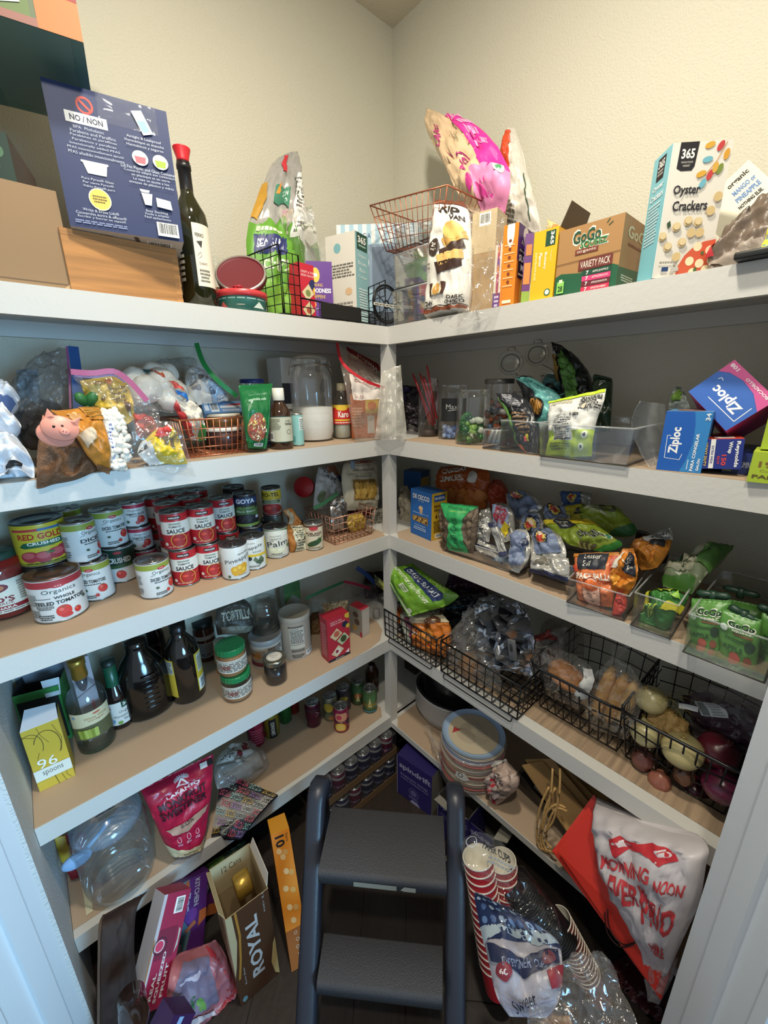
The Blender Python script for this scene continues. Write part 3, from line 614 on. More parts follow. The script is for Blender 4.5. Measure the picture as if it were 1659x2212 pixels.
c2=c+V((-.035,.06,0));vessel('pink_tin','short tin with a pink label behind the green holiday tub',up(c2),[(.038,0),(.04,.002),(.04,.05),(.037,.052)],mat('c98f8d',.4),[('lid',[(.04,.05),(.041,.053),(.041,.062),(0.0001,.064)],mat('8a5a3a',.35))],cat='tin',bn='tin_body')
q=c+V((-.012,-.012,h+.001));t=thing('rosette','red ribbon rosette resting on the lid of the green tub','ribbon',Matrix.Translation(q));mb=MB()
for i in range(14):
 a=i*2.4;rr_=.007+.0011*i*.9;mb.tube([V((math.cos(a+s_)*rr_*(1-s_*.1),math.sin(a+s_)*rr_,.002+.009*math.sin(s_*2.4)))for s_ in(0,.4,.8,1.2)],.002,mat('b51e2c',.4),5)
mb.obj('ribbon_loops',t)
# green and grey chip bag
pbag('chip_bag','tall silver-grey and green salt crisps bag pinched to a point, in the black wire caddy','L',[(575,686,652,688,.26),(545,640,656,640,.25),(535,560,657,575,.24),(535,500,657,520,.22),(552,440,656,460,.18),(572,390,653,400,.15),(590,352,648,360,.12),(628,328,643,326,.09)],.06,mat('b3b1ad',.28,.35,bump=.3),[PG([(0,0),(1,0),(1,.43),(.93,.5),(.82,.45),(.74,.5),(.62,.46),(.52,.51),(.4,.46),(.28,.49),(.12,.44),(0,.47)],'5f9630'),PG([(0,.04),(.9,.04),(.85,.16),(.4,.2),(0,.18)],'79ab3c'),PG([(.0,.5),(.0,.68),(.08,.68),(.16,.58),(.1,.48)],'b78a2e'),RC(.08,.30,.62,.4,'262f66'),TB('SEA SALT',.35,.352,.46,.05,'e6e8ec'),TB('CHIPS',.42,.255,.42,.05,'d8e4c4'),SM(.1,.41,.55,.44,1,'d8e4c4'),PG([(.70,.42),(1,.4),(1,.78),(.85,.78),(.7,.58)],'e4e4df'),SM(.74,.44,.97,.76,14,'4a4a48'),RC(.28,.56,.62,.66,'3e7d62'),TB('NON\nGMO',.5,.61,.16,.07,'dfe9dd'),PG([(.3,.6),(.36,.68),(.4,.6)],'d98a36'),PG([(.25,.9),(.36,.92),(.47,.76),(.36,.75)],'c2303a')],crump=.2,seam=(.03,.02),nu=22,nv=34)
# clear popcorn scoops
def scoop(label,c,w0,w1,h,lean,yw):
 M=Matrix.Translation(c)@Matrix.Rotation(yw,4,'Z')@Matrix.Rotation(lean,4,'Y');t=thing('popcorn_scoop',label,'container',M,None);g=mat('eef2f2',.05,kind='glass');mb=MB();ed=mat('ffffff',.1,kind='film')
 a,b=w0/2,w1/2;P=[V((x*a,y*a*.7,0))for x,y in((-1,-1),(1,-1),(1,1),(-1,1))]
 for i in range(4):
  x0,y0=((-1,-1),(1,-1),(1,1),(-1,1))[i];x1,y1=((-1,-1),(1,-1),(1,1),(-1,1))[(i+1)%4];tp=[]
  for s_ in range(13):f=s_/12;tp.append(V(((x0+(x1-x0)*f)*b,(y0+(y1-y0)*f)*b*.7,h+.006*abs(math.sin(f*math.pi*4)))))
  n=len(mb.v);mb.add([P[i],P[(i+1)%4]]+tp[::-1],[tuple(range(15))],g);mb.tube(tp,.0009,ed,4);mb.tube([P[i],tp[0]],.0012,ed,5)
 mb.add(P,[(3,2,1,0)],g);mb.obj('clear_walls',t);return t
scoop('upright clear plastic popcorn scoop behind the purple box',col(690,'L',.17,z),.075,.082,.27,0,.1)
scoop('leaning clear plastic popcorn scoop touching the chip bag',col(690,'L',.24,z),.06,.085,.33,-.22,.2)
# cartons in the corner
boxk('cereal_snack_box','red crunchy snack box standing in the wire caddy','L',(652,.31),(689,.30),565,z+.004,.05,dict(f='c4263a',r='a81f30'),fr=[T('CRISPY & THIN',.5,.86,.8,.04,'f3d9d9'),T('SEEDED CRACKERS',.5,.8,.8,.035,'f3d9d9'),EL(.75,.66,.22,.09,'27305e'),EL(.9,.56,.16,.07,'e0b53a'),PG([(.1,.5),(.5,.66),(.8,.5),(.4,.36)],'d8c9a0'),PG([(.1,.2),(.5,.36),(.8,.2),(.4,.06)],'d2c294'),EL(.45,.5,.14,.06,'7b8a4c'),EL(.45,.2,.14,.06,'a8503c')])
boxk('macaroni_box','purple box reading making goodness happen, left of the white cereal box','L',(668,.29),(722,.33),563,z+.004,.055,dict(f='5b2a86',r='64308f',t='4a2270'),fr=[EL(.35,.78,.16,.12,'e8c24a'),EL(.35,.78,.07,.07,'f0eee6'),T('MAKING',.4,.62,.42,.05,'e7c34c'),TB('GOODNESS',.5,.53,.86,.075,'f2eff5'),T('HAPPEN!',.42,.43,.55,.06,'e7c34c'),EL(.25,.3,.08,.05,'d8873a'),SM(.12,.2,.42,.25,1,'cbb8dd'),EL(.65,.3,.05,.05,'c9d6c0'),SM(.55,.2,.85,.25,1,'cbb8dd')],rt=[EL(.5,.84,.2,.1,'f0eee6'),RC(.25,.6,.8,.65,'e0b23c'),EL(.5,.67,.18,.1,'e7c34c'),EL(.5,.47,.26,.14,'c87a34'),SM(.15,.54,.85,.6,1,'e8e0f0'),EL(.5,.17,.25,.1,'d8603a'),SM(.2,.05,.85,.2,2,'c8385a')])
boxk('cereal_box','white and teal Organic Brown Rice Crisps cereal box with a dark green badge','L',(772,.31),(799,.285),497,z,.12,dict(f='8fb9bd',l='ddd8cc',t='c9c6bb'),fr=[PG([(.12,.83),(.9,.83),(.9,1),(.12,1)],'1f4a3a'),TB('365',.5,.935,.6,.07,'f0efe8'),SM(.25,.86,.8,.89,1,'a8c0b2')]+[T(s,.5,.77-i*.072,w_,.042,'e8f0ee')for i,(s,w_)in enumerate((('Organic',.6),('Brown',.62),('Rice',.42),('Crisps',.62)))]+[SM(.2,.05,.85,.44,14,'dfeceb')],lf=[EL(.4,.86,.12,.05,'7fb3b8'),SM(.1,.55,.95,.7,5,'6a665e'),EL(.75,.4,.12,.04,'d9b58c'),SM(.1,.1,.9,.3,5,'8b867c')])
P0,P1=V((-.41,-.145,z)),V((-.145,-.40,z))
t=carton('popcorn_maker_box','pale blue striped popcorn machine carton across the shelf corner',P0,P1,P0+V((0,0,.355)),.10,dict(f='7d93a8',t='a9c9da',r='8aa3b5'),fr=[RC(0,0,1,.2,'2b3440'),RC(0,.2,.55,.42,'9fc0cf'),RC(0,.82,1,1,'a3c6d8')]+[RC(i/12,.83,i/12+.04,1,'e3e8e6')for i in range(12)]+[T('NOSTALGIA',.2,.9,.26,.045,'23467e'),RC(.05,.28,.3,.66,'c8cdd4'),EL(.18,.66,.13,.12,'dde0e2'),TB('W',.26,.72,.1,.07,'d7dadf'),RC(.34,.2,.6,.8,'5a6c80'),RC(.7,.2,1,.82,'4a5a6c')])
# black wire caddy with a wheel
t=thing('wire_caddy','black wire caddy with a spoked wheel and a black plate, at the shelf corner','caddy',Matrix.Translation(V((-.6,-.35,z))));Mi=t.matrix_world.inverted();bk=mat('0f0f10',.35,.4)
def wires(nm,segs,r=.0013,closed=False):
 mb=MB()
 for s_ in segs:mb.tube([Mi@p for p in s_],r,bk,5,closed)
 return mb.obj(nm,t)
def panel(nm,a,b,c,d,nu,nv,rr=.0024):
 wires(nm+'_rim',[[a,b,c,d]],rr,True);wires(nm,[[a.lerp(b,i/nu),d.lerp(c,i/nu)]for i in range(1,nu)]+[[a.lerp(d,j/nv),b.lerp(c,j/nv)]for j in range(1,nv)])
cL=lambda x,y,d:pt(x,y,'L',d)
lowf=lambda x,d,h:col(x,'L',d,z+h)
a0,a1=lowf(518,.20,.003),lowf(612,.39,.003)
panel('side_panel',a0,a1,a1+V((0,0,.168)),a0+V((0,0,.158)),6,7)
b0,b1=lowf(615,.392,.003),lowf(652,.392,.003);panel('front_panel',b0,b1,b1+V((0,0,.15)),b0+V((0,0,.152)),3,6)
d0,d1=b1,lowf(812,.392,.003);panel('low_rail',d0,d1,d1+V((0,0,.035)),d0+V((0,0,.045)),9,2)
r0,r1=lowf(798,.30,.003),lowf(833,.392,.003);panel('wheel_panel',r0,r1,r1+V((0,0,.135)),r0+V((0,0,.13)),3,6)
bb0=lowf(640,.18,.003);panel('bottom_panel',a1,lowf(812,.392,.003),lowf(800,.18,.003),a0,9,6,.002)
mb=MB();q0,q1=lowf(694,.3945,.004),lowf(779,.3945,.004);mb.add([Mi@q for q in(q0,q1,q1+V((0,0,.04)),q0+V((0,0,.04)),q0+V((0,-.002,0)),q1+V((0,-.002,0)),q1+V((0,-.002,.04)),q0+V((0,-.002,.04)))],[(0,1,2,3),(7,6,5,4),(0,4,5,1),(1,5,6,2),(2,6,7,3),(3,7,4,0)],mat('0c0c0c',.45));mb.obj('name_plate',t)
wc=pt(834,658,'L',.397);mb=MB();R0=.0565;circ=lambda rr_,n=36:[Mi@(wc+V((math.cos(a)*rr_,-.001,math.sin(a)*rr_)))for a in[2*math.pi*i/n for i in range(n)]]
mb.tube(circ(R0),.0036,bk,7,True);mb.tube(circ(R0*.88),.0018,bk,6,True);mb.tube(circ(R0*.2,14),.0024,bk,6,True)
for i in range(8):a=i*math.pi/4+.2;mb.tube([Mi@(wc+V((math.cos(a)*R0*.2,-.001,math.sin(a)*R0*.2))),Mi@(wc+V((math.cos(a)*R0*.9,-.001,math.sin(a)*R0*.9)))],.0014,bk,5)
mb.obj('wheel',t)
mb=MB();mb.box(Mi@(wc+V((-.06,-.008,-.008))),Mi@(wc+V((.06,-.0075,0))),mat('cfcabc',.5));mb.obj('paper_tape',t)
prints(quad(*[Mi@(wc+V(q))for q in((-.06,-.008,-.008),(.06,-.008,-.008),(.06,-.008,0),(-.06,-.008,0))]),[SM(.03,.1,.97,.9,1,'55524a')],t)
# clear bins and the copper basket beside the popcorn carton
acrylic('clear_bin','clear plastic bin standing below the tilted copper basket, top shelf corner',V((-.375,-.405,z)),V((-.375,-.555,z)),.105,.10,fl=.004)
acrylic('clear_bin','clear plastic bin stacked on another bin under the copper basket',V((-.372,-.41,z+.109)),V((-.372,-.55,z+.109)),.10,.10,fl=.004)
cop='b0674c'
basket('copper_basket','copper wire basket tilted over the popcorn machine carton, holding clear boxes',V((-.35,-.34,z+.222)),V((-.35,-.58,z+.222)),.125,.13,cop,14,8,4,fl=.045,r=.0011,rr=.0022,metal=.75,tilt=Matrix.Rotation(math.radians(8),4,'Y'))
acrylic('clear_box','clear plastic drawer lying in the tilted copper basket',V((-.34,-.38,z+.235)),V((-.34,-.47,z+.235)),.06,.09,fl=.004)
acrylic('clear_box','clear plastic lid box leaning in the tilted copper basket, nearest the pouch',V((-.34,-.49,z+.235)),V((-.34,-.57,z+.235)),.05,.09,fl=.003)
# white snack pouch
pbag('wafer_pouch','white 24x chocolate wafer pouch with a brown torn top','R',[(920,685,1010,668,.385),(922,640,1016,628,.39),(928,560,1018,552,.385),(934,500,1016,495,.37),(936,455,1012,458,.345),(942,432,1000,436,.32)],.075,mat('ece8de',.4,bump=.2),[PG([(0,.86),(1,.84),(1,1),(0,1)],'6f3f2a'),PG([(0,.0),(1,0),(1,.045),(.9,.06),(.8,.04),(.7,.065),(.55,.045),(.4,.07),(.25,.05),(.1,.07),(0,.06)],'8b4a2f'),LN([(0,.07),(.15,.08),(.3,.06),(.45,.08),(.6,.06),(.8,.075),(1,.06)],.02,'3c2116'),TB('Rip',.62,.755,.5,.12,'2b211c'),TB('VAN',.8,.665,.3,.05,'2b211c'),EL(.25,.45,.13,.13,'35261f'),TB('2g',.25,.46,.12,.04,'efe9dc'),T('sugar',.25,.43,.14,.016,'efe9dc'),PG([(.42,.5),(.95,.56),(.98,.5),(.5,.44)],'dba95c'),PG([(.38,.43),(.92,.49),(.95,.43),(.45,.37)],'3a231a'),PG([(.35,.39),(.9,.42),(.92,.37),(.42,.33)],'e3b86c'),PG([(.32,.35),(.88,.37),(.9,.33),(.4,.29)],'3a231a'),EL(.7,.56,.22,.07,'e6b768'),RC(.2,.17,.27,.25,'4a2a1e'),RC(.5,.17,.57,.25,'4a2a1e'),RC(.27,.175,.5,.245,'ddd0ac'),EL(.385,.21,.09,.04,'c9964a'),TB('24x',.22,.115,.22,.04,'2b211c'),TB('DARK',.8,.14,.3,.03,'2b211c'),TB('CHOCO',.78,.1,.36,.035,'2b211c'),SM(.05,.32,.2,.36,2,'8a8378')],cat='pouch',crump=.08,seam=(-.01,.05))
bt=[(1020,462,1092,462,.23),(985,410,1102,398,.24),(962,362,1092,352,.22),(935,310,1052,292,.19),(918,268,1003,262,.16),(922,232,968,252,.13)]
pbag('rice_cake_bag','long cream and hot pink rice cake bag leaning up above the wafer pouch','R',bt,.075,mat('dcbf9a',.3,bump=.3),[PG([(.62,.14),(1,.0),(1,.85),(.86,.92),(.66,.88)],'e2359c'),PG([(.3,0),(1,0),(1,.3),(.72,.36),(.45,.3)],'e78fbc'),PG([(.7,.3),(.98,.36),(1,.72),(.8,.72)],'de2e97'),RING(.42,.4,.11,.11,.025,'b0367c'),RING(.42,.4,.055,.055,.02,'b0367c'),PG([(.45,.1),(.55,.24),(.62,.12)],'c8388a'),PG([(.28,.3),(.34,.36),(.38,.28)],'c8388a'),PG([(.2,.5),(.26,.46),(.22,.42)],'b0367c'),EL(.5,.16,.05,.06,'c8388a',30),EL(.35,.2,.04,.06,'c8388a',-30),TB('CAKES',.2,.62,.24,.09,'b8437e',62),T('SALTED\nCARAMEL',.5,.57,.12,.05,'5a6a48',62),EL(.88,.3,.07,.05,'d6e0d2'),EL(.88,.3,.045,.03,'4e9a6a'),SM(.72,.5,.95,.8,4,'f0a8d2')],crump=.2,seed=2,nu=20,nv=28)
pbag('tortilla_bag','upright orange and white tortilla chip bag against the right wall','R',[(1082,505,1170,500,.12),(1075,430,1158,440,.12),(1078,370,1143,385,.10),(1085,320,1128,322,.07),(1096,275,1112,275,.04)],.075,mat('d5d0c5',.35,bump=.3),[PG([(0,.3),(.42,.34),(.55,.9),(.2,.95),(0,.9)],'d9512b'),PG([(.1,.45),(.4,.42),(.5,.66),(.3,.7)],'c8431f'),T('CHIPS',.36,.62,.3,.04,'e88a6a',70),BC(.3,.22,.42,.4,True),SM(.1,.02,.5,.2,6,'56524c'),LN([(.8,.1),(.86,.5)],.03,'4a5a48')],crump=.16,seed=3)
# clear bag with tan wrap and its contents
t=pbag('bread_wrap_bag','clear plastic bag around a tan wrapped packet, hanging over the shelf edge','R',[(978,712,1030,690,.412),(990,685,1078,665,.405),(995,610,1082,590,.395),(1000,530,1086,520,.385),(990,480,1090,470,.36),(985,452,1075,448,.32)],.07,FILM('e6e2d6'),crump=.35,seed=5,seam=(-.01,.02))
boxk('wrapped_packet','tan paper-wrapped packet with a barcode inside the clear bag','R',(1012,.37),(1062,.355),462,z,.07,dict(f='a98a60',t='9a7c54',r='bda684'),fr=[RC(0,.6,1,1,'c2ae88'),BC(.3,.86,.75,.98),SM(.02,.1,.12,.7,9,'7d6440',1)])
boxk('white_purple_box','white and purple carton side standing between tan packet and orange carton','R',(1063,.375),(1079,.372),530,z,.17,dict(f='ddd3bf',t='c9bfae'),fr=[RC(0,0,1,.25,'5f3183')]+[EL(.5,.9-i*.1,.18,.2,('6b3a8c','c9803a','a33c5c')[i%3])for i in range(6)]+[SM(.2,.02,.8,.22,3,'d9c8e8')])
A,Bp,B2=col(1078,'R',.392,z),col(1109,'R',.385,z),col(1141,'R',.36,z)
carton('macaroni_carton','orange and purple macaroni carton beside the yellow popcorn box',A,Bp,A+V((0,0,.181)),.09,dict(f='e0821e',r='e0821e',t='4f2a6c'),fr=[EL(.5,.92,.25,.2,'f0e8dc')]+[EL(.5,.8-i*.1,.1,.1,'7a3a1c')for i in range(6)]+[SM(.15,.74-i*.1,.85,.76-i*.1,1,'f4d9b0')for i in range(6)]+[TB('♻',.5,.05,.3,.04,'ffffff'),RC(.2,.03,.8,.07,'f0e0c0')],rt=[PG([(0,.56),(1,.62),(1,1),(0,1)],'54307a'),EL(.55,.9,.2,.2,'f0e8dc'),T("Annie's",.55,.8,.6,.06,'f0e0c0'),RC(.1,.35,1,.72,'231a2a'),TB('15g protein',.55,.69,.8,.035,'e9e4da'),TB('SUPER',.55,.6,.84,.08,'f2efe8'),TB('MAC',.6,.49,.6,.08,'f2efe8'),SM(.15,.38,.95,.42,1,'e8d8c0'),EL(.6,.15,.3,.25,'e8b54c')])
boxk('purple_snack_carton','narrow purple and green carton between the orange and yellow ones','R',(1124,.36),(1141,.35),505,z,.1,dict(f='6b3577',r='6b3577'),fr=[RC(0,0,1,.2,'8fae45'),RC(.1,.3,.9,.6,'d78a3c'),RC(.2,.7,.9,.85,'c8803c')])
boxk('popcorn_box','yellow Organic Buttery Flavor microwave popcorn box with its brown flap raised','R',(1143,.385),(1193,.383),503,z,.13,dict(f='edb522',l='e2a91e',i='6a5636'),open_top=True,flaps=[('f',.0,0,'5a4a34'),('b',.05,60,'6a5a40'),('r',.05,70,'4f4230')],fr=[RC(.5,.76,.9,.97,'1f4a35'),TB('365',.77,.865,.18,.14,'efeee2',-90),T('Organic',.78,.62,.16,.05,'fdf3cf',-90),TB('Buttery',.55,.56,.24,.12,'fdf6dc',-90),TB('Flavor',.34,.585,.2,.12,'fdf6dc',-90),SM(.12,.3,.2,.72,2,'fbe9ae',1),EL(.75,.1,.13,.13,'2a6a48'),EL(.75,.1,.09,.09,'dfe7dc')])
gg=[PG([(0,0),(1,0),(1,.3),(.85,.36),(.4,.3),(.1,.34),(0,.3)],'1f5a3c'),TB('GoGo',.46,.83,.44,.19,'1d4d38'),LN([(.75,.93),(.79,.98)],.012,'1d4d38'),LN([(.78,.89),(.84,.93)],.012,'1d4d38'),TB('SQUEEZ',.58,.7,.42,.11,'2f7a45'),RC(.3,.575,.66,.65,'7a3b2c'),T('organic',.48,.612,.3,.05,'f0e6d4'),LN([(0,.48),(1,.5)],.008,'6a4a2c'),LN([(0,.5),(1,.52)],.004,'b08a58'),RC(.38,.33,.9,.49,'6f3029'),T('VARIETY PACK',.64,.41,.46,.1,'f0e6d4'),RC(.46,.24,.9,.32,'1b4a36'),RC(.46,.16,.9,.235,'d8437a'),RC(.46,.08,.9,.155,'6b2630'),RC(.46,.0,.9,.075,'cc3355')]+[TB('7',.54,.28-i*.08,.04,.055,'f4efe6')for i in range(4)]+[T(s,.74,.28-i*.08,.24,.03,'f4efe6')for i,s in enumerate(('APPLEAPPLE','APPLEPEACH','APPLECINNAMON','APPLESTRAWBERRY'))]+[RC(.05,.04,.17,.22,'8fcf62'),RC(.08,.2,.14,.25,'dff0c8'),TB('28',.11,.11,.08,.09,'1c3a24')]
go_halo=[TB('GoGo',.46,.83,.47,.24,'efe6d2'),TB('SQUEEZ',.58,.7,.45,.15,'efe6d2')]
boxk('applesauce_carton','brown organic applesauce variety pack carton beside the teal cracker box','R',(1196,.385),(1330,.385),500,z,.17,dict(f='ab8152',r='9c7446',t='b58b5a',l='a37848'),fr=go_halo+gg,rt=[PG([(0,0),(1,0),(1,.35),(0,.28)],'1f5a3c'),TB('GoGo',.5,.8,.7,.17,'c9ccb0'),SM(.2,.6,.8,.66,1,'7a3b2c'),SM(.1,.1,.5,.2,3,'cfd8c8')])
pbag('snack_bar_wrapper','yellow wrapper corner sticking up behind the popcorn box','R',[(1184,668,1222,666,.18),(1180,505,1225,505,.18),(1183,488,1215,492,.17),(1182,472,1190,476,.16)],.02,mat('d9c38c',.35,bump=.3),[PG([(.3,.3),(.6,.8),(.7,.3)],'c98a4a')],cat='wrapper')
A=col(1408,'R',.40,z);B_=col(1528,'R',.33,z)
pk=['d6a43c','c2403f','6fb0c0','d59a34','7a8c3c','c2403f','d6a43c','6fb0c0','d7a84a']
carton('oyster_cracker_box','tall white and teal oyster crackers box with a black badge, on the shelf edge',A,B_,A+V((0,0,hz(A,309))),.062,dict(f='e2ddd2',l='83c4cf',t='2d3a3c',d='7ab6c2'),fr=[RC(0,0,.012,1,'f2f0e8'),PG([(.12,.82),(.2,.8),(.38,.8),(.42,.83),(.44,1),(.13,1)],'1c1a20'),TB('365',.28,.92,.22,.07,'f0eee6'),T('WHOLE FOODS',.28,.86,.2,.014,'d8d4ca'),T('MARKET',.28,.835,.12,.014,'d8d4ca'),LN([(.62,.76),(.78,.86),(.9,.99)],.012,'c08a4a')]+[EL(x,y,.085,.022,k,a)for(x,y,a),k in zip([(.62,.97,20),(.8,.96,60),(.62,.87,10),(.92,.9,80),(.85,.8,70),(.7,.76,70),(.55,.77,20),(.6,.7,60),(.77,.81,80)],pk)]+[TB('Oyster',.35,.655,.46,.085,'26242c'),TB('Crackers',.45,.545,.6,.075,'26242c'),PG([(.1,.42),(.15,.44),(.18,.4),(.13,.38)],'2f4a30')]+[EL(x,y,.075,.075,'d2b884')for x,y in((.06,.32),(.28,.39),(.47,.43),(.64,.42),(.82,.5),(.18,.24),(.42,.27),(.55,.34),(.7,.34),(.36,.16),(.9,.6))]+[EL(x,y,.06,.06,'dfca9c')for x,y in((.06,.325),(.28,.395),(.47,.435),(.64,.425),(.18,.245),(.42,.275))]+[EL(.98,.0,.64,.64,'d9d2c6'),EL(.98,.0,.6,.6,'cc5a3c')]+[EL(x,y,.075,.075,'ecdcb4')for x,y in((.7,.23),(.6,.12),(.78,.1),(.92,.2),(.68,.03),(.9,.05),(.98,.12))]+[EL(.8,.18,.03,.03,'4f6a3a'),EL(.72,.05,.03,.02,'4f6a3a'),RC(.12,.045,.24,.08,'24406e'),RC(.28,.045,.42,.075,'b9b6ae'),SM(.06,.1,.4,.13,1,'99958c')],lf=[PG([(.3,.80),(.7,.8),(.72,.97),(.3,.97)],'1c1a20'),TB('365',.51,.92,.32,.06,'f0eee6'),SM(.36,.83,.66,.88,2,'b9b6ae'),TB('Oyster',.5,.745,.62,.05,'e6f2f2'),TB('Crackers',.5,.68,.74,.05,'e6f2f2'),SM(.12,.3,.82,.63,13,'cfe9ec')])
# slanted mango packet, dark bag and tray at the right end
boxp('mango_box','white organic mango pineapple box leaning back, at the right end',pt(1560,520,'R',.25),pt(1690,410,'R',.25),pt(1500,455,'R',.2),.06,dict(f='dcd8c6',r='c2bda8',l='cfcab8'),fr=[TB('organic',.72,.82,.36,.14,'2b2a28'),TB('MANGO or',.72,.63,.38,.11,'5f83b8'),TB('PINEAPPLE',.7,.46,.4,.11,'5f83b8'),TB('NOTHING ELSE.',.66,.3,.4,.08,'2b2a28')])
pbag('dark_snack_bag','dark brown bag with a black ring print at the top right end','R',[(1530,583,1700,560,.36),(1533,545,1700,500,.34),(1570,500,1700,440,.31),(1640,430,1710,400,.28)],.05,mat('6e5f52',.4,bump=.4),[PG([(0,.1),(.3,.0),(1,.3),(1,.4)],'93867a'),RING(.35,.62,.1,.1,.03,'1d1916'),PG([(.5,0),(.9,0),(1,.35),(.8,.3)],'5c8aa0'),PG([(.55,0),(.65,0),(1,.5),(.95,.52)],'d8cf4a'),PG([(.75,0),(.82,0),(1,.2),(1,.3)],'7fb3b0'),EL(.97,.22,.06,.08,'ece8e2'),PG([(0,.2),(.1,.2),(.08,.5),(.02,.45)],'b8303a')],crump=.25,seed=8)
t=thing('black_tray','flat black tray under the dark bag at the right end','tray',Matrix.Translation(V((-.3,-1.40,z))));mb=MB();mb.rbox((-.125,-.1,0),(.12,.095,.012),.003,mat('20211f',.4));mb.obj('tray_body',t)
# ================================================================ SECOND SHELF, left run
z=Z2+.0022;zb=Z2+.002
KW=dict(clampz=zb)
wb=mat('dde3ec',.5,bump=.4,bs=30)
pbag('flour_bag','lowest of three pale white paper-like bags at the far left, black mark on it','L',[(-70,1052,74,1036,.385),(-70,1010,72,1000,.385),(-70,975,50,962,.36),(-70,950,30,946,.33)],.09,wb,[RC(.62,.1,.82,.2,'23252a'),LN([(.5,.9),(.7,.5),(.9,.3)],.004,'b9c6d8')],crump=.25,seed=11,seam=(-.01,-.01),clampz=zb)
pbag('flour_bag','middle of three pale white bags stacked at the far left end','L',[(-70,946,22,946,.34),(-70,925,46,922,.34),(-70,897,26,893,.30)],.09,wb,crump=.3,seed=12,seam=(-.01,-.01))
pbag('flour_bag','topmost of three stacked white bags, blue band on its underside','L',[(-70,893,12,890,.30),(-70,868,43,862,.30),(-70,840,22,842,.26)],.09,wb,[RC(0,0,1,.3,'5a6f9c')],crump=.3,seed=13,seam=(-.01,-.01))
t=pbag('zipper_bag','large hazy grey freezer bag with a wide blue zip strip, behind the brown sugar','L',[(42,960,175,950,.22),(20,900,172,900,.22),(10,850,172,840,.2),(60,790,168,790,.17),(130,752,165,752,.14)],.09,HAZE('8f9699'),crump=.3,seed=14,clampz=zb)
strip(t,[pt(158,748,'L',.2),pt(165,800,'L',.24),pt(170,885,'L',.26)],.021,.0006,mat('2f5c9c',.4));strip(t,[pt(144,748,'L',.2),pt(150,810,'L',.24),pt(152,882,'L',.26)],.004,.0006,mat('9c4f86',.4))
pbag('grey_packet','crumpled pale grey packet inside the large hazy freezer bag','L',[(45,900,90,895,.2),(38,860,88,855,.19),(35,800,80,795,.17)],.05,mat('87919a',.5,bump=.5),crump=.4,seed=15,cat='packet')
lump('dark_filling','dark brown packet slumped at the foot of the hazy freezer bag',pt(95,925,'L',.2),.06,.05,.06,mat('2f2a28',.6,bump=.4),amp=.3,seed=3,cat='packet')
t=pbag('brown_sugar_bag','clear bag of brown sugar drooping over the shelf edge at left','L',[(79,1055,112,1047,.412),(79,1022,205,1016,.405),(80,975,190,972,.385),(88,925,160,915,.35),(98,890,140,885,.32)],.06,mat('6b4a30',.6,bump=.7,bs=200,var=.3),crump=.2,seed=16)
ob=[PG([(.55,.95),(1,.97),(1,.62),(.72,.6)],'b47a2e')]+[LN([(.62+.02*i,.93-i*.055),(.8,.9-i*.055),(.97,.95-i*.06)],.025,'4c5a2a')for i in range(5)]+[PG([(.1,.45),(.55,.52),(.6,.4),(.2,.3)],'cbb79c'),PG([(.15,.75),(.5,.8),(.5,.66),(.2,.62)],'c79a66'),LN([(.6,.5),(.8,.42)],.02,'3a2a1a'),LN([(.62,.46),(.8,.38)],.02,'3a2a1a'),PG([(.2,.1),(1,.1),(1,0),(0,0)],'7a5434')]
t=pbag('snack_bag','amber-orange glossy snack bag with dark green stripes, closed by the pig clip','L',[(212,1012,236,1024,.428),(186,980,240,978,.435),(158,935,230,930,.43),(128,900,220,900,.40),(108,884,214,882,.37)],.04,mat('c28234',.28,bump=.4,bs=40),ob,crump=.25,seed=18)
# pig clip
pc=pt(130,925,'L',.462);nn=(CP-pc).normalized();Mq=nn.to_track_quat('Z','Y').to_matrix().to_4x4();t=thing('pig_clip','pink pig-face bag clip on the amber snack bag','clip',Matrix.Translation(pc)@Mq@Matrix.Rotation(math.radians(-22),4,'Z'));pk=mat('e89a86',.4)
for k,(dx,dy,dz)in enumerate(((0,0,.006),(-.004,-.014,-.008))):
 mb=MB();mb.lathe([(.0001,0),(.026,0),(.031,.002),(.0295,.005),(.0001,.007)],pk,28,Matrix.Translation(V((dx,dy,dz)))@Matrix.Scale(.78,4,V((0,1,0))),cap=False);mb.obj('clip_jaw',t)
 for sx in(-1,1):mb=MB();mb.add([V((dx+sx*.010,dy+.018,dz+.004)),V((dx+sx*.026,dy+.012,dz+.004)),V((dx+sx*.026,dy+.031,dz+.006)),V((dx+sx*.018,dy+.018,dz+.009))],[(0,1,2),(0,3,1),(1,3,2),(2,3,0)],pk,False);mb.obj('ear',t)
mb=MB();mb.lathe([(.0085,.012),(.0085,.0165),(.007,.0175),(0.0001,.0175)],pk,18,Matrix.Translation(V((.008,-.004,0)))@Matrix.Scale(.8,4,V((0,1,0))),cap=False);mb.obj('snout',t)
for sx,sy in((.0055,-.004),(.0105,-.004)):mb=MB();mb.lathe([(.0012,.0174),(.0012,.0181),(0.0001,.0181)],mat('a8443c',.4),8,Matrix.Translation(V((sx,sy,0))));mb.obj('nostril',t)
for sx,sy in((-.008,.006),(.004,.011)):mb=MB();mb.lathe([(.003,.010),(.0026,.0125),(0.0001,.013)],mat('1c1a1a',.2),12,Matrix.Translation(V((sx-.002,sy-.006,0))));mb.obj('eye',t)
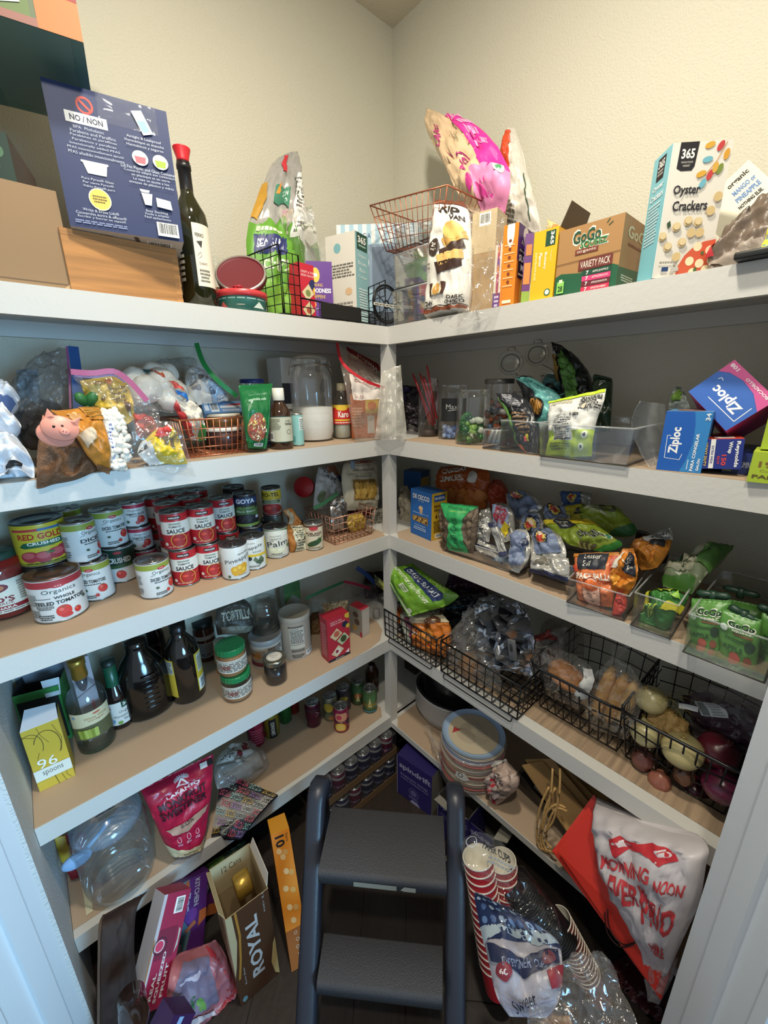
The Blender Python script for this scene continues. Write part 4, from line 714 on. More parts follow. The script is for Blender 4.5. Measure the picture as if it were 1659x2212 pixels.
# mini marshmallows
def pile(name,parent,rows,n,r,m,seed=1,thick=.02,sub=1,kind='stuff',elong=1.4):
 rr_=random.Random(seed);mb=MB();Mi=parent.matrix_world.inverted();Ls=[a for a,b in rows];Rs=[b for a,b in rows];bm=bmesh.new();bmesh.ops.create_icosphere(bm,subdivisions=sub,radius=1);bv=[v.co.copy()for v in bm.verts];bf=[[v.index for v in f.verts]for f in bm.faces];bm.free()
 for i in range(n):
  v=rr_.random();u=rr_.uniform(.06,.94);p=cat_rom(Ls,v).lerp(cat_rom(Rs,v),u);p+=(CP-p).normalized()*rr_.uniform(.2,1)*thick;R=Matrix.Rotation(rr_.uniform(0,6),3,V((rr_.uniform(-1,1),rr_.uniform(-1,1),1)).normalized());q=r*rr_.uniform(.75,1.2)
  mb.add([Mi@(p+R@V((x.x*q*elong,x.y*q,x.z*q)))for x in bv],bf,m[i%len(m)]if isinstance(m,list)else m,sub>0)
 o=mb.obj(name,parent);o['kind']=kind;return o
rw=[(222,1008,268,1014,.405),(220,970,280,982,.405),(216,925,279,935,.39),(215,888,250,886,.37)]
t=pbag('marshmallow_bag','clear bag of mini marshmallows with a blue and white label, right of the amber bag','L',rw,.05,FILM(),[PG([(0,.3),(.4,.33),(.42,.95),(0,.98)],'d7dce6'),SM(.03,.4,.38,.9,9,'4a5fa0'),RC(.05,.3,.35,.38,'4a5fa0'),PG([(0,.14),(.4,.16),(.4,.27),(0,.25)],'8fa0c8')],crump=.15,seed=19)
pile('marshmallows',t,RW('L',rw),150,.0078,mat('e6e2d6',.6),3,.02)
# yellow packet in its zip bag, cotton bag
pbag('morsels_bag','yellow baking morsels bag lying inside the pink-zip freezer bag','L',[(262,925,290,905,.33),(214,888,288,868,.33),(186,855,278,840,.31),(172,822,262,806,.29)],.045,mat('d8b74a',.35,bump=.4),[EL(.3,.5,.06,.06,'5c4a20'),EL(.6,.8,.08,.06,'c9783a'),EL(.35,.8,.08,.06,'8a6a2a'),SM(.5,.4,.9,.7,4,'6a5520'),RC(.7,.2,.85,.3,'5a3a20')],crump=.3,seed=20)
t=pbag('zipper_bag','freezer bag with a long pink zip strip around the yellow morsels bag','L',[(290,960,350,942,.37),(268,905,345,900,.37),(215,860,338,880,.37),(160,820,310,845,.355),(153,805,258,800,.33)],.02,WRAP('e8dfe2'),crump=.5,seed=21,two=False)
strip(t,smooth([pt(153,803,'L',.355),pt(200,806,'L',.36),pt(245,802,'L',.36),pt(278,822,'L',.365),(pt(318,866,'L',.375))]),.012,.0005,mat('a8567e',.4));strip(t,smooth([pt(160,812,'L',.356),pt(200,815,'L',.361),pt(245,811,'L',.361),pt(270,826,'L',.366)]),.004,.0005,mat('6a5a86',.4))
pbag('red_wrapper','crumpled red wrapper inside the clear bag between marshmallows and yellow bag','L',[(300,950,345,935,.35),(292,920,335,915,.35),(288,893,312,890,.34)],.04,mat('c4463c',.35,bump=.5),crump=.5,seed=22,cat='wrapper')
t=thing('cotton_bag','bag of big white marshmallows with teal, orange and blue print on top','bag',Matrix.Translation(pt(340,860,'L',.22)));Mi=t.matrix_world.inverted()
for i,(a,b,d,s_)in enumerate(((292,822,.25,.034),(318,840,.28,.036),(350,828,.26,.04),(378,848,.27,.034),(335,812,.22,.036),(365,862,.28,.03),(300,852,.27,.03),(395,870,.26,.03),(280,840,.24,.026),(362,808,.2,.03))):
 mb=MB();bm=bmesh.new();bmesh.ops.create_icosphere(bm,subdivisions=3,radius=1);p0=Mi@pt(a,b,'L',d);mb.add([p0+v.co*s_*(1+.12*noise.noise(v.co*2+V((i,0,0))))for v in bm.verts],[[v.index for v in f.verts]for f in bm.faces],mat('e3ded2',.7,bump=.3),True);bm.free();mb.obj('marshmallow',t)
bag('','',RW('L',[(285,880,405,895,.30),(270,845,405,865,.31),(278,815,385,830,.29),(300,800,350,802,.24)]),.05,FILM(),[PG([(.05,.92),(.35,1),(.6,.85),(.3,.8)],'1f6f74'),PG([(.35,.9),(.7,.82),(.72,.7),(.5,.78)],'c0563a'),PG([(.8,.45),(.98,.4),(1,.28),(.85,.3)],'1f6ab8'),PG([(.72,.62),(1,.5),(1,.42),(.8,.5)],'c8493e')],crump=.25,seed=23,parent=t,part_name='film_cover')
t=pbag('zipper_bag','hazy grey freezer bag against the wall behind the copper basket','L',[(345,880,440,870,.12),(328,830,432,820,.12),(332,790,425,785,.10),(345,775,418,775,.08)],.07,HAZE('a3a5a0'),crump=.4,seed=24)
t=pbag('morsels_bag','clear zip bag of yellow-labelled morsels at the shelf edge left of the copper basket','L',[(322,1004,406,1004,.405),(300,975,395,972,.40),(318,945,384,940,.39),(340,922,370,920,.37)],.05,mat('e0c22e',.3,bump=.35),[PG([(0,0),(.35,0),(.22,.5),(0,.55)],'dcdcd8'),PG([(0,.3),(.12,.5),(.2,.35)],'2e2e34'),PG([(.2,.8),(.7,1),(.95,1),(.6,.6),(.2,.6)],'c93c36'),RC(.5,.4,.62,.6,'5a4a1a'),RC(.66,.36,.76,.58,'5a4a1a'),TB('TOLL\nHOUSE',.86,.6,.2,.2,'5a4520',60),LN([(.4,.18),(.8,.12)],.02,'f2e6a0')],crump=.3,seed=25)
pbag('clear_wrap','clear freezer bag around the yellow bag, corner drooping over the shelf edge','L',[(408,1030,424,1034,.412),(285,1008,415,1005,.425),(280,960,400,955,.425),(300,905,385,915,.40)],.012,WRAP(),crump=.5,seed=26,two=False,cat='wrap')
t=thing('leaf_clip','dark green two-leaf bag clip standing behind the amber snack bag','clip',Matrix.Translation(pt(190,868,'L',.34)))
for k,(a,b,c_,d_)in enumerate(((166,850,188,878),(204,848,190,880))):
 A=pt(a,b,'L',.36)-t.location;B_=pt(c_,d_,'L',.34)-t.location;mb=MB();mb.tube([A,A.lerp(B_,.1),A.lerp(B_,.35),A.lerp(B_,.7),B_],[.003,.0085,.012,.009,.003],mat('2f6b35',.45),10);mb.obj('leaf',t)
mb=MB();mb.tube([pt(186,874,'L',.345)-t.location,pt(192,882,'L',.345)-t.location,pt(200,880,'L',.345)-t.location],.006,mat('2a6030',.45),8);mb.obj('clip_base',t)
# copper basket with contents
BL,BR=on(408,991,'z',zb),on(534,977,'z',zb)
hb=hz(BL,889)
basket('copper_basket','copper wire basket of jars and baking packets on the second shelf',BL,BR,.10,.17,'c07a5a',11,8,4,fl=.012,r=.0013,rr=.0026,metal=.75)
c,r,h=cylk(440,526,'L',.235,z+.006,924);t=jar('jam_jar','dark red jam jar with a white lid inside the copper basket',c,r,h,'e8c8c4','3a0a0c',.85,lidc='dcd9d2',lidh=.01,neck=.93)
jar('honey_jar','amber honey jar with a pale lid stacked on the dark red jar',c+V((0,0,h+.0045)),r*.98,.036,'e0c48a','7a5220',.9,lidc='cfc8b6',lidh=.008,neck=.93)
pbag('tortilla_packet','white packet with red and green edges in the left of the copper basket','L',[(412,952,445,950,.30),(396,915,440,905,.31),(378,880,425,875,.30),(365,862,400,858,.27)],.05,mat('ddd5c4',.4,bump=.4),[PG([(0,.1),(.2,.1),(.15,.9),(0,1)],'b5383a'),PG([(.5,0),(.9,0),(.9,.2),(.6,.25)],'3f8a44'),LN([(.05,.15),(.8,.05)],.04,'d8963a')],crump=.3,seed=27,cat='packet')
A=pt(442,893,'L',.27);B_=pt(528,889,'L',.27)
boxp('baking_box','blue and white baking box lying on the jars in the copper basket',A,B_,pt(440,868,'L',.25),.07,dict(f='6c93bd',t='9db6cf',r='7ea0c4'),fr=[BC(.18,.1,.38,.9),RC(.42,.4,.95,.6,'e4e6e8'),PG([(.5,.6),(.95,.8),(.95,.62)],'c83a4a'),SM(.45,.1,.9,.3,2,'e4e6e8'),RC(.04,.2,.14,.8,'dfe3ea')])
cc=[PG([(0,.0),(.45,0),(.35,1),(0,1)],'d6d2cb'),PG([(.45,0),(1,0),(1,.6),(.6,.5)],'8fb0cf'),EL(.45,.6,.1,.08,'5a4436'),EL(.62,.3,.1,.07,'4a5a78'),EL(.7,.55,.08,.06,'4a3a30'),PG([(.62,.02),(1,0),(1,.12),(.7,.2)],'e6e6e6'),T('CHOCOLATE',.24,.6,.36,.09,'6a6a72',40),TB('CHOCOLATE',.8,.12,.4,.07,'3c4a7a',20),SM(.1,.3,.3,.5,2,'8a8a90')]
t=pbag('chocolate_chip_bag','white and blue chocolate chip bag in a green-zip freezer bag above the copper basket','L',[(430,876,492,866,.26),(408,850,480,845,.25),(402,815,458,810,.22),(412,792,430,790,.19)],.045,mat('c9d2da',.35,bump=.35),cc,crump=.3,seed=28)
t=pbag('zipper_bag','clear freezer bag with a green zip strip rising above the copper basket','L',[(455,868,515,858,.28),(425,820,500,838,.27),(418,780,465,800,.24),(417,745,440,760,.2)],.015,WRAP(),crump=.5,seed=29,two=False)
strip(t,smooth([pt(424,741,'L',.21),pt(440,785,'L',.26),pt(470,822,'L',.29),(pt(512,856,'L',.30))]),.013,.0006,mat('1f8a45',.4))
# sprinkles pouch and bottles
rw=[(536,968,573,970,.375),(530,935,580,930,.38),(522,880,583,870,.37),(515,832,588,828,.33)]
S_=[EL(.42,.36,.36,.2,'9a5a42')]+[LN([(x,y),(x+a,y+b)],.02,c_)for x,y,a,b,c_ in[((lambda r_:(.42+.3*math.cos(r_*7)*(r_%1)**.5,.36+.17*math.sin(r_*7)*(r_%1)**.5,.05*math.cos(r_*3),.03*math.sin(r_*5),('d9d2a0','c8574a','e2dcc8','d8c86a','b8402e','e8e4d4')[int(r_*10)%6]))(i*.173))for i in range(110)]]
pbag('sprinkle_pouch','dark green sprinkle mix pouch with a round window beside the copper basket','L',rw,.045,mat('1e6a3a',.28,bump=.2),[PG([(.75,0),(1,0),(1,1),(.9,.6)],'2a8a4e'),TB('sprinkle mix',.5,.72,.62,.05,'a9cdb2'),T('CHOCOLATE FLAVOR',.5,.79,.6,.025,'7fae8c'),BC(.25,.06,.7,.13)]+S_,cat='pouch',crump=.08,seam=(-.01,.05))
c,r,h=cylk(531,580,'L',.17,z,822);jar('glass_jar','pale glass jar with a navy blue lid peeking over the sprinkle pouch',c,r,h,'dfe4c8','a9a88a',.6,lidc='22357a',lidh=.012,neck=.95)
c,r,h=cylk(570,592,'L',.28,z,880);can('spray_can','slim blue and silver can between sprinkle pouch and vanilla bottle',c,r,h,'a7adb8',[RC(.2,0,.8,1,'39508a'),SM(.25,.1,.75,.9,12,'ccd3e0')],ring=False)
c,r,h=cylk(584,633,'L',.355,z,838)
vessel('vanilla_bottle','brown vanilla extract bottle with a white cap and cream label',up(c),[(r*.9,0),(r,.004),(r,h*.55),(r*.85,h*.64),(r*.5,h*.76),(r*.36,h*.80),(r*.36,h*.86)],mat('3a2418',.06,spec=.8),[('cap',[(r*.5,h*.80),(r*.52,h*.81),(r*.5,h),(0.0001,h)],mat('d8d4c8',.4))],[RC(.05,.05,.95,.98,'c3c0a8'),RC(.05,.04,.95,.07,'2a4a3a'),RC(.05,.95,.95,.98,'2a4a3a'),T('PURE',.7,.8,.14,.06,'2a3530'),TB('VANILLA',.72,.7,.24,.09,'2a3530'),RING(.7,.42,.06,.06,.012,'7a6a50'),BC(.15,.1,.3,.4),SM(.12,.5,.5,.9,7,'8a8870')],cylsurf(r,h*.1,h*.56,100))
c,r,h=cylk(629,657,'L',.335,z,893);can('salt_canister','small teal salt canister beside the vanilla bottle',c,r,h,'8cc0b8',[RC(.1,.1,.4,.3,'5a9a92'),RC(.6,.5,.9,.95,'e4e9e4'),SM(.62,.52,.88,.9,6,'4a6a66')],lid='c8c8c0',ring=False,cat='canister')
boxk('tea_package','white package with black print behind the big sugar jar','L',(619,.17),(690,.15),772,z,.08,dict(f='c9c8c2',t='b9b8b2'),fr=[RC(.0,.45,.3,.7,'2c2f38'),SM(.1,.1,.9,.4,5,'6a6862'),EL(.75,.3,.06,.05,'4a4038')])
# swing-top jar of sugar
c,r,h=cylk(634,722,'L',.245,z,768)
t=thing('storage_jar','tall swing-top glass jar half full of white sugar','jar',up(c));g=GLASS('e4ecea');mb=MB();mb.lathe([(r*.88,.002),(r,.012),(r,h*.72),(r*.9,h*.82),(r*.76,h*.87),(r*.76,h*.90)],g,40,cap=False);mb.lathe([(.0001,.003),(r*.88,.002)],g,40,cap=False)
for k in range(5):mb.lathe([(r*1.0,h*(.15+k*.1)),(r*1.006,h*(.153+k*.1)),(r,h*(.156+k*.1))],g,40,cap=False)
mb.obj('glass_body',t)
mb=MB();mb.lathe([(r*.84,.006),(r*.96,.03),(r*.96,h*.405),(r*.5,h*.415),(.0001,h*.412)],mat('ece9e2',.7),36);mb.obj('sugar',t)
mb=MB();mb.lathe([(r*.8,h*.915),(r*.82,h*.93),(r*.8,h*.97),(r*.6,h),(.0001,h)],GLASS('dfe8e4'),36,cap=False);mb.obj('glass_lid',t)
wm=mat('b9b4aa',.25,.9);mb=MB();mb.tube([V((math.cos(a)*r*.8,math.sin(a)*r*.8,h*.885))for a in[i*math.pi/12 for i in range(24)]],.0016,wm,6,True)
for sx in(-1,1):mb.tube([V((sx*r*.8,-.01,h*.885)),V((sx*r*.95,-.012,h*.84)),V((sx*r*1.02,-.004,h*.78)),V((sx*r*.93,.008,h*.9)),V((sx*r*.84,.0,h*.97))],.0014,wm,5)
mb.obj('wire_clasp',t)
c,r,h=cylk(721,759,'L',.275,z,828)
t=vessel('syrup_bottle','clear corn syrup bottle with a red and yellow label, right of the sugar jar',up(c),[(r*.9,0),(r,.005),(r*.98,h*.2),(r*.9,h*.24),(r*.96,h*.27),(r*.96,h*.6),(r*.9,h*.68),(r*.5,h*.82),(r*.4,h*.88)],GLASS('d8dccc'),[('cap',[(r*.46,h*.87),(r*.48,h*.88),(r*.46,h),(.0001,h)],mat('b3a88a',.35)),('contents',[(r*.8,.004),(r*.92,.01),(r*.88,h*.22),(r*.88,h*.3),(.0001,h*.3)],mat('b9b8a8',.2))],[RC(0,0,1,1,'c92a26'),RC(0,.86,1,1,'e8c33a'),EL(.5,.85,.2,.14,'e8c33a'),TB('Karo',.55,.52,.34,.32,'f4efe6'),RC(.25,.18,.8,.26,'e8c33a'),SM(.25,.04,.85,.14,1,'f0d8c8')],cylsurf(r*.965,h*.27,h*.62,105))
# freezer bag with orange carton, tea bag, hanging clear bag
pbag('tea_packet','red iced tea packet tilted in the corner behind the orange carton bag','L',[(742,860,790,870,.14),(745,810,800,830,.14),(752,775,822,800,.14),(748,748,815,785,.13)],.03,mat('8e1f22',.4,bump=.2),[PG([(.1,.85),(.9,.98),(.95,.9),(.15,.75)],'a32a2c'),TB('LUZIANNE',.62,.7,.8,.1,'d9cfc4',-28),RC(.05,.7,.25,.78,'b99a6a')],crump=.1,seed=30,cat='packet')
A,B_=col(760,'L',.30,z),col(822,'L',.35,z)
carton('baking_soda_box','orange carton inside the red-zip freezer bag next to the syrup bottle',A,B_,A+V((0,0,hz(A,850))),.07,dict(f='cf6a2c',l='b85a24',r='d9762f',t='c86a30'),fr=[RC(.0,.2,.45,.8,'c05f25'),RC(.55,.1,.8,.5,'e0d8cc'),SM(.05,.25,.4,.7,7,'e8b48a'),RC(.5,.55,.95,.9,'e8c04a'),EL(.72,.72,.15,.1,'d9762f')])
t=pbag('zipper_bag','clear freezer bag with a red zip strip and a Contents label, by the post','L',[(768,955,828,948,.40),(757,900,838,900,.405),(748,850,836,850,.40),(738,800,838,838,.37),(728,742,800,792,.30)],.02,WRAP('e9dccb'),[RC(.1,.42,.82,.72,'cfc5bd'),TB('Contents:',.42,.66,.5,.05,'8a4a44'),T('Date:',.26,.46,.22,.04,'8a4a44')],crump=.3,seed=31)
strip(t,smooth([pt(728,740,'L',.31),pt(740,784,'L',.36),pt(785,820,'L',.405),(pt(831,838,'L',.415))]),.009,.0007,mat('c8232e',.35))
pbag('plastic_bag','empty clear plastic bag hanging down in front of the corner post','c',[(808,948,870,956,1.42),(812,925,878,935,1.41),(818,870,872,870,1.42),(822,820,868,815,1.43),(826,800,866,790,1.44)],.02,HAZE('d8d4c6'),crump=.6,seed=32,nu=16,nv=22)
# ================================================================ SECOND SHELF, right run
pbag('grey_snack_bag','dim grey and purple crinkled bag in the corner right of the post','R',[(872,940,925,942,.13),(866,890,918,890,.13),(868,830,905,835,.11)],.08,mat('5a5258',.3,.3,bump=.5),[PG([(.1,.6),(.5,.7),(.4,.95),(.1,.9)],'5a4a7a'),EL(.5,.2,.15,.1,'b9b4b0')],crump=.4,seed=33)
c,r,h=cylk(903,947,'R',.25,z,828);t=jar('glass_jar','glass jar holding long red wrapped candy sticks',c,r,h,'c9ccc8','3a2a28',.12)
for i,(x0,y0,x1,y1,w_)in enumerate(((945,920,891,806,5),(948,915,907,806,6),(950,900,922,789,5),(938,918,898,822,5),(952,905,915,812,5))):
 A,B_=pt(x0-8,y0,'R',.25),pt(x1,y1,'R',.27);o=thing('candy_stick',('leftmost red candy stick in the glass jar','second red candy stick from the left in the jar','tallest red candy stick in the glass jar','lowest, thin red candy stick in the glass jar','red candy stick behind the tallest one in the jar')[i],'candy',Matrix.Translation(A),'red candy sticks in the glass jar');mb=MB();mb.tube([V(),(B_-A)*.5,(B_-A)*.93,(B_-A)],[.0042,.0042,.004,.0022],mat('a3232b',.3),8);mb.obj('wrapper',o)
pbag('jerky_stick','flat clear and brown snack strip standing behind the candy sticks','R',[(935,890,950,890,.2),(928,816,946,818,.19)],.01,mat('8a5f50',.3,bump=.4),[RC(.1,.6,.9,1,'d8cfc8')],cat='snack')
c,r,h=cylk(946,1010,'R',.245,z,832);t=jar('glass_jar','square-shouldered jar with a black chalk label over blue packets',c,r,h,'d5dcd8',None,.3,items=[RC(.25,.38,.78,.85,'17181a'),T('Maxi',.48,.68,.24,.1,'b9b9b4'),LN([(.4,.6),(.58,.62)],.01,'b9b9b4')],z0=0,z1=.9,neck=.9,fm=mat('6f92cc',.5,bump=.9,bs=60))
pile('blue_packets',t,[(c+V((-.02,.03,.008)),c+V((.02,-.03,.008))),(c+V((-.02,.03,.04)),c+V((.02,-.03,.04)))],50,.0095,[mat('7ea2dc',.4),mat('5578b8',.4),mat('a9bfe0',.4)],6,.03)
c,r,h=cylk(984,1056,'R',.315,z,842);t=jar('glass_jar','round glass jar half full of green wrapped candies',c,r,h,'d9dfda',None,.35,neck=.88)
pile('wrapped_candies',t,[(c+V((-.02,.032,.012)),c+V((.02,-.032,.012))),(c+V((-.02,.03,.085)),c+V((.02,-.025,.075)))],90,.011,[mat('3a7a3c',.3,bump=.3),mat('25562e',.3),mat('8fb95a',.3),mat('2a5f30',.3),mat('316e34',.3),mat('1d4a28',.3),mat('d5dccb',.3)],7,.036,elong=1.7)
c,r,h=cylk(1042,1102,'R',.23,z,822);t=jar('glass_jar','glass jar with a dark lid packed with colourful tea packets',c,r,h,'b9bcb8',None,.5,lidc='4a4844',lidh=.014,neck=.95)
pile('tea_packets',t,[(c+V((-.02,.03,.02)),c+V((.02,-.03,.02))),(c+V((-.02,.03,.13)),c+V((.02,-.03,.13)))],40,.011,[mat('8a5a4a',.4),mat('b9b4ae',.4),mat('3f5f7a',.4),mat('c8643a',.4),mat('4a4642',.4)],8,.034,elong=1.6)
def swing(label,c,r,h,lidc_,yw=0,ringc='7f7f78'):
 t=thing('storage_jar',label,'jar',up(c,yw));g=GLASS('cfd6d2');mb=MB();mb.lathe([(r*.9,.002),(r,.01),(r,h*.75),(r*.8,h*.88),(r*.78,h)],g,36,cap=False);mb.obj('glass_body',t)
 mb=MB();mb.tube([V((math.cos(a)*r*.8,math.sin(a)*r*.8,h*.96))for a in[i*math.pi/12 for i in range(24)]],.002,wm,6,True);mb.obj('wire_ring',t)
 Mi=t.matrix_world.inverted();L_=Mi@lidc_;nn=(Mi.to_3x3()@(CP-lidc_).normalized());Q=Matrix.Translation(L_)@nn.to_track_quat('Z','Y').to_matrix().to_4x4()@Matrix.Rotation(.35,4,'X')
 mb=MB();mb.lathe([(r*.82,0),(r*.86,.005),(r*.8,.011),(r*.62,.012),(r*.6,.006),(r*.35,.006),(r*.33,.01),(.0001,.01)],g,36,Q);mb.tube([Q@V((math.cos(a)*r*.84,math.sin(a)*r*.84,.006))for a in[i*math.pi/12 for i in range(24)]],.003,mat('8f918c',.3,kind='film'),6,True);mb.tube([Q@V((math.cos(a)*r*.6,math.sin(a)*r*.6,.01))for a in[i*math.pi/12 for i in range(24)]],.0016,mat('6f716c',.3),5,True)
 mb.tube([Q@V((-.012,r*.84,.004)),Q@V((-.01,r*1.02,.006)),Q@V((.01,r*1.02,.006)),Q@V((.012,r*.84,.004))],.0015,wm,5);mb.obj('glass_lid',t)
 mb=MB();e=Q@V((r*.4,-r*.8,0));mb.tube([e,e.lerp(V((r*.7,0,h*.96)),.5),V((r*.2,0,h*.96))],.0016,wm,5);mb.obj('wire_clasp',t);return t
c,r,h=cylk(1085,1148,'R',.14,z,842);swing('empty swing-top jar whose round lid stands open at left',c,r,h,pt(1103,782,'R',.17))
c,r,h=cylk(1150,1214,'R',.11,z,805);swing('second empty swing-top jar, its open lid reaching highest',c,r,h,pt(1160,764,'R',.07))
A,B_=V((-.36,-.652,z)),V((-.36,-.705,z))
BA,BB=col(1043,'R',.39,zb),col(1079,'R',.39,zb);acrylic('clear_bin','small clear bin of silver tubes next to the green candy jar',BA,BB,.055,.16,fl=.002)
for i in range(3):
 A=pt(1056+i*10,958,'R',.375);B_=pt(1066+i*9,928,'R',.36);A.z=max(A.z,z+.008);o=thing('battery','silver battery lying in the small clear bin','battery',Matrix.Translation(A),'silver tubes in the small clear bin');mb=MB();d_=B_-A;mb.tube([V(),d_*.02,d_*.85,d_],[.006,.0072,.0072,.006],mat('8f8f90',.35,.5),12);mb.obj('tube_body',o)
 mb=MB();mb.tube([d_,d_*1.06],.003,mat('3a3a3a',.3),8);mb.obj('tip',o)
BA,BB=col(1082,'R',.395,zb),col(1160,'R',.395,zb);acrylic('clear_bin','clear bin holding the black snack bag on the second shelf',BA,BB,hz(BA,908),.30,fl=.004,th=.0025)
BA,BB=col(1166,'R',.410,zb),col(1352,'R',.410,zb);acrylic('clear_bin','wide clear bin, half empty, holding the lime green bag',BA,BB,hz(BA,915),.33,fl=.006,th=.0025)
pbag('snack_bag','black and dark green chip bag standing tallest behind the wide bin','R',[(1215,885,1290,885,.2),(1205,850,1288,855,.2),(1200,800,1276,812,.18),(1196,768,1250,775,.15),(1191,740,1212,746,.12)],.08,mat('1c211c',.25,bump=.3),[PG([(.25,.15),(.6,.1),(.62,.5),(.45,.8),(.22,.7)],'5a8a3a')]+[LN([(.27,.2+i*.07),(.6,.16+i*.07)],.02,'2a4a20')for i in range(8)]+[PG([(.0,.3),(.18,.3),(.16,.7),(.02,.7)],'7a5a2a'),EL(.1,.5,.06,.12,'a8843a'),TB('HEY',.22,.8,.2,.06,'d8d8d0',70),TB('LIME & CHILI',.35,.12,.5,.05,'d8d8d0',10)],crump=.2,seed=34)
pbag('snack_bag','very dark green bag behind the lime bag at right','R',[(1270,940,1318,930,.26),(1272,880,1320,870,.26),(1278,840,1322,832,.25),(1284,808,1322,818,.23)],.05,mat('16281a',.3,bump=.25),[RC(0,.85,1,1,'24402a')]+[LN([(0,.5+i*.06),(1,.47+i*.06)],.015,'0e1c12')for i in range(6)],crump=.15,seed=35)
pbag('cookie_bag','teal, black and brown cookie bag leaning between the black and lime bags','R',[(1150,925,1195,920,.31),(1135,885,1205,880,.30),(1130,850,1210,858,.29),(1118,825,1180,835,.27),(1113,814,1140,814,.24)],.06,mat('6fb5b0',.3,bump=.25),[PG([(0,0),(.35,0),(.4,.5),(.1,.7),(0,.8)],'1b1c20'),EL(.45,.25,.22,.13,'1b1c20'),EL(.45,.25,.18,.1,'b8843a')]+[LN([(.3+i*.06,.18),(.32+i*.06,.32)],.02,'5a3a1c')for i in range(6)]+[PG([(.1,.86),(.7,.9),(.9,.8),(.3,.78)],'2a2c30'),EL(.28,.87,.1,.05,'d9d5d0'),EL(.28,.87,.05,.025,'2a2a2a'),TB('COOKIES',.58,.66,.5,.07,'2a6a6a',-22),LN([(.1,.74),(.95,.56)],.03,'3c8f8c')],crump=.15,seed=36)
pbag('teal_snack_bag','dim teal snack bag with a round cookie picture behind the cookie bag','R',[(1180,880,1235,880,.2),(1175,840,1228,845,.2),(1182,808,1205,812,.18)],.05,mat('4a7472',.3,bump=.3),[EL(.4,.5,.2,.14,'1c1e20')],crump=.3,seed=37)
pbag('black_snack_bag','black snack bag with white print and a green and orange edge, in the clear bin','R',[(1146,984,1160,982,.38),(1118,955,1162,955,.37),(1105,915,1155,905,.36),(1085,872,1145,872,.34),(1070,850,1112,848,.32)],.05,mat('26272c',.3,bump=.3),[RC(.25,.68,.72,.92,'3c3d44'),SM(.28,.7,.7,.9,7,'b9b9bc'),PG([(0,.1),(.12,.1),(.2,.5),(.1,.85),(0,.8)],'6a9a4a'),PG([(0,0),(.2,0),(.2,.2),(0,.25)],'d86a3a'),PG([(.1,.03),(.3,.02),(.3,.1)],'c83a7a'),SM(.3,.35,.8,.6,6,'8a6a4a'),EL(.6,.3,.12,.05,'d8c83a'),EL(.5,.28,.08,.04,'c83a5a')],crump=.2,seed=38,clampz=zb+.004)
lb=[PG([(0,0),(1,0),(1,.36),(.6,.34),(.3,.37),(0,.35)],'b5cf2e'),PG([(0,.9),(1,.9),(1,1),(0,1)],'bfd62f'),RC(.18,.22,.62,.62,'cfcfca'),RC(.2,.24,.6,.6,'b9bbb8'),TB('100',.62,.56,.16,.04,'2a2a2a'),T('Calories',.36,.56,.2,.03,'2a2a2a'),SM(.21,.25,.59,.53,9,'55565a'),RC(.2,.23,.58,.25,'33343a'),SM(.1,.78,.5,.84,2,'b8a87a'),SM(.65,.62,.98,.86,6,'3a3a3a'),EL(.75,.68,.04,.05,'c8c0a8'),SM(.15,.12,.6,.2,3,'6a7a20'),EL(.88,.29,.05,.04,'e9eedd'),EL(.84,.14,.05,.04,'e9eedd'),EL(.84,.14,.02,.018,'2a2a2a'),EL(.88,.29,.02,.018,'2a2a2a')]
pbag('lime_snack_bag','lime green and white snack bag, back label showing, in the wide clear bin','R',[(1176,990,1278,986,.385),(1186,950,1280,948,.385),(1183,912,1290,905,.375),(1185,885,1304,868,.36),(1186,868,1309,840,.345)],.055,mat('dcdcd6',.3,bump=.25),lb,crump=.14,seam=(.03,.09),clampz=zb+.004)
# clear curved sheet and kitchen boxes at right
t=thing('clear_flap','curved clear plastic flap beside the blue freezer bag box','lid',Matrix.Translation(pt(1400,1000,'R',.37)));Mi=t.matrix_world.inverted();mb=MB();G=[]
for j in range(9):
 f=j/8;a=cat_rom([V((1432,1008,0)),V((1402,1008,0)),V((1372,950,0)),V((1364,905,0)),V((1384,866,0))],f);G.append([Mi@pt(a.x+(1438-a.x)*i/5,a.y+(-5+12*f)*i/5,'R',.39-.05*math.sin(i/5*3))for i in range(6)])
mb.grid(G,HAZE('9fa3a3'));mb.tube([g_[0]for g_ in G],.0012,mat('e0e4e4',.15,kind='film'),5);mb.obj('clear_sheet',t)
def swoosh(c1):return[PG([(.0,0),(.62,0),(.72,.25),(.76,.5),(.72,.8),(.66,1),(0,1)],c1)]
A,B_=col(1417,'R',.395,zb),col(1513,'R',.385,zb)
carton('freezer_bag_box','upright blue gallon freezer bag box reading PARA CONGELAR',A,B_,A+V((0,0,hz(A,888))),.13,dict(f='2f7fc0',t='5a86b0',l='1f5fa8'),fr=[PG([(0,0),(.52,0),(.62,.2),(.7,.5),(.68,.8),(.62,1),(0,1)],'1659b0'),TB('Ziploc',.33,.52,.44,.28,'f4f4f2',90),LN([(.14,.22),(.12,.6),(.2,.6)],.012,'f4f4f2'),LN([(.14,.22),(.48,.2),(.52,.3)],.012,'f4f4f2'),TB('PARA CONGELAR',.78,.34,.62,.07,'eef2f6',90),TB('GALÓN',.9,.14,.2,.07,'eef2f6',90),TB('34',.92,.92,.12,.1,'d8e4ee',90),SM(.66,.05,.7,.22,1,'cfe0f0',1)],tp=[EL(.5,.5,.35,.3,'8a5a4a'),T('FREEZER',.5,.5,.4,.15,'d8d4d0')])
A,B_,Tq=pt(1487,846,'R',.33),pt(1568,931,'R',.345),pt(1586,776,'R',.31)
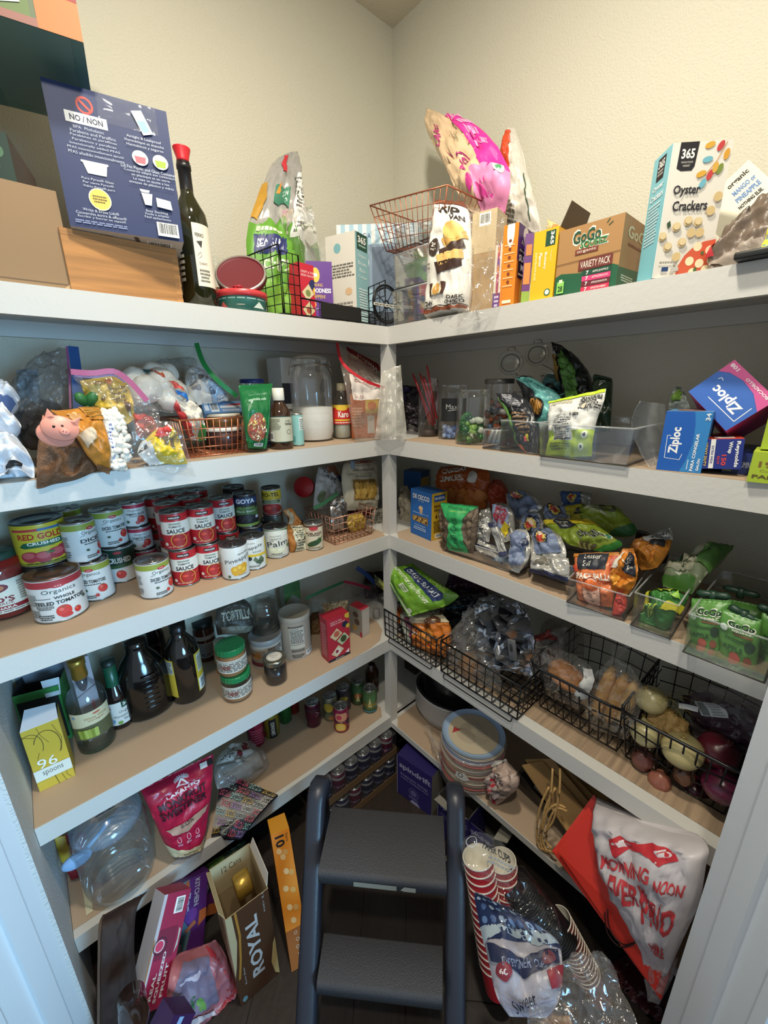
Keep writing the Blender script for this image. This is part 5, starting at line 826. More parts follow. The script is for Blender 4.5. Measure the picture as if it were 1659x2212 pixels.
boxp('sandwich_bag_box','tilted pink and blue sandwich bag box reading 108 BOCADILLO',A,B_,Tq,.16,dict(f='1a55ae',b='c43a86',r='c43a86',t='c43a86',l='c43a86',d='c43a86'),fr=[PG([(0,.0),(0,1),(1,1),(1,.62),(.7,.8),(.4,.84),(.15,.78),(0,.66)],'c94a8e'),PG([(0,0),(1,0),(1,.6),(.7,.78),(.4,.82),(.15,.76),(0,.64)],'1d5cb4'),TB('Ziploc',.52,.42,.62,.27,'f4f4f2',180),LN([(.2,.6),(.14,.62),(.12,.56)],.01,'f4f4f2'),LN([(.9,.6),(.93,.22),(.3,.2)],.012,'f4f4f2'),TB('108',.12,.91,.17,.08,'f0dce8',180),TB('BOCADILLO',.66,.9,.5,.06,'f0dce8',180)])
A,B_=pt(1512,1012,'R',.385),pt(1600,1014,'R',.372)
boxp('foil_box','navy and orange 150 SQ FT foil box lying end-on under the tilted box',A,B_,pt(1514,949,'R',.385),.2,dict(f='1e2f82',t='c8422e',r='c47a4a',l='1a2560'),fr=[TB('Reynolds',.86,.5,.86,.12,'f0f0ee',-90),TB('Wrap',.68,.72,.4,.12,'f0f0ee',-90),TB('150',.56,.3,.36,.12,'d8423c',-90),TB('SQ FT',.42,.3,.28,.07,'d8423c',-90),RC(.2,.02,.32,1,'e6e4de'),TB('EXTRA WIDE',.26,.48,.6,.06,'1e2f82',-90),TB('HEAVY DUTY',.1,.48,.8,.07,'d8b54a',-90)],tp=[RC(.3,.1,.8,.5,'e0c8c0')])
A,B_=col(1558,'R',.34,zb),col(1640,'R',.34,zb)
carton('foil_box','navy foil box with a yellow end label lying below the 150 SQ FT foil box',A,B_,A+V((0,0,.038)),.2,dict(f='1c2c66',t='1c2c66'),fr=[RC(0,.1,.25,1,'8f9046'),T('ALUMINUM',.6,.5,.5,.3,'b9c0d8')])
A,B_=col(1612,'R',.412,zb),col(1800,'R',.405,zb)
carton('parchment_box','lime green parchment paper box standing at the right shelf end',A,V((-.405,-1.500,zb)),A+V((0,0,hz(A,975))),.08,dict(f='a3b92e',l='8a9f24',t='b5c83e'),fr=[TB('19 m',.3,.6,.4,.2,'7a5a28'),T('Cuisiner',.28,.4,.3,.08,'8a8a3a'),TB('PARCH',.3,.2,.5,.12,'5a4a22')])
A,B_=pt(1642,970,'R',.395),V((-.385,-1.500,pt(1642,970,'R',.395).z))
carton('parchment_box','lime green box with a black and white panel, stacked at the right end',A,B_,A+V((0,0,.085)),.08,dict(f='a3b92e',l='93a828',t='b5c83e'),fr=[RC(.3,.45,.95,.9,'1d1d1b'),RC(.25,.1,.95,.5,'e6e6de'),SM(.28,.13,.9,.47,6,'3a3a38')])
pbag('lettuce_bag','clear packet with green print standing behind the blue box','R',[(1442,885,1492,885,.25),(1448,858,1482,858,.24),(1460,834,1472,834,.22)],.03,mat('8f9a94',.3,bump=.4),[PG([(.2,.3),(.7,.3),(.6,.9),(.4,.9)],'6a8f3a')],crump=.4,seed=40)
# ================================================================ THIRD SHELF, left run: cans
z=Z3+.0022;zb=Z3+.002
def tomato(u,v,r,c='c2382e'):return[EL(u,v,r,r,c),EL(u-.3*r,v+.6*r,r*.3,r*.5,'d9635a'),PG([(u-r*.5,v+r*1.6),(u,v+r*1.1),(u+r*.5,v+r*1.7),(u,v+r*1.35)],'4a6a34')]
def heb(title,band,x=.5,big=False,dk=False):
 L_=[RC(0,.84,1,1,band),EL(x,.86,.075,.045,'b8343a'),T('H-E-B',x,.86,.07,.03,'f0ece6')]
 if dk:L_=[RC(0,.45,1,1,'1f3a2c'),EL(x,.9,.075,.04,'b8343a'),TB(title,x+.02,.66,.42,.17,'eeeae0'),PG([(x-.3,.5),(x+.4,.56),(x+.4,.45),(x-.3,.4)],'3a5a34')]+tomato(x,.22,.09)
 elif title=='WHOLE\nPEELED TOMATOES':L_+=[T('Organics',x,.73,.36,.13,'4a5148'),TB('WHOLE',x+.04,.58,.22,.07,'2c2a28'),LN([(x-.3,.58),(x-.1,.58)],.006,'2c2a28'),TB('PEELED TOMATOES',x,.46,.56,.09,'2c2a28'),SM(x-.28,.3,x-.08,.4,3,'55524c'),SM(x-.28,.03,x-.1,.18,3,'3a3835'),EL(x+.27,.38,.03,.035,'4a5a3c')]+tomato(x,.22,.08)+tomato(x+.14,.15,.04,'b8302a')+[EL(x+.02,.1,.06,.05,'b8302a')]
 else:L_+=[T('Organics',x,.74,.34,.12,'4a5148'),LN([(x-.2,.66),(x-.12,.69)],.006,'3a3835'),TB(title,x+.02,.54,.46,.1,'2c2a28'),SM(x-.16,.42,x+.16,.47,1,'55524c'),EL(x-.12,.28,.03,.035,'4a5a3c'),SM(x-.16,.04,x+.04,.14,2,'3a3835')]+tomato(x+.17,.3,.085)+tomato(x+.06,.13,.035,'b8302a')
 return L_+[SM(.12,.4,.26,.7,6,'8a8a84'),SM(.12,.1,.26,.3,3,'6a6a66')]
KK=[RC(0,.42,1,.8,'dcd9cf'),RC(.38,.86,.64,.96,'2a1416'),TB('KIRKLAND',.51,.91,.22,.045,'e8e4dc'),TB('ORGANIC',.5,.735,.26,.055,'3c5a34'),TB('TOMATO',.5,.65,.25,.06,'3c3432'),TB('SAUCE',.51,.52,.38,.12,'201c1c'),RING(.55,.24,.17,.17,.015,'d9a84a'),EL(.55,.24,.14,.14,'a3211c'),EL(.5,.28,.06,.04,'d2482f'),LN([(.62,.24),(.8,.36)],.02,'d06a4a'),T('NET WT 15 OZ',.45,.06,.3,.04,'e8cfc8'),EL(.28,.15,.04,.04,'d9c8b8')]
KR='b3242c'
def fc(*a):return fitcyl(*a)
c,r,h=fc(-52,77,1338,1196,z)
t=jar('sauce_jar','large glass jar of red pasta sauce at the far left of the third shelf',c,r,h,'d8c8c0','8a1a14',.93,lidc='24453c',lidh=.02,neck=.7,sh=.12,yaw=-14,items=[RC(.05,0,.86,1,'d9d6c8'),EL(.42,.78,.2,.16,'6a2030'),EL(.42,.78,.16,.12,'b0744a'),TB("RAO'S",.46,.42,.38,.17,'7a1f24'),T('HOMEMADE',.46,.3,.34,.08,'7a1f24'),RC(.1,.1,.84,.22,'8a1f28'),TB('MARINARA',.48,.16,.34,.07,'e6dfd0'),SM(.15,.03,.8,.08,1,'7a6a5c'),SM(.7,.3,.84,.9,8,'8a8478')],z0=.13,z1=.66)
RG=[RC(0,.06,1,.97,'c7b32c'),RC(0,.0,1,.06,'8a8c2a'),RC(.2,.86,.5,.92,'b8343a'),RC(.5,.86,.8,.92,'3c6a9a'),TB('RED GOLD',.52,.73,.5,.15,'b3241f'),PG([(.26,.48),(.32,.58),(.78,.62),(.84,.5),(.74,.48),(.32,.44)],'1c5a3c'),TB('CRUSHED',.54,.55,.36,.08,'eeeadf'),T('TOMATOES',.54,.46,.2,.03,'2a4a34')]+[EL(x,y,.11,.14,'a8303a')for x,y in((.36,.22),(.5,.2),(.64,.24),(.74,.28))]+[EL(x,y,.07,.08,'c05a5c')for x,y in((.34,.26),(.5,.24),(.66,.28))]+[EL(.58,.3,.05,.03,'4a6a34'),SM(.3,.02,.8,.08,1,'5a5420')]
c,r,h=fc(33,153,1222,1119,z+.119)
can('tomato_can','dark green large can carrying the big yellow can',V((c.x,c.y,z)),r,.1175,'1f3a33',[RC(0,.2,1,.9,'24443a'),TB('CRUSHED',.5,.6,.4,.1,'b9b08a')],ring=False,lid='55565a')
can('tomato_can','large yellow CRUSHED tomatoes can on top of a dark one',V((c.x,c.y,z+.119)),r,h,'c7b32c',RG,ring=False,lid='5f666c',yaw=-4)
c,r,h=fc(66,189,1342,1233,z)
can('tomato_can','large white WHOLE PEELED TOMATOES can at the front',c,r,h,'d6d7d4',heb('WHOLE\nPEELED TOMATOES','a8343c'),ring=False,lid='9a7f78',yaw=4)
g='H-E-B diced tomato cans behind the front row'
R0=.0372;H0=.1105
def stack(x0,x1,yb,specs,rr=None,hh=H0,dx=()):
 c,r,_=fc(x0,x1,yb,yb-60,z);r=rr or r
 for i,(label,body,items,yw)in enumerate(specs):
  p=c+V((0,0,i*(hh+.001)))+(V(dx[i])if dx else V())
  can('tomato_can' if 'bean' not in label else 'bean_can',label,p,r,hh,body,items,yaw=yw)
 return c,r
Wt='d6d7d4'
stack(173,247,1297,[('white DICED TOMATOES can on the shelf between the big cans and the crushed can',Wt,heb('DICED TOMATOES','8f9a3a',.45),-8),('white diced tomatoes can stacked above the one reading DICED TOMATOES, side label turned',Wt,heb('DICED','8f9a3a',.66),8)],dx=((0,0,0),(-.012,.01,0)))
c,r,_=fc(150,218,1258,1200,z)
for i in range(2):can('tomato_can',('lower' if i==0 else 'upper')+' diced tomatoes can hidden behind the left diced stack',c+V((-.01,.025,i*.1115)),.036,H0,Wt,[RC(0,.84,1,1,'8f9a3a')],yaw=30)
stack(228,298,1258,[('CRUSHED tomatoes can with a dark green top half, under a diced can','d6d7d4',heb('CRUSHED','',.5,dk=True),-6),('white DICED TOM can stacked on the dark green crushed can',Wt,heb('DICED TOMATOES','8f9a3a',.56),4)],dx=((0,0,0),(-.008,.006,0)))
c,r,_=fc(290,345,1238,1200,z)
sm=lambda:[RC(0,.84,1,1,'a8243c'),EL(.52,.88,.07,.05,'c03a4a'),T('Organics',.52,.72,.3,.14,'55584e'),TB('TOMATO SAUCE',.54,.55,.44,.11,'2c2a28'),SM(.4,.42,.66,.47,1,'55524c'),EL(.34,.2,.04,.04,'4a5a3c')]+tomato(.66,.28,.1)+tomato(.56,.14,.05,'b8302a')
for i,w_ in enumerate(('lowest','middle','top')):can('sauce_can',w_+' of three small white TOMATO SAUCE cans stacked beside the red cans',c+V((-.004*i,.004*i,i*.0755)),.0335,.0745,Wt,sm(),yaw=-4)
c,r,_=fc(272,322,1205,1200,z)
for i,w_ in enumerate(('lowest','middle','top')):can('sauce_can',w_+' small tomato sauce can in the stack behind the front three',c+V((0,0,i*.0775)),.0335,.0765,Wt,[RC(0,.84,1,1,'a8243c'),SM(.2,.3,.8,.7,5,'6a6a64')],yaw=10)
c,r,h=fc(298,373,1293,1205,z);can('tomato_can','single white DICED TOMATOES can standing in front of the small sauce stack',c,r,h,Wt,heb('DICED TOMATOES','8f9a3a',.62),yaw=4)
names=['front row, left','front row, right']
kk='KIRKLAND red cans'
def kstack(x0,x1,yb,lab,yw=0,n=2,rr=.0372,dx=None):
 c,r,_=fc(x0,x1,yb,yb-60,z)
 for i in range(n):can('sauce_can',lab[i],c+V((0,0,i*.1115))+(V(dx)*i if dx else V()),rr,H0,KR,KK,yaw=yw,lid='8f8f8c')
kstack(369,433,1267,('red ORGANIC TOMATO SAUCE can, bottom of the front left pair','red ORGANIC TOMATO SAUCE can, top of the front left pair'),-3,dx=(-.006,.006,0))
kstack(428,483,1251,('red tomato sauce can, bottom of the pair left of the pineapple can','red tomato sauce can, top of the pair left of the pineapple can'),3,dx=(-.006,.006,0))
kstack(470,524,1222,('red tomato sauce can under another, left of the black bean stack','red tomato sauce can on another, left of the black bean stack'),10,dx=(-.006,.002,0))
bk_=[(352,410,1238,'first'),(395,452,1222,'second'),(330,386,1218,'third'),(372,428,1204,'fourth'),(412,466,1196,'fifth')]
pos=['behind the front left pair','behind the front right pair','behind the small white cans','in the middle of the back row','at the back by the beans']
for(x0,x1,yb,w_),p_ in zip(bk_,pos):kstack(x0,x1,yb,('red sauce can at the bottom of the stack '+p_,'red sauce can on top of the stack '+p_),8)
BB_=[RC(0,.52,1,1,'1f2326'),RC(0,.3,1,.6,'4a6a3a'),RC(.1,.74,.9,.95,'22386a'),TB('GOYA',.52,.84,.5,.15,'efece4'),TB('ORGANIC',.52,.62,.5,.08,'7f9a4a'),T('Black Beans',.52,.5,.5,.06,'e9e6da'),EL(.5,.26,.3,.14,'17181c')]+[EL(.25+.055*i,.2+.06*(i%3),.03,.03,'2c2c36')for i in range(10)]+[RC(0,0,1,.08,'6f8a3a'),EL(.8,.28,.06,.05,'b9c0d0')]
c,r,_=fc(521,573,1208,1140,z)
can('bean_can','lower black bean can, half hidden by the pineapple rings can',c,.0372,H0,'23282a',BB_,yaw=-10);can('bean_can','navy and green black beans can stacked on another bean can',c+V((-.008,.006,.1115)),.0372,H0,'23282a',BB_,yaw=-4,lid='6f7274')
c,r,_=fc(492,542,1186,1140,z)
for i in range(2):can('bean_can',('lower' if i==0 else 'upper')+' black can standing behind the navy and green bean stack',c+V((0,0,i*.1115)),.0372,H0,'15171a',[RC(0,.3,1,.5,'2c3034')],lid='6a6c6e')
c,r,h=fc(477,539,1253,1171,z)
can('fruit_can','white Pineapple chunks can with yellow fruit picture, shelf front',c,r,h,'dcdbd4',[TB('GOLDEN',.72,.8,.26,.05,'6a6a64',8),T('Pineapple',.62,.6,.62,.17,'24262a',10)]+[EL(x,y,.08,.08,'d9a02c')for x,y in((.5,.28),(.6,.33),(.68,.25),(.6,.2),(.7,.36),(.52,.2))]+[EL(x,y,.04,.04,'e8c04a')for x,y in((.5,.3),(.6,.35),(.68,.27))]+[T('CHUNKS',.66,.1,.2,.04,'6a6a64'),EL(.38,.07,.03,.03,'4a5a3c'),SM(.08,.2,.22,.8,9,'a9a8a0')],yaw=-4,lid='6a6c70')
c,r,h=fc(520,576,1232,1154,z)
can('fruit_can','white and yellow pineapple rings can right behind the Pineapple can',c,r,h,'d9d8d0',[T('GOLDEN',.42,.88,.2,.04,'6a6a64'),T('Pineapple',.4,.7,.6,.13,'24262a',12),RC(0,.42,1,.5,'d8b52c'),RC(.8,0,1,.95,'e2bf28'),T('RINGS',.56,.58,.2,.05,'4a4a44'),PG([(.45,.3),(.5,.42),(.56,.3),(.64,.42),(.72,.28),(.6,.1)],'5a6a4a'),EL(.38,.36,.05,.05,'2c2e2a'),EL(.6,.22,.1,.06,'3f4f3a'),SM(.3,.05,.6,.12,2,'5a5a54')],yaw=6,lid='74767a')
c,r,_=fc(572,616,1180,1110,z)
can('tomato_can','plain can under the small yellow and red can',c,.0345,H0,'55605a',[RC(0,.2,1,.8,'6a5a4a')],ring=False)
can('tomato_can','diced tomatoes can with a yellow and red label, at the back',c+V((0,0,.1115)),.0345,.102,'b9b4a4',[RC(0,.72,1,.97,'d8b92c'),TB('RO-TEL',.5,.82,.56,.16,'1c1c1e'),RC(0,.62,1,.72,'c8a92a'),RC(.2,.48,.8,.6,'5a6a34'),T('MILD DICED',.5,.54,.4,.06,'e9e6da'),EL(.5,.26,.34,.2,'a8302c'),EL(.4,.3,.1,.08,'c85a4a'),EL(.6,.22,.1,.08,'8a2420'),RC(0,0,1,.06,'8a3a30')],yaw=-6,ring=False,lid='5f6260')
c,r,h=fc(566,612,1180,1118,z);can('hearts_can','green-topped can directly behind the Hearts of Palm can',c,r,.095,'4a5a4a',[RC(0,.8,1,1,'5a7a4a')],lid='6f7270')
c,r,h=fc(570,624,1207,1134,z)
can('hearts_can','white Hearts of Palm can with script lettering',c,r,h,'d8d5c6',[RC(0,.88,1,1,'4f7044'),EL(.5,.86,.4,.12,'e2dfd0'),T('GOLDEN',.5,.78,.26,.05,'4a4a40'),T('HEARTS\nOF',.5,.64,.26,.11,'3a3a34'),T('Palm',.55,.5,.52,.2,'1c1e20',6),EL(.52,.24,.2,.1,'cfcfae'),EL(.4,.3,.08,.06,'dcdcc0'),EL(.62,.28,.09,.06,'dcdcc0'),EL(.82,.36,.05,.06,'4a6a3a'),TB('WHOLE',.5,.12,.26,.045,'3a3a34'),SM(.25,.03,.75,.08,1,'8a887c')],yaw=-2,lid='6c7070')
rw=[(628,1199,664,1194,.30),(624,1170,666,1165,.30),(619,1145,658,1138,.29),(626,1124,640,1112,.28),(612,1104,630,1098,.26)]
pbag('pasta_bag','small amber bag of pasta shells with a paper tag and twisted neck','L',rw,.045,mat('a86a2c',.4,bump=.8,bs=140,var=.2),[RC(.2,.08,.8,.56,'c9c2a4'),SM(.25,.1,.75,.54,9,'5a5240'),PG([(0,.62),(.45,.62),(.5,.95),(.1,.95)],'9a9078'),T('Pasta',.28,.78,.3,.06,'3a3428',50)],crump=.25,seed=50,clampz=zb)
c,r,h=fc(657,699,1190,1126,z)
can('pepper_can','small cream POBLANO pepper can with a green chili, near the wire basket',c,r,h,'d2c6aa',[RC(0,.92,1,1,'5a3428'),EL(.5,.88,.14,.08,'b8343a'),T('CREMA',.5,.78,.3,.04,'a8443c'),TB('POBLANO',.5,.67,.52,.1,'5a3428'),SM(.3,.55,.7,.62,1,'6a5a44'),EL(.5,.26,.24,.11,'24421f',18),EL(.66,.36,.08,.08,'2f5428'),LN([(.7,.44),(.78,.5)],.02,'3a5a2c'),SM(.3,.03,.7,.1,1,'6a5a44')],yaw=2)
# copper basket by the post and what is in it
BL,BR=on(724,1178,'z',z),on(802,1154,'z',z)
basket('copper_basket','copper wire basket of packets near the corner post, under the pasta bag',BL,BR,hz(BL,1118),.17,'b5826a',9,8,4,fl=.012,r=.0012,rr=.0022,metal=.7)
q=pt(656,1052,'L',.12);nn=(CP-q).normalized();M=Matrix.Translation(q)@(nn+V((-.5,0,.1))).to_track_quat('Z','Y').to_matrix().to_4x4()
t=thing('plastic_jar','clear plastic jar with a bright red lid, tipped into the basket','jar',M);mb=MB();mb.lathe([(.03,-.10),(.038,-.08),(.038,-.01)],GLASS('c9cfca'),30,cap=False);mb.obj('jar_body',t);mb=MB();mb.lathe([(.038,-.012),(.041,-.011),(.041,.0),(.039,.002),(.0001,.002)],mat('a81c20',.4),36);mb.obj('lid',t)
pbag('salt_bag','white Sea salt bag with black handwriting behind the basket','L',[(676,1100,732,1095,.17),(680,1060,738,1060,.17),(684,1030,726,1030,.15),(688,1010,716,1008,.13)],.05,mat('c9cac8',.4,bump=.3),[T('Sea',.34,.84,.3,.12,'17181a',-8),T('Salt',.55,.62,.35,.12,'17181a',-30),EL(.2,.22,.12,.1,'7f8f6a')],crump=.2,seed=51)
pbag('spice_stick','brown and navy stick packet leaning over the salt bag','L',[(718,1040,742,1040,.16),(704,1008,722,1004,.16)],.012,mat('7a4f3a',.35),[RC(0,0,1,.4,'2c3a5c')],cat='packet',seed=52)
t=pbag('zipper_bag','clear bag with a dark green zip strip inside the copper basket near the post','L',[(695,1150,745,1140,.26),(688,1115,744,1110,.26),(680,1098,736,1075,.24)],.04,FILM('dcd6cc'),crump=.6,seed=53)
strip(t,[pt(678,1098,'L',.265),pt(700,1087,'L',.268),pt(730,1065,'L',.265)],.014,.0006,mat('2f6a44',.4))
pbag('foil_packet','silver foil packet crumpled upright in the copper basket','L',[(718,1148,750,1140,.27),(714,1110,750,1105,.27),(716,1075,748,1072,.25)],.03,FOIL('b9b5b0'),[SM(.5,.2,.95,.8,8,'5a5658')],crump=.6,nu=10,nv=12,facet=True,seed=54,cat='packet')
pbag('chip_bag','small yellow snack bag inside the copper basket','L',[(758,1150,782,1148,.28),(748,1128,792,1125,.29),(756,1112,780,1108,.29)],.03,mat('b3943a',.35,bump=.4),crump=.35,seed=55)
pbag('red_packet','dark red packet lying along the back of the copper basket','L',[(750,1120,812,1108,.22),(752,1102,812,1090,.21)],.03,mat('6a2028',.4,bump=.3),crump=.4,seed=56,cat='packet')
pbag('pasta_bag','cream paper pasta bag with a pasta window, clipped at the top','L',[(746,1104,816,1098,.25),(742,1075,818,1072,.25),(738,1035,818,1032,.24),(742,1005,814,1000,.22),(752,994,808,992,.20)],.05,mat('cdc6ae',.5,bump=.2),[TB('RUMMO',.5,.8,.6,.09,'a83a2c'),T('Maestri Pastai',.5,.71,.4,.03,'8a8270'),T('Lenta Lavorazione®',.5,.63,.55,.045,'4a463c'),RC(.1,.55,.9,.57,'b9b199'),T('MEZZI RIGATONI',.5,.525,.4,.025,'3a352c'),RC(.2,.2,.82,.48,'8a6a34')]+[EL(.26+.1*(i%6)+(.03 if i>5 else 0),.26+.07*(i//6),.055,.055,('d8b35c','caa04a')[i%2],30*i)for i in range(18)]+[EL(.56,.27,.035,.035,'8a6428'),EL(.86,.24,.07,.05,'d9d2bc'),SM(.35,.12,.75,.16,1,'8a8270'),TB('RUMMO',.5,.04,.42,.045,'a85a4c')],crump=.1,seed=57)
q=pt(762,1004,'L',.285);t=thing('bag_clip','pale blue bag clip on the cream pasta bag','clip',Matrix.Translation(q));mb=MB();mb.rbox((-.009,-.004,-.016),(.009,.004,.016),.003,mat('7f98ac',.4));mb.rbox((-.003,-.007,.010),(.016,-.003,.014),.001,mat('6f889c',.4));mb.obj('clip_body',t)
pbag('rice_bag','pale packaged bag standing between basket and post','L',[(805,1148,826,1150,.26),(804,1120,828,1120,.25),(806,1100,826,1098,.24)],.04,mat('a9a596',.5,bump=.3),[SM(.1,.2,.9,.8,6,'6a6658')],crump=.2,seed=58)
# ================================================================ THIRD SHELF, right run
pbag('flour_sack','narrow cream paper sack just right of the post','R',[(866,1143,889,1143,.22),(864,1110,888,1108,.22),(864,1075,884,1075,.21),(866,1050,880,1050,.2)],.05,mat('a39a86',.6,bump=.3),[T('FLOUR',.5,.8,.7,.06,'55503f',-10)],crump=.2,seed=60)
dcf=[RC(.03,.01,.97,.99,'1b5fa8'),TB('DE CECCO',.5,.86,.78,.1,'eae8df'),T('dal 1886',.5,.78,.3,.02,'c9d2dc'),EL(.5,.63,.1,.05,'d8b48a'),EL(.52,.57,.07,.05,'c8a078'),T('Penne Rigate n° 41',.5,.51,.7,.035,'e0e6ec'),PG([(.1,.44),(.85,.46),(.85,.3),(.1,.32)],'8a6a3a')]+[EL(.2+.08*(i%8),.35+.05*(i//8),.05,.02,('cfa85a','4a3420','b98f48')[i%3],25*i)for i in range(16)]+[T('Penne Rigate',.5,.25,.5,.03,'e0e6ec'),SM(.2,.14,.8,.22,2,'a9c0d8')]
A,B_=on(887,1150,'z',z),on(931,1169,'z',z)
carton('pasta_box','blue and yellow penne pasta box standing right of the post',A,B_,A+V((0,0,hz(A,1054))),.075,dict(f='1d64ae',r='c9a12c',t='1b5aa0',l='184f8c'),fr=dcf,rt=[RC(.15,.82,.85,.95,'1b4f94'),TB('DE CECCO',.5,.885,.6,.05,'eae8df'),SM(.15,.6,.85,.76,2,'6a5020'),EL(.3,.5,.06,.04,'4a3414'),EL(.5,.5,.06,.04,'4a3414'),EL(.7,.5,.06,.04,'4a3414'),SM(.12,.16,.88,.42,8,'5a4418'),BC(.25,.04,.85,.13)])
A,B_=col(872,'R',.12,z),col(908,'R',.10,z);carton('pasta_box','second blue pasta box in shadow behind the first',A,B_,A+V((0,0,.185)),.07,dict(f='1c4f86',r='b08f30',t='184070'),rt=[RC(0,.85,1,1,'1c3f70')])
pbag('cheese_cracker_bag','big orange cheddar snack bag at the back behind the pistachios','R',[(944,1090,1050,1100,.13),(942,1060,1056,1070,.13),(944,1030,1058,1030,.12),(952,1008,1050,1004,.09)],.07,mat('a5501c',.35,bump=.3),[TB('CHEDDAR',.4,.82,.5,.13,'e0d8cc',6),TB('SMILES',.38,.62,.42,.13,'e0d8cc',6)]+[EL(.12+.13*(i%7),.14+.17*(i//7),.09,.09,('b8682c','c27a38')[i%2],20*i)for i in range(14)]+[EL(.78,.66,.09,.12,'cfc8bc')],crump=.15,seed=61)
pbag('red_snack_bag','small orange-red snack bag beside the cheddar bag','R',[(1060,1100,1098,1098,.14),(1058,1065,1096,1062,.14),(1062,1035,1084,1038,.12)],.05,mat('9c3a1f',.35,bump=.4),[EL(.2,.85,.12,.08,'2a1a14')],crump=.3,seed=62)
BL,BR=on(961,1190,'z',z),on(1116,1242,'z',z);acrylic('clear_bin','clear bin of pistachio and silver snack bags, nearest the post',BL,BR,hz(BL,1158),.26,fl=.003,th=.0025)
ps=[PG([(0,.95),(1,.95),(.8,.8),(.68,.6),(.66,.42),(.75,.22),(.85,.1),(.85,0),(.12,0),(.14,.12),(.28,.25),(.34,.42),(.3,.6),(.15,.8)],'2f9a58'),RC(0,.95,1,1,'1f7a44'),T('Wonderful',.56,.87,.62,.07,'17402a',-3),T('LIGHTLY SALTED',.56,.8,.4,.025,'b9d86a'),T('PISTACHIOS',.48,.42,.5,.14,'17402a',90),SM(.25,.05,.7,.09,1,'17402a')]
pbag('pistachio_bag','green PISTACHIOS bag with side windows, front of the first bin','R',[(964,1187,1022,1196,.375),(956,1150,1028,1158,.37),(952,1115,1032,1124,.36),(952,1086,1034,1093,.34)],.05,mat('57493a',.5,bump=1,bs=110,var=.35),ps+[EL((.06 if i%2 else .88)+.03*math.sin(i*3),.15+.033*i,.055,.055,('6b5c4a','4a3d30','7a6a56')[i%3])for i in range(20)],crump=.12,seed=63,clampz=zb+.004,cat='bag')
def silver(label,rows,seed,circ=None,lab=True,k='R',extra=(),cl=True,t=.035):
 it=[]if not lab else[PG([(.12,.14),(.9,.2),(.86,.84),(.16,.88)],'74819c')]
 if circ:u,v,rr_=circ;it+=[EL(u,v,rr_,rr_,'1c2340'),EL(u,v,rr_*.78,rr_*.78,'d9bf54'),EL(u-.02,v-rr_*.1,rr_*.5,rr_*.45,'b8382c'),EL(u+.02,v+rr_*.3,rr_*.35,rr_*.28,'e2cdb4'),T('PIRATE BOOTY',u,v+rr_*1.35,rr_*2,.05,'1c2340')]
 return pbag('puff_snack_bag',label,k,rows,t,mat('b9b7b0',.28,.35,bump=.4),it+list(extra),crump=.3,seed=seed,clampz=zb+.004 if cl else None)
silver('small silver-white puff bag with fine print, left of the big round label',[(1022,1162,1056,1170,.33),(1028,1130,1062,1130,.31),(1038,1100,1058,1098,.28)],70,lab=False,extra=[RC(.15,.15,.85,.6,'cfcdc6'),SM(.2,.2,.8,.55,7,'55565a')])
silver('silver puff bag with red and yellow picture in the middle of the first bin',[(1085,1172,1116,1165,.33),(1066,1140,1112,1140,.31),(1066,1105,1108,1105,.28),(1078,1088,1096,1086,.24)],71,lab=False,extra=[PG([(.1,.3),(.8,.25),(.85,.7),(.2,.75)],'8fa0c0'),EL(.5,.55,.28,.2,'a83440'),EL(.4,.6,.1,.1,'e0cdd4'),PG([(.4,.1),(.9,.3),(.7,.4),(.35,.25)],'d8c02c')])
silver('large puff bag lying on top at the back of the first bin',[(1125,1135,1160,1105,.25),(1105,1110,1172,1092,.23),(1094,1080,1150,1070,.19),(1093,1066,1135,1062,.16)],72,(.5,.7,.2),cl=False)
silver('puff bag with a round navy label facing out, right half of the first bin',[(1128,1160,1172,1162,.30),(1122,1135,1176,1135,.28),(1130,1110,1168,1108,.24)],73,(.5,.5,.3),cl=False)
silver('upright silver puff bag at the front right corner of the first bin',[(1104,1232,1120,1238,.385),(1100,1200,1142,1205,.37),(1104,1165,1144,1165,.35),(1112,1145,1138,1143,.33)],74,None,extra=[EL(.8,.6,.15,.15,'1c2340')])
for i,(x0,y0,x1,y1)in enumerate(((1024,1178,1088,1212),(1028,1168,1092,1196),(1056,1130,1094,1205))):
 silver(('lowest flat silver and navy packet across the front of the first bin','second flat silver packet resting on the lowest one','steep silver and navy packet leaning across the first bin')[i],[(x0,y0+8,x1,y1+8,.36-.01*i),(x0+4,y0-4,x1+4,y1-5,.345-.01*i)]if i<2 else[(x0,y0,x0+14,y0-4,.36),(x1-12,y1,x1+4,y1-4,.37)],75+i,None,False,extra=[RC(0,.0,1,.18,'23294a'),RC(0,.8,1,.95,'3a3f5c')],t=.018)
BL,BR=on(1144,1236,'z',z),on(1236,1268,'z',z);acrylic('clear_bin','second clear bin of silver puff bags',BL,BR,hz(BL,1195),.26,fl=.003,th=.0025)
silver('puff bag with a bright round label at the front of the second bin',[(1150,1205,1222,1212,.355),(1146,1180,1222,1185,.34),(1150,1155,1208,1155,.32),(1158,1142,1190,1142,.30)],80,(.42,.55,.24),cl=False)
silver('crushed silver puff bag at the bottom of the second bin',[(1146,1236,1228,1256,.385),(1146,1215,1230,1228,.375),(1148,1198,1228,1205,.36)],81,None,False,extra=[RC(0,0,1,.2,'2a3050'),PG([(.1,.4),(.5,.5),(.4,.9)],'6a6458')],cl=True)
silver('puff bag with navy circle lying behind the round label bag',[(1178,1130,1232,1125,.25),(1172,1108,1230,1105,.22),(1180,1093,1222,1094,.18)],82,(.5,.5,.25),cl=False)
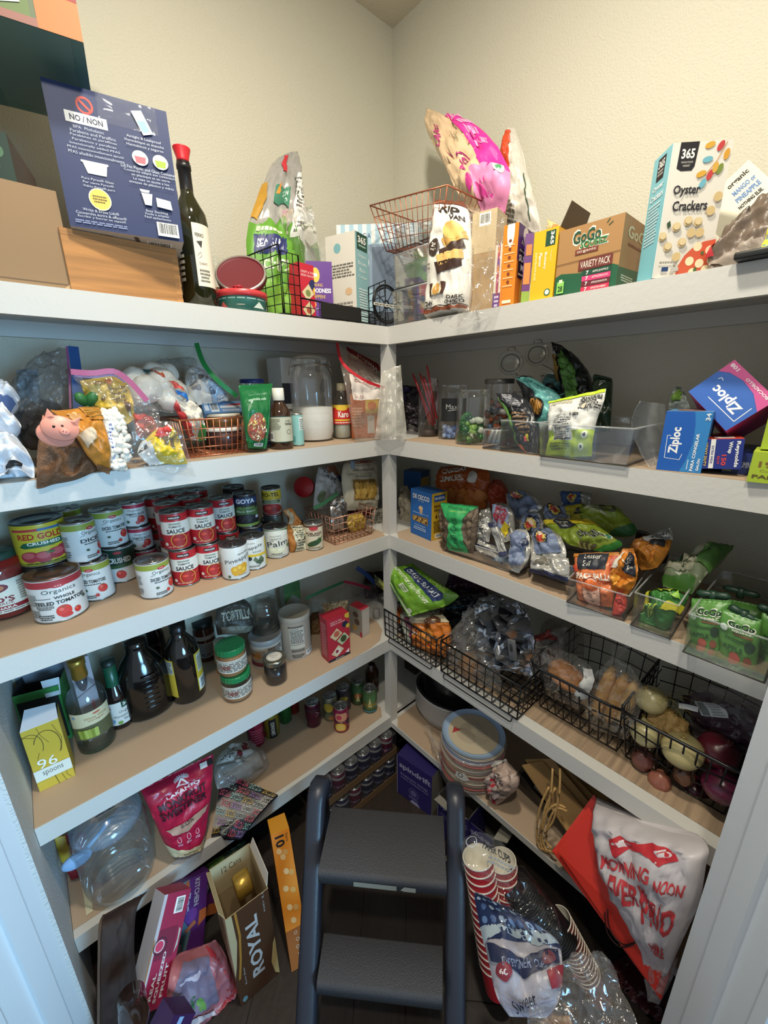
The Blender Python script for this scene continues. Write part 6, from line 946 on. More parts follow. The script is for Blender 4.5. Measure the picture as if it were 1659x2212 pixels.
silver('puff bag in clear wrap standing highest against the wall',[(1215,1110,1270,1105,.13),(1208,1080,1276,1078,.12),(1206,1062,1280,1064,.09)],83,None,False,cl=False,extra=[RC(.15,.1,.75,.85,'3c5a8a'),EL(.5,.5,.14,.14,'d9bf54'),EL(.5,.5,.07,.07,'b8382c')])
oni=lambda:[PG([(0,.55),(.6,.75),(1,.8),(1,1),(0,1)],'d8c02a'),PG([(.75,0),(1,0),(1,.5)],'3f8a3a'),PG([(.22,.5),(.55,.62),(.5,.86),(.28,.9),(.18,.7)],'23262e'),T('Lesser\nEvil',.37,.7,.2,.2,'eeeadc',12),TB('ONIONS',.62,.42,.42,.2,'f0eede',24),TB('ONIONS',.625,.425,.42,.19,'2a2c26',24),T('MELTED ONION',.66,.24,.4,.07,'3a4a1a',24),EL(.88,.48,.05,.05,'e9eedd'),EL(.88,.48,.035,.035,'3a8a6a')]+[EL(.4+.06*i,.08+.03*(i%2),.05,.05,('a9a05a','5a5430')[i%2])for i in range(6)]+[EL(.25+.09*i,.93,.05,.04,'e2cf48')for i in range(6)]
pbag('onion_ring_bag','yellow and green onion snack bag lying in front, tilted down to the right','R',[(1232,1178,1300,1192,.32),(1195,1150,1342,1178,.31),(1176,1128,1318,1155,.30),(1180,1126,1272,1121,.28)],.06,mat('97aa34',.28,bump=.25),oni(),crump=.15,seed=84)
pbag('onion_ring_bag','lime green onion snack bag lying further back, lettering upside down','R',[(1250,1150,1350,1160,.23),(1222,1128,1374,1148,.22),(1214,1102,1355,1115,.20),(1240,1094,1330,1092,.17)],.06,mat('8a9c30',.3,bump=.25),[PG([(0,.3),(.3,.3),(.35,1),(0,1)],'a89c2c'),PG([(.2,.5),(.35,.5),(.3,.8)],'23262e'),TB('ZOOINO',.56,.7,.2,.3,'dcdac0',80),EL(.76,.78,.14,.12,'4a4a2c'),EL(.76,.78,.09,.07,'7a8438'),PG([(.6,0),(1,0),(1,.5),(.8,.3)],'2f6a34')],crump=.15,seed=85)
BL,BR=on(1224,1302,'z',z),on(1347,1342,'z',z);acrylic('clear_bin','third clear bin holding the tallest orange cheese ball bag',BL,BR,hz(BL,1250),.25,fl=.003,th=.0025)
sb=[RC(0,.9,1,1,'b8742c'),PG([(.15,.68),(.8,.7),(.8,.97),(.12,.97)],'1f2430'),T('Lesser\nEvil',.47,.84,.38,.2,'eeeadc'),TB('SPACE BALLS',.5,.56,.84,.11,'f2eee0'),TB('REAL ORGANIC CHEESE',.5,.47,.8,.05,'8a2a18'),EL(.5,.24,.24,.3,'e8b9a0'),RING(.5,.24,.24,.3,.02,'7a2a20'),EL(.5,.4,.2,.09,'d86a2c'),LN([(.4,.27),(.46,.27)],.015,'4a1a18'),LN([(.54,.27),(.6,.27)],.015,'4a1a18'),LN([(.5,.26),(.48,.2),(.52,.2)],.012,'4a1a18'),LN([(.44,.14),(.5,.12),(.56,.14)],.014,'4a1a18'),PG([(0,.62),(.14,.64),(.14,.76),(0,.74)],'c8482c'),PG([(.85,.6),(1,.6),(1,.9),(.85,.9)],'b8482c')]
pbag('cheese_ball_bag','orange cheese ball bag with a face picture standing in the third bin','R',[(1252,1304,1322,1312,.375),(1246,1270,1328,1275,.37),(1242,1230,1334,1235,.355),(1240,1196,1338,1192,.335)],.055,mat('d97a48',.28,bump=.25),sb,crump=.12,seed=86,clampz=zb+.004)
pbag('cheese_ball_bag','orange snack bag twisted sideways between the two other orange bags','R',[(1318,1275,1350,1292,.375),(1318,1240,1372,1262,.37),(1330,1215,1378,1225,.355),(1345,1185,1368,1182,.34)],.05,mat('cf8030',.3,bump=.3),[PG([(.45,.55),(.95,.5),(.85,.9),(.55,.92)],'1f2430'),T('Lesser\nEvil',.7,.7,.36,.2,'eeeadc',35),PG([(0,.5),(.3,.6),(.25,.9),(.1,.85)],'dcd4c4'),PG([(.3,.0),(.8,0),(.7,.2)],'d85a3c'),EL(.3,.3,.14,.12,'e2a23c')],crump=.3,seed=87)
pbag('cheese_ball_bag','orange-yellow snack bag with a white nutrition panel, highest on the right','R',[(1385,1232,1420,1225,.30),(1366,1195,1438,1200,.29),(1374,1172,1450,1172,.27),(1410,1155,1448,1142,.24)],.05,mat('b8752c',.3,bump=.3),[PG([(.2,.6),(1,.7),(1,1),(.5,.95)],'c9c7c0'),SM(.45,.68,.95,.94,6,'3a3a3c'),PG([(.5,.45),(.9,.5),(.85,.68),(.55,.62)],'23242a'),PG([(.0,.2),(.3,.1),(.2,.6),(0,.6)],'8a5420'),PG([(.6,.1),(.8,.2),(.8,.4)],'d8842c')],crump=.3,seed=88)
pbag('red_snack_bag','coral red bag corner in the bottom right of the third bin','R',[(1322,1334,1340,1330,.385),(1326,1300,1354,1310,.38),(1336,1275,1352,1280,.37)],.03,mat('cf4a3a',.28,bump=.3),crump=.3,seed=89,clampz=zb+.004)
pbag('dark_snack_bag','dark navy and brown bag tip behind the highest orange bag','R',[(1390,1225,1440,1215,.18),(1372,1180,1440,1175,.17),(1375,1145,1400,1150,.14)],.06,mat('2f2824',.35,bump=.4),crump=.3,seed=90)
BL,BR=on(1362,1352,'z',z),on(1446,1382,'z',z);acrylic('clear_bin','fourth clear bin, green snack bag at its bottom',BL,BR,hz(BL,1280),.30,fl=.003,th=.0025)
pbag('veggie_snack_bag','crumpled green and yellow bag lying at the bottom of the fourth bin','R',[(1374,1350,1436,1362,.375),(1388,1325,1460,1335,.36),(1400,1300,1482,1300,.34),(1418,1290,1488,1285,.31)],.05,mat('3f7a3c',.3,bump=.35),[PG([(0,.3),(.3,.5),(.2,.8),(0,.7)],'d8cf3a'),PG([(.1,.7),(.5,.75),(.9,.9),(.9,1),(0,1)],'a8b83a'),PG([(.7,.3),(1,.4),(1,.55),(.75,.5)],'d8cf3a'),T('Zesty',.45,.3,.4,.2,'c9dc5a',-5),PG([(.6,.6),(.9,.65),(.8,.8)],'8fc04a')],crump=.4,seed=91,clampz=zb+.004)
pbag('apple_chip_bag','pale green and cream bag with a pointed top leaning right, above the fourth bin','R',[(1432,1266,1495,1284,.30),(1436,1235,1515,1255,.28),(1465,1212,1540,1225,.25),(1510,1195,1565,1200,.2),(1560,1184,1586,1180,.15)],.07,mat('8a9474',.3,bump=.3),[PG([(0,0),(1,0),(.9,.2),(.3,.14),(0,.16)],'4a7a34'),PG([(0,.2),(.7,.22),(.75,.75),(.3,.7)],'a9a68c'),PG([(.6,.4),(1,.4),(1,1),(.5,1),(.5,.7)],'55803a'),EL(.2,.38,.14,.1,'1f3a24'),TB('APPLE',.55,.5,.4,.1,'3a4a30',60),SM(.45,.2,.6,.4,4,'3a4a30'),T('VEGGIE',.7,.62,.3,.06,'2c4a24',60)],crump=.18,seed=92)
BL,BR=on(1475,1410,'z',z),on(1650,1478,'z',z);acrylic('clear_bin','fifth and rightmost clear bin, full of green applesauce pouches',BL,BR,hz(BL,1326),.30,fl=.004,th=.0028)
def pouch(label,rows,cap,seed,txt=True,full=True):
 t=pbag('applesauce_pouch',label,'R',rows,.035,mat('568c40',.35,bump=.15),([TB('GoGo',.56,.76,.7,.13,'e6ead8'),TB('GoGo',.56,.76,.64,.1,'1d3a28'),TB('squeeZ',.6,.66,.5,.06,'e6ead8'),RC(.4,.58,.85,.62,'7a5a34'),TB('APPLE',.4,.34,.5,.08,'2c5a2c'),EL(.45,.2,.14,.09,'b8574a'),EL(.78,.2,.1,.09,'8a4a34'),SM(.2,.46,.7,.52,2,'2c5a2c'),EL(.16,.66,.09,.06,'c9dccf'),EL(.8,.45,.12,.1,'23402a')]if txt else[SM(.2,.3,.8,.6,5,'2c5a2c')]),crump=.06,seam=(-.01,.06),seed=seed,cat='pouch')
 A=pt(cap[0],cap[1],'R',cap[4]);B_=pt(cap[2],cap[3],'R',cap[4]);Mi=t.matrix_world.inverted();mb=MB();m=mat('1c3a2a',.45);mid=(A+B_)/2
 mb.tube([Mi@A,Mi@A.lerp(B_,.12),Mi@A.lerp(B_,.38),Mi@mid,Mi@A.lerp(B_,.62),Mi@A.lerp(B_,.88),Mi@B_],[.003,.0085,.0075,.0045,.0075,.0085,.003],m,8);mb.tube([Mi@(mid+V((0,0,.008))),Mi@(mid-V((0,0,.016)))],.0075,m,10);mb.obj('cap',t);return t
g5='green applesauce pouches in the rightmost bin'
pouch('green applesauce pouch at the back of the rightmost bin, cap raised highest',[(1568,1400,1650,1425,.25),(1562,1340,1650,1360,.24),(1566,1292,1650,1310,.22)],(1561,1268,1643,1288,.22),93,False)
pouch('green applesauce pouch facing out at the left of the rightmost bin',[(1491,1392,1556,1408,.37),(1490,1345,1562,1358,.365),(1494,1292,1580,1298,.355)],(1504,1280,1580,1290,.345),94)
pouch('green applesauce pouch at the front, overlapping the left one',[(1556,1412,1632,1456,.37),(1552,1360,1640,1395,.375),(1560,1314,1646,1340,.37)],(1575,1308,1641,1346,.365),95)
pouch('green applesauce pouch cut by the right door frame',[(1636,1430,1700,1470,.33),(1640,1370,1700,1400,.33),(1646,1315,1700,1335,.32)],(1636,1310,1700,1325,.32),96,False)
# ================================================================ FOURTH SHELF, left run
z=Z4+.0022;zb=Z4+.002
A,B_=on(86,1711,'z',z),on(163,1675,'z',z)
t=carton('cutlery_box','yellow 96 spoons box with an open white flap, at the left shelf end',A,B_,A+V((0,0,hz(A,1584))),.07,dict(f='c9ab3a',l='b0942e',r='b89a32',i='2a2622'),open_top=True,flaps=[('b',.001,0,'e6e8ee')],fr=[LN([(.15+.3*math.cos(a),.72+.2*math.sin(a))for a in[i*.3 for i in range(-2,9)]],.02,'5a4a1c'),LN([(.55+.35*math.cos(a),.66+.24*math.sin(a))for a in[i*.25 for i in range(-3,12)]],.022,'4a3c16'),LN([(.8,.95),(.95,.7),(.85,.5)],.015,'6a5620'),LN([(.4,.98),(.45,.85),(.6,.7)],.012,'6a5620'),LN([(0,.92),(.3,.84)],.015,'6a5620'),LN([(.55,.0),(.5,.15),(.58,.24)],.018,'4a3c16'),LN([(.75,.0),(.68,.14)],.014,'6a5620'),LN([(.3,.6),(.2,.5)],.012,'6a5620'),LN([(.9,.3),(.8,.1),(.9,.02)],.012,'6a5620'),RC(0,.16,1,.34,'d9dcd2'),T('spoons',.5,.25,.56,.085,'5a5a54'),T('96',.42,.42,.52,.15,'eef0ea')])
M=t.matrix_world;hh=hz(A,1584);w2=(B_-A).length/2
plate(t,[M@V((-w2,-.035,hh)),M@V((w2,-.035,hh)),M@V((w2*.95,.012,hh+.018)),M@V((-w2*.7,.022,hh+.022))],mat('e9ebf2',.5),'flap')
A2,B2=on(92,1618,'z',z),on(158,1592,'z',z)
t=carton('cutlery_box','green open carton with a grey top panel behind the yellow spoons box',A2+V((-.03,.02,0)),B2+V((0,.0,0)),A2+V((0,0,.19)),.10,dict(f='3f8a44',l='3a7a40',r='4f9a50',i='2c2a2a'),open_top=True,rt=[RC(0,.18,1,.3,'b9d0d8'),PG([(0,.5),(.5,.7),(1,.6),(1,.7),(.5,.8),(0,.6)],'6ab06a'),LN([(0,.9),(1,.4)],.03,'7aba78')],fr=[PG([(.05,.05),(.95,.05),(.95,.86),(.05,.86)],'1f1c1c')])  # dark front patch paints the shade of the open interior
M=t.matrix_world;plate(t,[M@V((-.07,.052,.15)),M@V((.06,.052,.15)),M@V((.06,.03,.245)),M@V((-.07,.03,.245))],mat('8f98a4',.5),'top_panel');plate(t,[M@V((.02,-.052,.16)),M@V((.055,-.052,.16)),M@V((.058,-.04,.21)),M@V((.015,-.04,.21))],mat('d8dade',.5),'flap')
c,r,h=fitcyl(164,248,1624,1424,z)
t=vessel('vinegar_bottle','clear glass vinegar bottle with a gold cap and grape label',up(c,-8),[(r*.8,0),(r*.97,.006),(r,.02),(r,h*.55),(r*.88,h*.64),(r*.45,h*.74),(r*.33,h*.78),(r*.32,h*.9)],GLASS('c9dccf'),[('contents',[(r*.7,.004),(r*.93,.012),(r*.93,h*.28),(0.0001,h*.281)],mat('55603a',.15,kind='glass')),('cap',[(r*.38,h*.80),(r*.40,h*.82),(r*.38,h*.93),(r*.42,h*.94),(r*.42,h),(r*.38,h*1.004),(0.0001,h*1.004)],mat('a8863c',.35,.7)),('punt',[(r*.95,.002),(r*.6,.012),(0.0001,.02)],mat('3a4028',.2))],[RC(.2,.02,.86,.98,'d2c8a4'),EL(.28,.85,.03,.03,'7f9ab0'),EL(.62,.88,.06,.03,'c05a44'),T('White Wine',.6,.76,.34,.08,'9a6a2c'),T('Vinegar',.6,.66,.24,.08,'9a6a2c'),PG([(.2,.02),(.86,.02),(.86,.5),(.5,.52),(.2,.44)],'5a5a3c')]+[EL(.34+.045*(i%6),.12+.08*(i//6),.03,.03,('9aa848','7f8c34','aab85a')[i%3])for i in range(24)],cylsurf(r*1.0,h*.18,h*.50,100))
c,r,h=fitcyl(232,288,1574,1424,z)
vessel('sauce_bottle','dark bottle with a green seal and a white label beside the vinegar',up(c,-6),[(r*.9,0),(r,.004),(r,h*.42),(r*.8,h*.52),(r*.5,h*.64),(r*.42,h*.7),(r*.40,h*.9)],mat('1a1210',.08,spec=.8),[('green_seal',[(r*.6,h*.58),(r*.5,h*.66),(r*.46,h*.94),(0.0001,h*.95)],mat('1f5a40',.3)),('cap',[(r*.52,h*.92),(r*.54,h),(0.0001,h)],mat('1c2a24',.4))],[RC(.05,0,.95,1,'d2d4ce'),RC(.58,.72,.84,1.0,'1f4a38'),TB('365',.71,.86,.2,.14,'e9ebe4'),T('Organic',.66,.55,.3,.12,'3a3a38'),T('Worcestershire',.6,.38,.44,.11,'3a3a38'),T('Sauce',.68,.22,.2,.1,'3a3a38'),EL(.3,.8,.07,.07,'a8443c'),EL(.22,.5,.05,.05,'c9a03c'),EL(.35,.2,.06,.06,'5f8ab0'),EL(.5,.1,.05,.05,'7a9a4a'),EL(.82,.1,.06,.05,'c98a3c')],cylsurf(r,h*.08,h*.42,105))
boxk('recipe_card_box','white box with dark arcs behind the vinegar bottle','L',(196,.2),(235,.19),1435,z,.05,dict(f='a9a4ae',r='8a8690'),fr=[LN([(0,.6),(1,.66)],.05,'2a2430'),EL(.4,.8,.3,.16,'3a3440'),RC(.6,.2,.75,.5,'b8707a')])
c,r,h=fitcyl(263,374,1562,1392,z)
t=thing('oil_jug','large near-black ribbed oil jug in the middle of the bottle shelf','jug',up(c,0));mb=MB();dk=mat('0d0b0a',.12,spec=.7)
mb.lathe([(r*.8,0),(r*.97,.008),(r,.03),(r,h*.5),(r*.95,h*.62),(r*.7,h*.8),(r*.42,h*.92),(r*.4,h)],dk,36,Matrix.Scale(.8,4,V((0,1,0))));mb.obj('jug_body',t)
mb=MB()
for i in range(7):zz=h*(.2+i*.075);mb.tube([V((r*math.sin(a)*1.0,-r*.8*math.cos(a)-.001,zz))for a in(-.1,.05,.2,.35,.5)],.0022,mat('171412',.08,spec=.9),6)
mb.obj('ribs',t);mb=MB();mb.lathe([(r*.42,h*.98),(r*.43,h*1.1),(0.0001,h*1.11)],dk,24);mb.obj('cap',t)
c,r,h=fitcyl(369,442,1520,1352,z)
vessel('syrup_bottle','dark bottle with yellow side labels and a barcode, right of the black jug',up(c,4),[(r*.88,0),(r,.005),(r,h*.62),(r*.9,h*.74),(r*.5,h*.86),(r*.4,h*.9),(r*.4,h)],mat('17110e',.08,spec=.8),[('cap',[(r*.46,h*.93),(r*.47,h*1.06),(0.0001,h*1.06)],mat('14110f',.3))],[RC(.06,.03,.3,.97,'cdb13a'),RC(.08,.62,.28,.93,'cfcfc4'),SM(.09,.64,.27,.92,6,'4a4a44'),RC(.66,.02,.9,.98,'cdb13a'),RC(.7,.5,.86,.93,'cfcdbc'),SM(.71,.52,.85,.9,8,'4a4a44',1),BC(.68,.04,.88,.34,True)],cylsurf(r,h*.1,h*.66,100))
c,r,h=fitcyl(352,396,1480,1370,z);vessel('dark_bottle','tall black bottle standing behind the yellow-labelled bottle',up(c+V((-.03,.07,0))),[(.034,0),(.036,.004),(.036,.17),(.016,.23),(.015,.29)],mat('120e0d',.1,spec=.7),[('cap',[(.017,.27),(.017,.30),(0.0001,.3)],mat('1a1514',.4))],[T('TAMARI',.5,.8,.4,.1,'5a5450')],cylsurf(.036,.03,.17,100))
c,r,h=fitcyl(423,469,1430,1340,z)
vessel('spice_jar','brown spice jar with a dark lid and white label behind the peanut butter',up(c),[(r*.95,0),(r,.004),(r,h*.8),(r*.85,h*.86),(r*.85,h*.9)],mat('4a2c22',.15),[('lid',[(r*.93,h*.86),(r*.95,h*.88),(r*.95,h*1.02),(0.0001,h*1.03)],mat('1e2a2c',.35))],[RC(0,.1,1,.62,'8f8b88'),RC(0,.72,1,.86,'a9a6a2'),SM(.2,.2,.8,.55,5,'5f5c5a'),TB('BLACK',.55,.2,.4,.12,'3a3634')],cylsurf(r,h*.05,h*.8,100))
pbag('tortilla_chip_bag','dark brown TORTILLA bag lying against the wall behind the jars','L',[(470,1372,550,1366,.13),(465,1345,548,1340,.13),(468,1315,540,1305,.12),(475,1295,520,1290,.1)],.06,mat('4a443c',.45,bump=.3),[TB('TORTILLA',.5,.5,.8,.22,'b9b4a0',4),PG([(0,.75),(.5,.85),(.5,1),(0,1)],'3f5a3c'),SM(.3,.82,.8,.95,1,'c9c4b0'),RC(.1,.05,.9,.25,'8a8474')],crump=.15,seed=100)
c,r,h=fitcyl(480,510,1400,1332,z);vessel('sauce_bottle','dim bottle with a dark green cap peeking above the stacked peanut butter',up(c+V((0,.02,0))),[(r*.95,0),(r,.004),(r,h*.7),(r*.6,h*.85)],mat('3a2a22',.2),[('cap',[(r*.75,h*.78),(r*.76,h),(0.0001,h*1.01)],mat('1c3f2a',.4))])
c,r,h=fitcyl(466,500,1458,1384,z);vessel('spice_jar','small jar with a white cap and orange label behind the peanut butter jars',up(c),[(r*.95,0),(r,.004),(r,h*.8)],mat('c08a4a',.4),[('lid',[(r*.9,h*.8),(r*.92,h),(0.0001,h)],mat('c9c0ae',.4))],[RC(0,.3,1,.9,'b8854a'),RC(0,.3,1,.4,'3c6a4a'),SM(.1,.5,.6,.85,3,'e0d8c0')],cylsurf(r,.004,h*.8))
# peanut butter, canisters, mason jar
def pbjar(label,c,r,h,fillc,fh,yaw):
 t=thing('peanut_butter_jar',label,'jar',up(c,yaw));mb=MB();mb.lathe([(r*.9,0),(r,.006),(r,h*.72),(r*.97,h*.78)],GLASS('e0d4c0'),36,cap=False);mb.obj('jar_body',t)
 mb=MB();mb.lathe([(r*.86,.003),(r*.95,.008),(r*.95,h*fh),(.0001,h*fh)],mat(fillc,.5),30);mb.obj('peanut_butter',t)
 mb=MB();k=r*1.0;n=48;rf=[k if i%2 else k*.975 for i in range(n)];z0,z1=h*.80,h
 vs=[V((rf[i]*math.cos(2*math.pi*i/n),rf[i]*math.sin(2*math.pi*i/n),zz))for zz in(z0,z1-.002)for i in range(n)]+[V((k*.95*math.cos(2*math.pi*i/n),k*.95*math.sin(2*math.pi*i/n),z1))for i in range(n)]
 mb.add(vs,[(i,(i+1)%n,n+(i+1)%n,n+i)for i in range(n)]+[(n+i,n+(i+1)%n,2*n+(i+1)%n,2*n+i)for i in range(n)]+[tuple(2*n+i for i in range(n)),tuple(range(n))[::-1]],mat('1f7a48',.35));mb.obj('lid',t)
 prints(cylsurf(r,h*.2,h*.66,110),[RC(0,0,1,1,'c9c4b8'),T('INGREDIENTS',.45,.88,.5,.06,'4a4844'),SM(.12,.1,.9,.8,6,'55524c'),SM(.3,.3,.5,.6,3,'8a2a24')],t,base=.0007);return t
c,r,h=fitcyl(480,544,1519,1458,z);h=.098
pbjar('lower peanut butter jar, nearly empty, under another green-lidded jar',c,r,h,'a3744a',.22,6)
pbjar('upper peanut butter jar with a green lid stacked on another',c+V((-.004,.004,h+.001)),r*.98,.102,'a87844',.72,-4)
c,r,h=fitcyl(541,612,1447,1367,z)
vessel('nut_canister','short white nut canister with a grey translucent lid',up(c,-6),[(r*.93,0),(r*.95,.003),(r*.95,h*.86)],mat('b9b3a8',.45),[('lid',[(r*.98,h*.82),(r,h*.84),(r,h*.97),(r*.96,h),(r*.9,h*.97),(0.0001,h*.97)],mat('8c8f90',.3))],[RC(.15,.3,.5,.8,'8a8074'),EL(.24,.55,.06,.06,'8a5a34'),EL(.36,.6,.07,.07,'9a6a3c'),EL(.3,.45,.07,.06,'b0804a'),RC(.15,.1,.5,.28,'6a2a30'),SM(.55,.6,.85,.9,3,'4a4844'),SM(.55,.1,.85,.5,5,'8a847a')],cylsurf(r*.955,.004,h*.82,100))
c,r,h=fitcyl(607,674,1427,1319,z)
vessel('oat_canister','tall cream cylinder canister with a nutrition label',up(c,0),[(r*.93,0),(r*.95,.003),(r*.95,h*.92)],mat('b3a594',.5),[('lid',[(r*.99,h*.88),(r,h*.89),(r,h*.985),(r*.97,h),(r*.92,h*.985),(0.0001,h*.985)],mat('b5aa9a',.45))],[RC(.38,.42,.66,.86,'d2ccbc'),TB('Nutrition',.48,.83,.16,.03,'2a2826'),SM(.39,.44,.65,.8,11,'4a4642'),SM(.36,.86,.66,.92,1,'5a5048'),RC(.38,.3,.66,.4,'cfc8b6'),SM(.4,.2,.66,.27,2,'4a4642'),SM(.4,.03,.64,.14,3,'4a4642'),BC(.68,.04,.86,.18)],cylsurf(r*.955,.004,h*.88,100))
c,r,h=fitcyl(571,620,1483,1418,z)
t=vessel('mason_jar','small mason jar of dark jelly with a white round lid sticker',up(c),[(r*.9,.001),(r,.006),(r,h*.72),(r*.92,h*.82),(r*.92,h*.86)],GLASS('c9cfc8'),[('jelly',[(r*.86,.004),(r*.95,.01),(r*.95,h*.70),(0.0001,h*.705)],mat('1a0d0c',.2)),('screw_band',[(r*.97,h*.80),(r*1.0,h*.82),(r*.98,h*.86),(r*1.0,h*.9),(r*1.0,h*.985),(r*.9,h),(0.0001,h)],mat('8f8878',.25,.85))],cat='jar',bn='glass_body')
prints(quad(V((-r,-r,h)),V((r,-r,h)),V((r,r,h)),V((-r,r,h))),[EL(.5,.5,.34,.34,'d9d5cc'),RING(.5,.5,.3,.3,.01,'4a4844'),T('Jalapeño',.5,.56,.4,.1,'3a3836'),T('JELLY',.5,.42,.26,.08,'3a3836')],t,name='lid_sticker')
# right-hand end: cereal box, oat bag, white box
A,B_=on(711,1433,'z',z),on(757,1411,'z',z)
carton('cereal_snack_box','small red cracker box with food photos standing on the bottle shelf',A,B_,A+V((0,0,hz(A,1341))),.055,dict(f='b0283a',l='a32636',t='9a2232'),fr=[RC(0,0,1,.06,'1e1c2c'),T('LIGHT & THIN',.4,.9,.5,.035,'efd0d0'),T('SEEDED & CRUNCHY',.48,.85,.66,.035,'efd0d0'),EL(.8,.76,.14,.07,'1e2440'),EL(.93,.7,.1,.05,'c9ab3a'),EL(.95,.95,.16,.07,'c9ab3a'),PG([(.1,.6),(.42,.74),(.66,.58),(.34,.46)],'d0bd94'),EL(.4,.61,.13,.07,'b8604a'),PG([(.4,.44),(.75,.58),(.98,.42),(.62,.3)],'b9c29a'),EL(.7,.44,.14,.08,'3c4a2c'),PG([(.12,.18),(.45,.34),(.7,.2),(.36,.07)],'d2c09a'),EL(.42,.2,.15,.08,'e0d6c8'),EL(.38,.2,.07,.04,'8a2a3a'),SM(.3,.015,.7,.045,1,'b9b4b0'),PG([(.75,.1),(.95,.16),(.92,.06)],'e9dada')],lf=[SM(.15,.1,.85,.88,12,'c98a90')])
t=pbag('oat_bag','clear zip bag of rolled oats with a green strip resting on the red box','L',[(690,1334,760,1318,.20),(684,1310,762,1300,.20),(672,1292,758,1275,.19)],.05,FILM(),crump=.3,seed=101)
pile('rolled_oats',t,[(pt(700,1328,'L',.19),pt(752,1314,'L',.19)),(pt(692,1306,'L',.19),pt(754,1296,'L',.19))],260,.0042,[mat('c2ab80',.7),mat('a88f62',.7),mat('d2bf98',.7)],9,.02,elong=1.5)
strip(t,smooth([pt(660,1293,'L',.21),pt(700,1275,'L',.21),pt(742,1257,'L',.20)]),.011,.0006,mat('256a44',.4))
t=pbag('granola_bag','clear bag of brown granola squeezed beside the red cracker box','L',[(672,1393,690,1398,.15),(672,1360,690,1362,.15),(674,1322,690,1322,.14)],.04,mat('6a4e2c',.6,bump=1,bs=150,var=.5),crump=.3,seed=102)
A,B_=on(783,1378,'z',z),on(800,1368,'z',z)
d_=V((-.5,1,0)).normalized()
carton('cracker_box','white cracker box with a red top in a hazy zip bag, near the corner post',on(757,1364,'z',z),A,on(757,1364,'z',z)+V((0,0,.13)),.045,dict(f='8f877c',r='b3aea6',t='a82a38'),fr=[EL(.6,.5,.2,.12,'5a463c'),EL(.4,.25,.2,.1,'a8884a'),EL(.5,.75,.22,.1,'5a4a40'),RC(.82,0,1,.18,'a8283a')],rt=[RC(.1,.1,.9,.9,'bdb8b0')])
t=pbag('zipper_bag','hazy freezer bag with a blue zip strip in the corner above the white cracker box','L',[(752,1368,812,1362,.16),(742,1320,816,1315,.16),(742,1280,816,1275,.15),(744,1258,806,1262,.13)],.03,FILM('c8b8c8'),crump=.4,seed=103)
strip(t,smooth([pt(770,1226,'L',.14),pt(790,1240,'L',.16),pt(812,1262,'L',.18)]),.02,.0006,mat('2c4a86',.4));strip(t,smooth([pt(742,1256,'L',.16),pt(770,1262,'L',.17),pt(800,1272,'L',.18)]),.012,.0006,mat('a83048',.4))
c,r,h=cylk(546,612,'L',.15,z,1300);t=jar('storage_jar','wide glass jar with a round glass lid, brown grains inside, behind the canisters',c,r,h,'c9c8bc','4a3c2c',.55,neck=.8)
mb=MB();mb.lathe([(r*.84,h),(r*.86,h+.006),(r*.6,h+.018),(.0001,h+.02)],GLASS('c9cfca'),30,cap=False);mb.obj('glass_lid',t)
boxk('rice_packet','white and green packet with a leaf print at the back of the bottle shelf','L',(622,.09),(655,.09),1262,z,.04,dict(f='8f948a'),fr=[RC(0,.8,1,1,'3f6a3c'),PG([(0,.6),(.5,.75),(1,.6),(1,.8),(0,.8)],'4f7a44'),T('RICE',.5,.5,.6,.05,'3a4238')])
pbag('dark_bag','dark maroon crinkled bag filling the corner behind the zip bag','L',[(790,1330,835,1330,.06),(788,1270,835,1270,.06),(790,1235,832,1235,.05)],.05,mat('2c1a1e',.4,bump=.5),crump=.4,seed=104)
c=on(815,1342,'z',z);c=c+V((.02,.03,0));vessel('salt_shaker','small white plastic cup by the corner post',up(c),[(.014,0),(.017,.003),(.016,.04),(.012,.045)],mat('a9a6a0',.45),cat='cup',bn='cup_body')
# ================================================================ FOURTH SHELF, right run
z=Z4+.0024;zb=Z4+.0022
bkc='0e0e10'
basket('wire_basket','black wire basket nearest the post, green crisps bag on top',V((-.402,-.372,z)),V((-.402,-.655,z)),.125,.20,bkc,11,7,4,fl=.003,r=.0018,rr=.0036,metal=.3)
basket('wire_basket','second black wire basket, holding the foil bag and bread',V((-.402,-.682,z)),V((-.402,-.995,z)),.13,.21,bkc,10,7,4,fl=.003,r=.0018,rr=.0036,metal=.3)
for y0,y1 in((-.375,-.652),(-.685,-.99)):
 pass
for nm,ya,yb_ in(('black wire drop handle folded down over the shelf edge under the nearest basket',-.40,-.64),('black wire drop handle folded down over the shelf edge under the foil bag basket',-.70,-.98)):
 t=thing('basket_handle',nm,'handle',Matrix.Translation(V((-.409,(ya+yb_)/2,z-.012))));mb=MB();a=(ya-yb_)/2
 mb.tube([V((.004,a,.014)),V((-.003,a,.004)),V((-.003,a-.006,0)),V((-.003,-a+.006,0)),V((-.003,-a,.004)),V((.004,-a,.014))],.0022,mat(bkc,.35,.3),6);mb.obj('handle_wire',t)
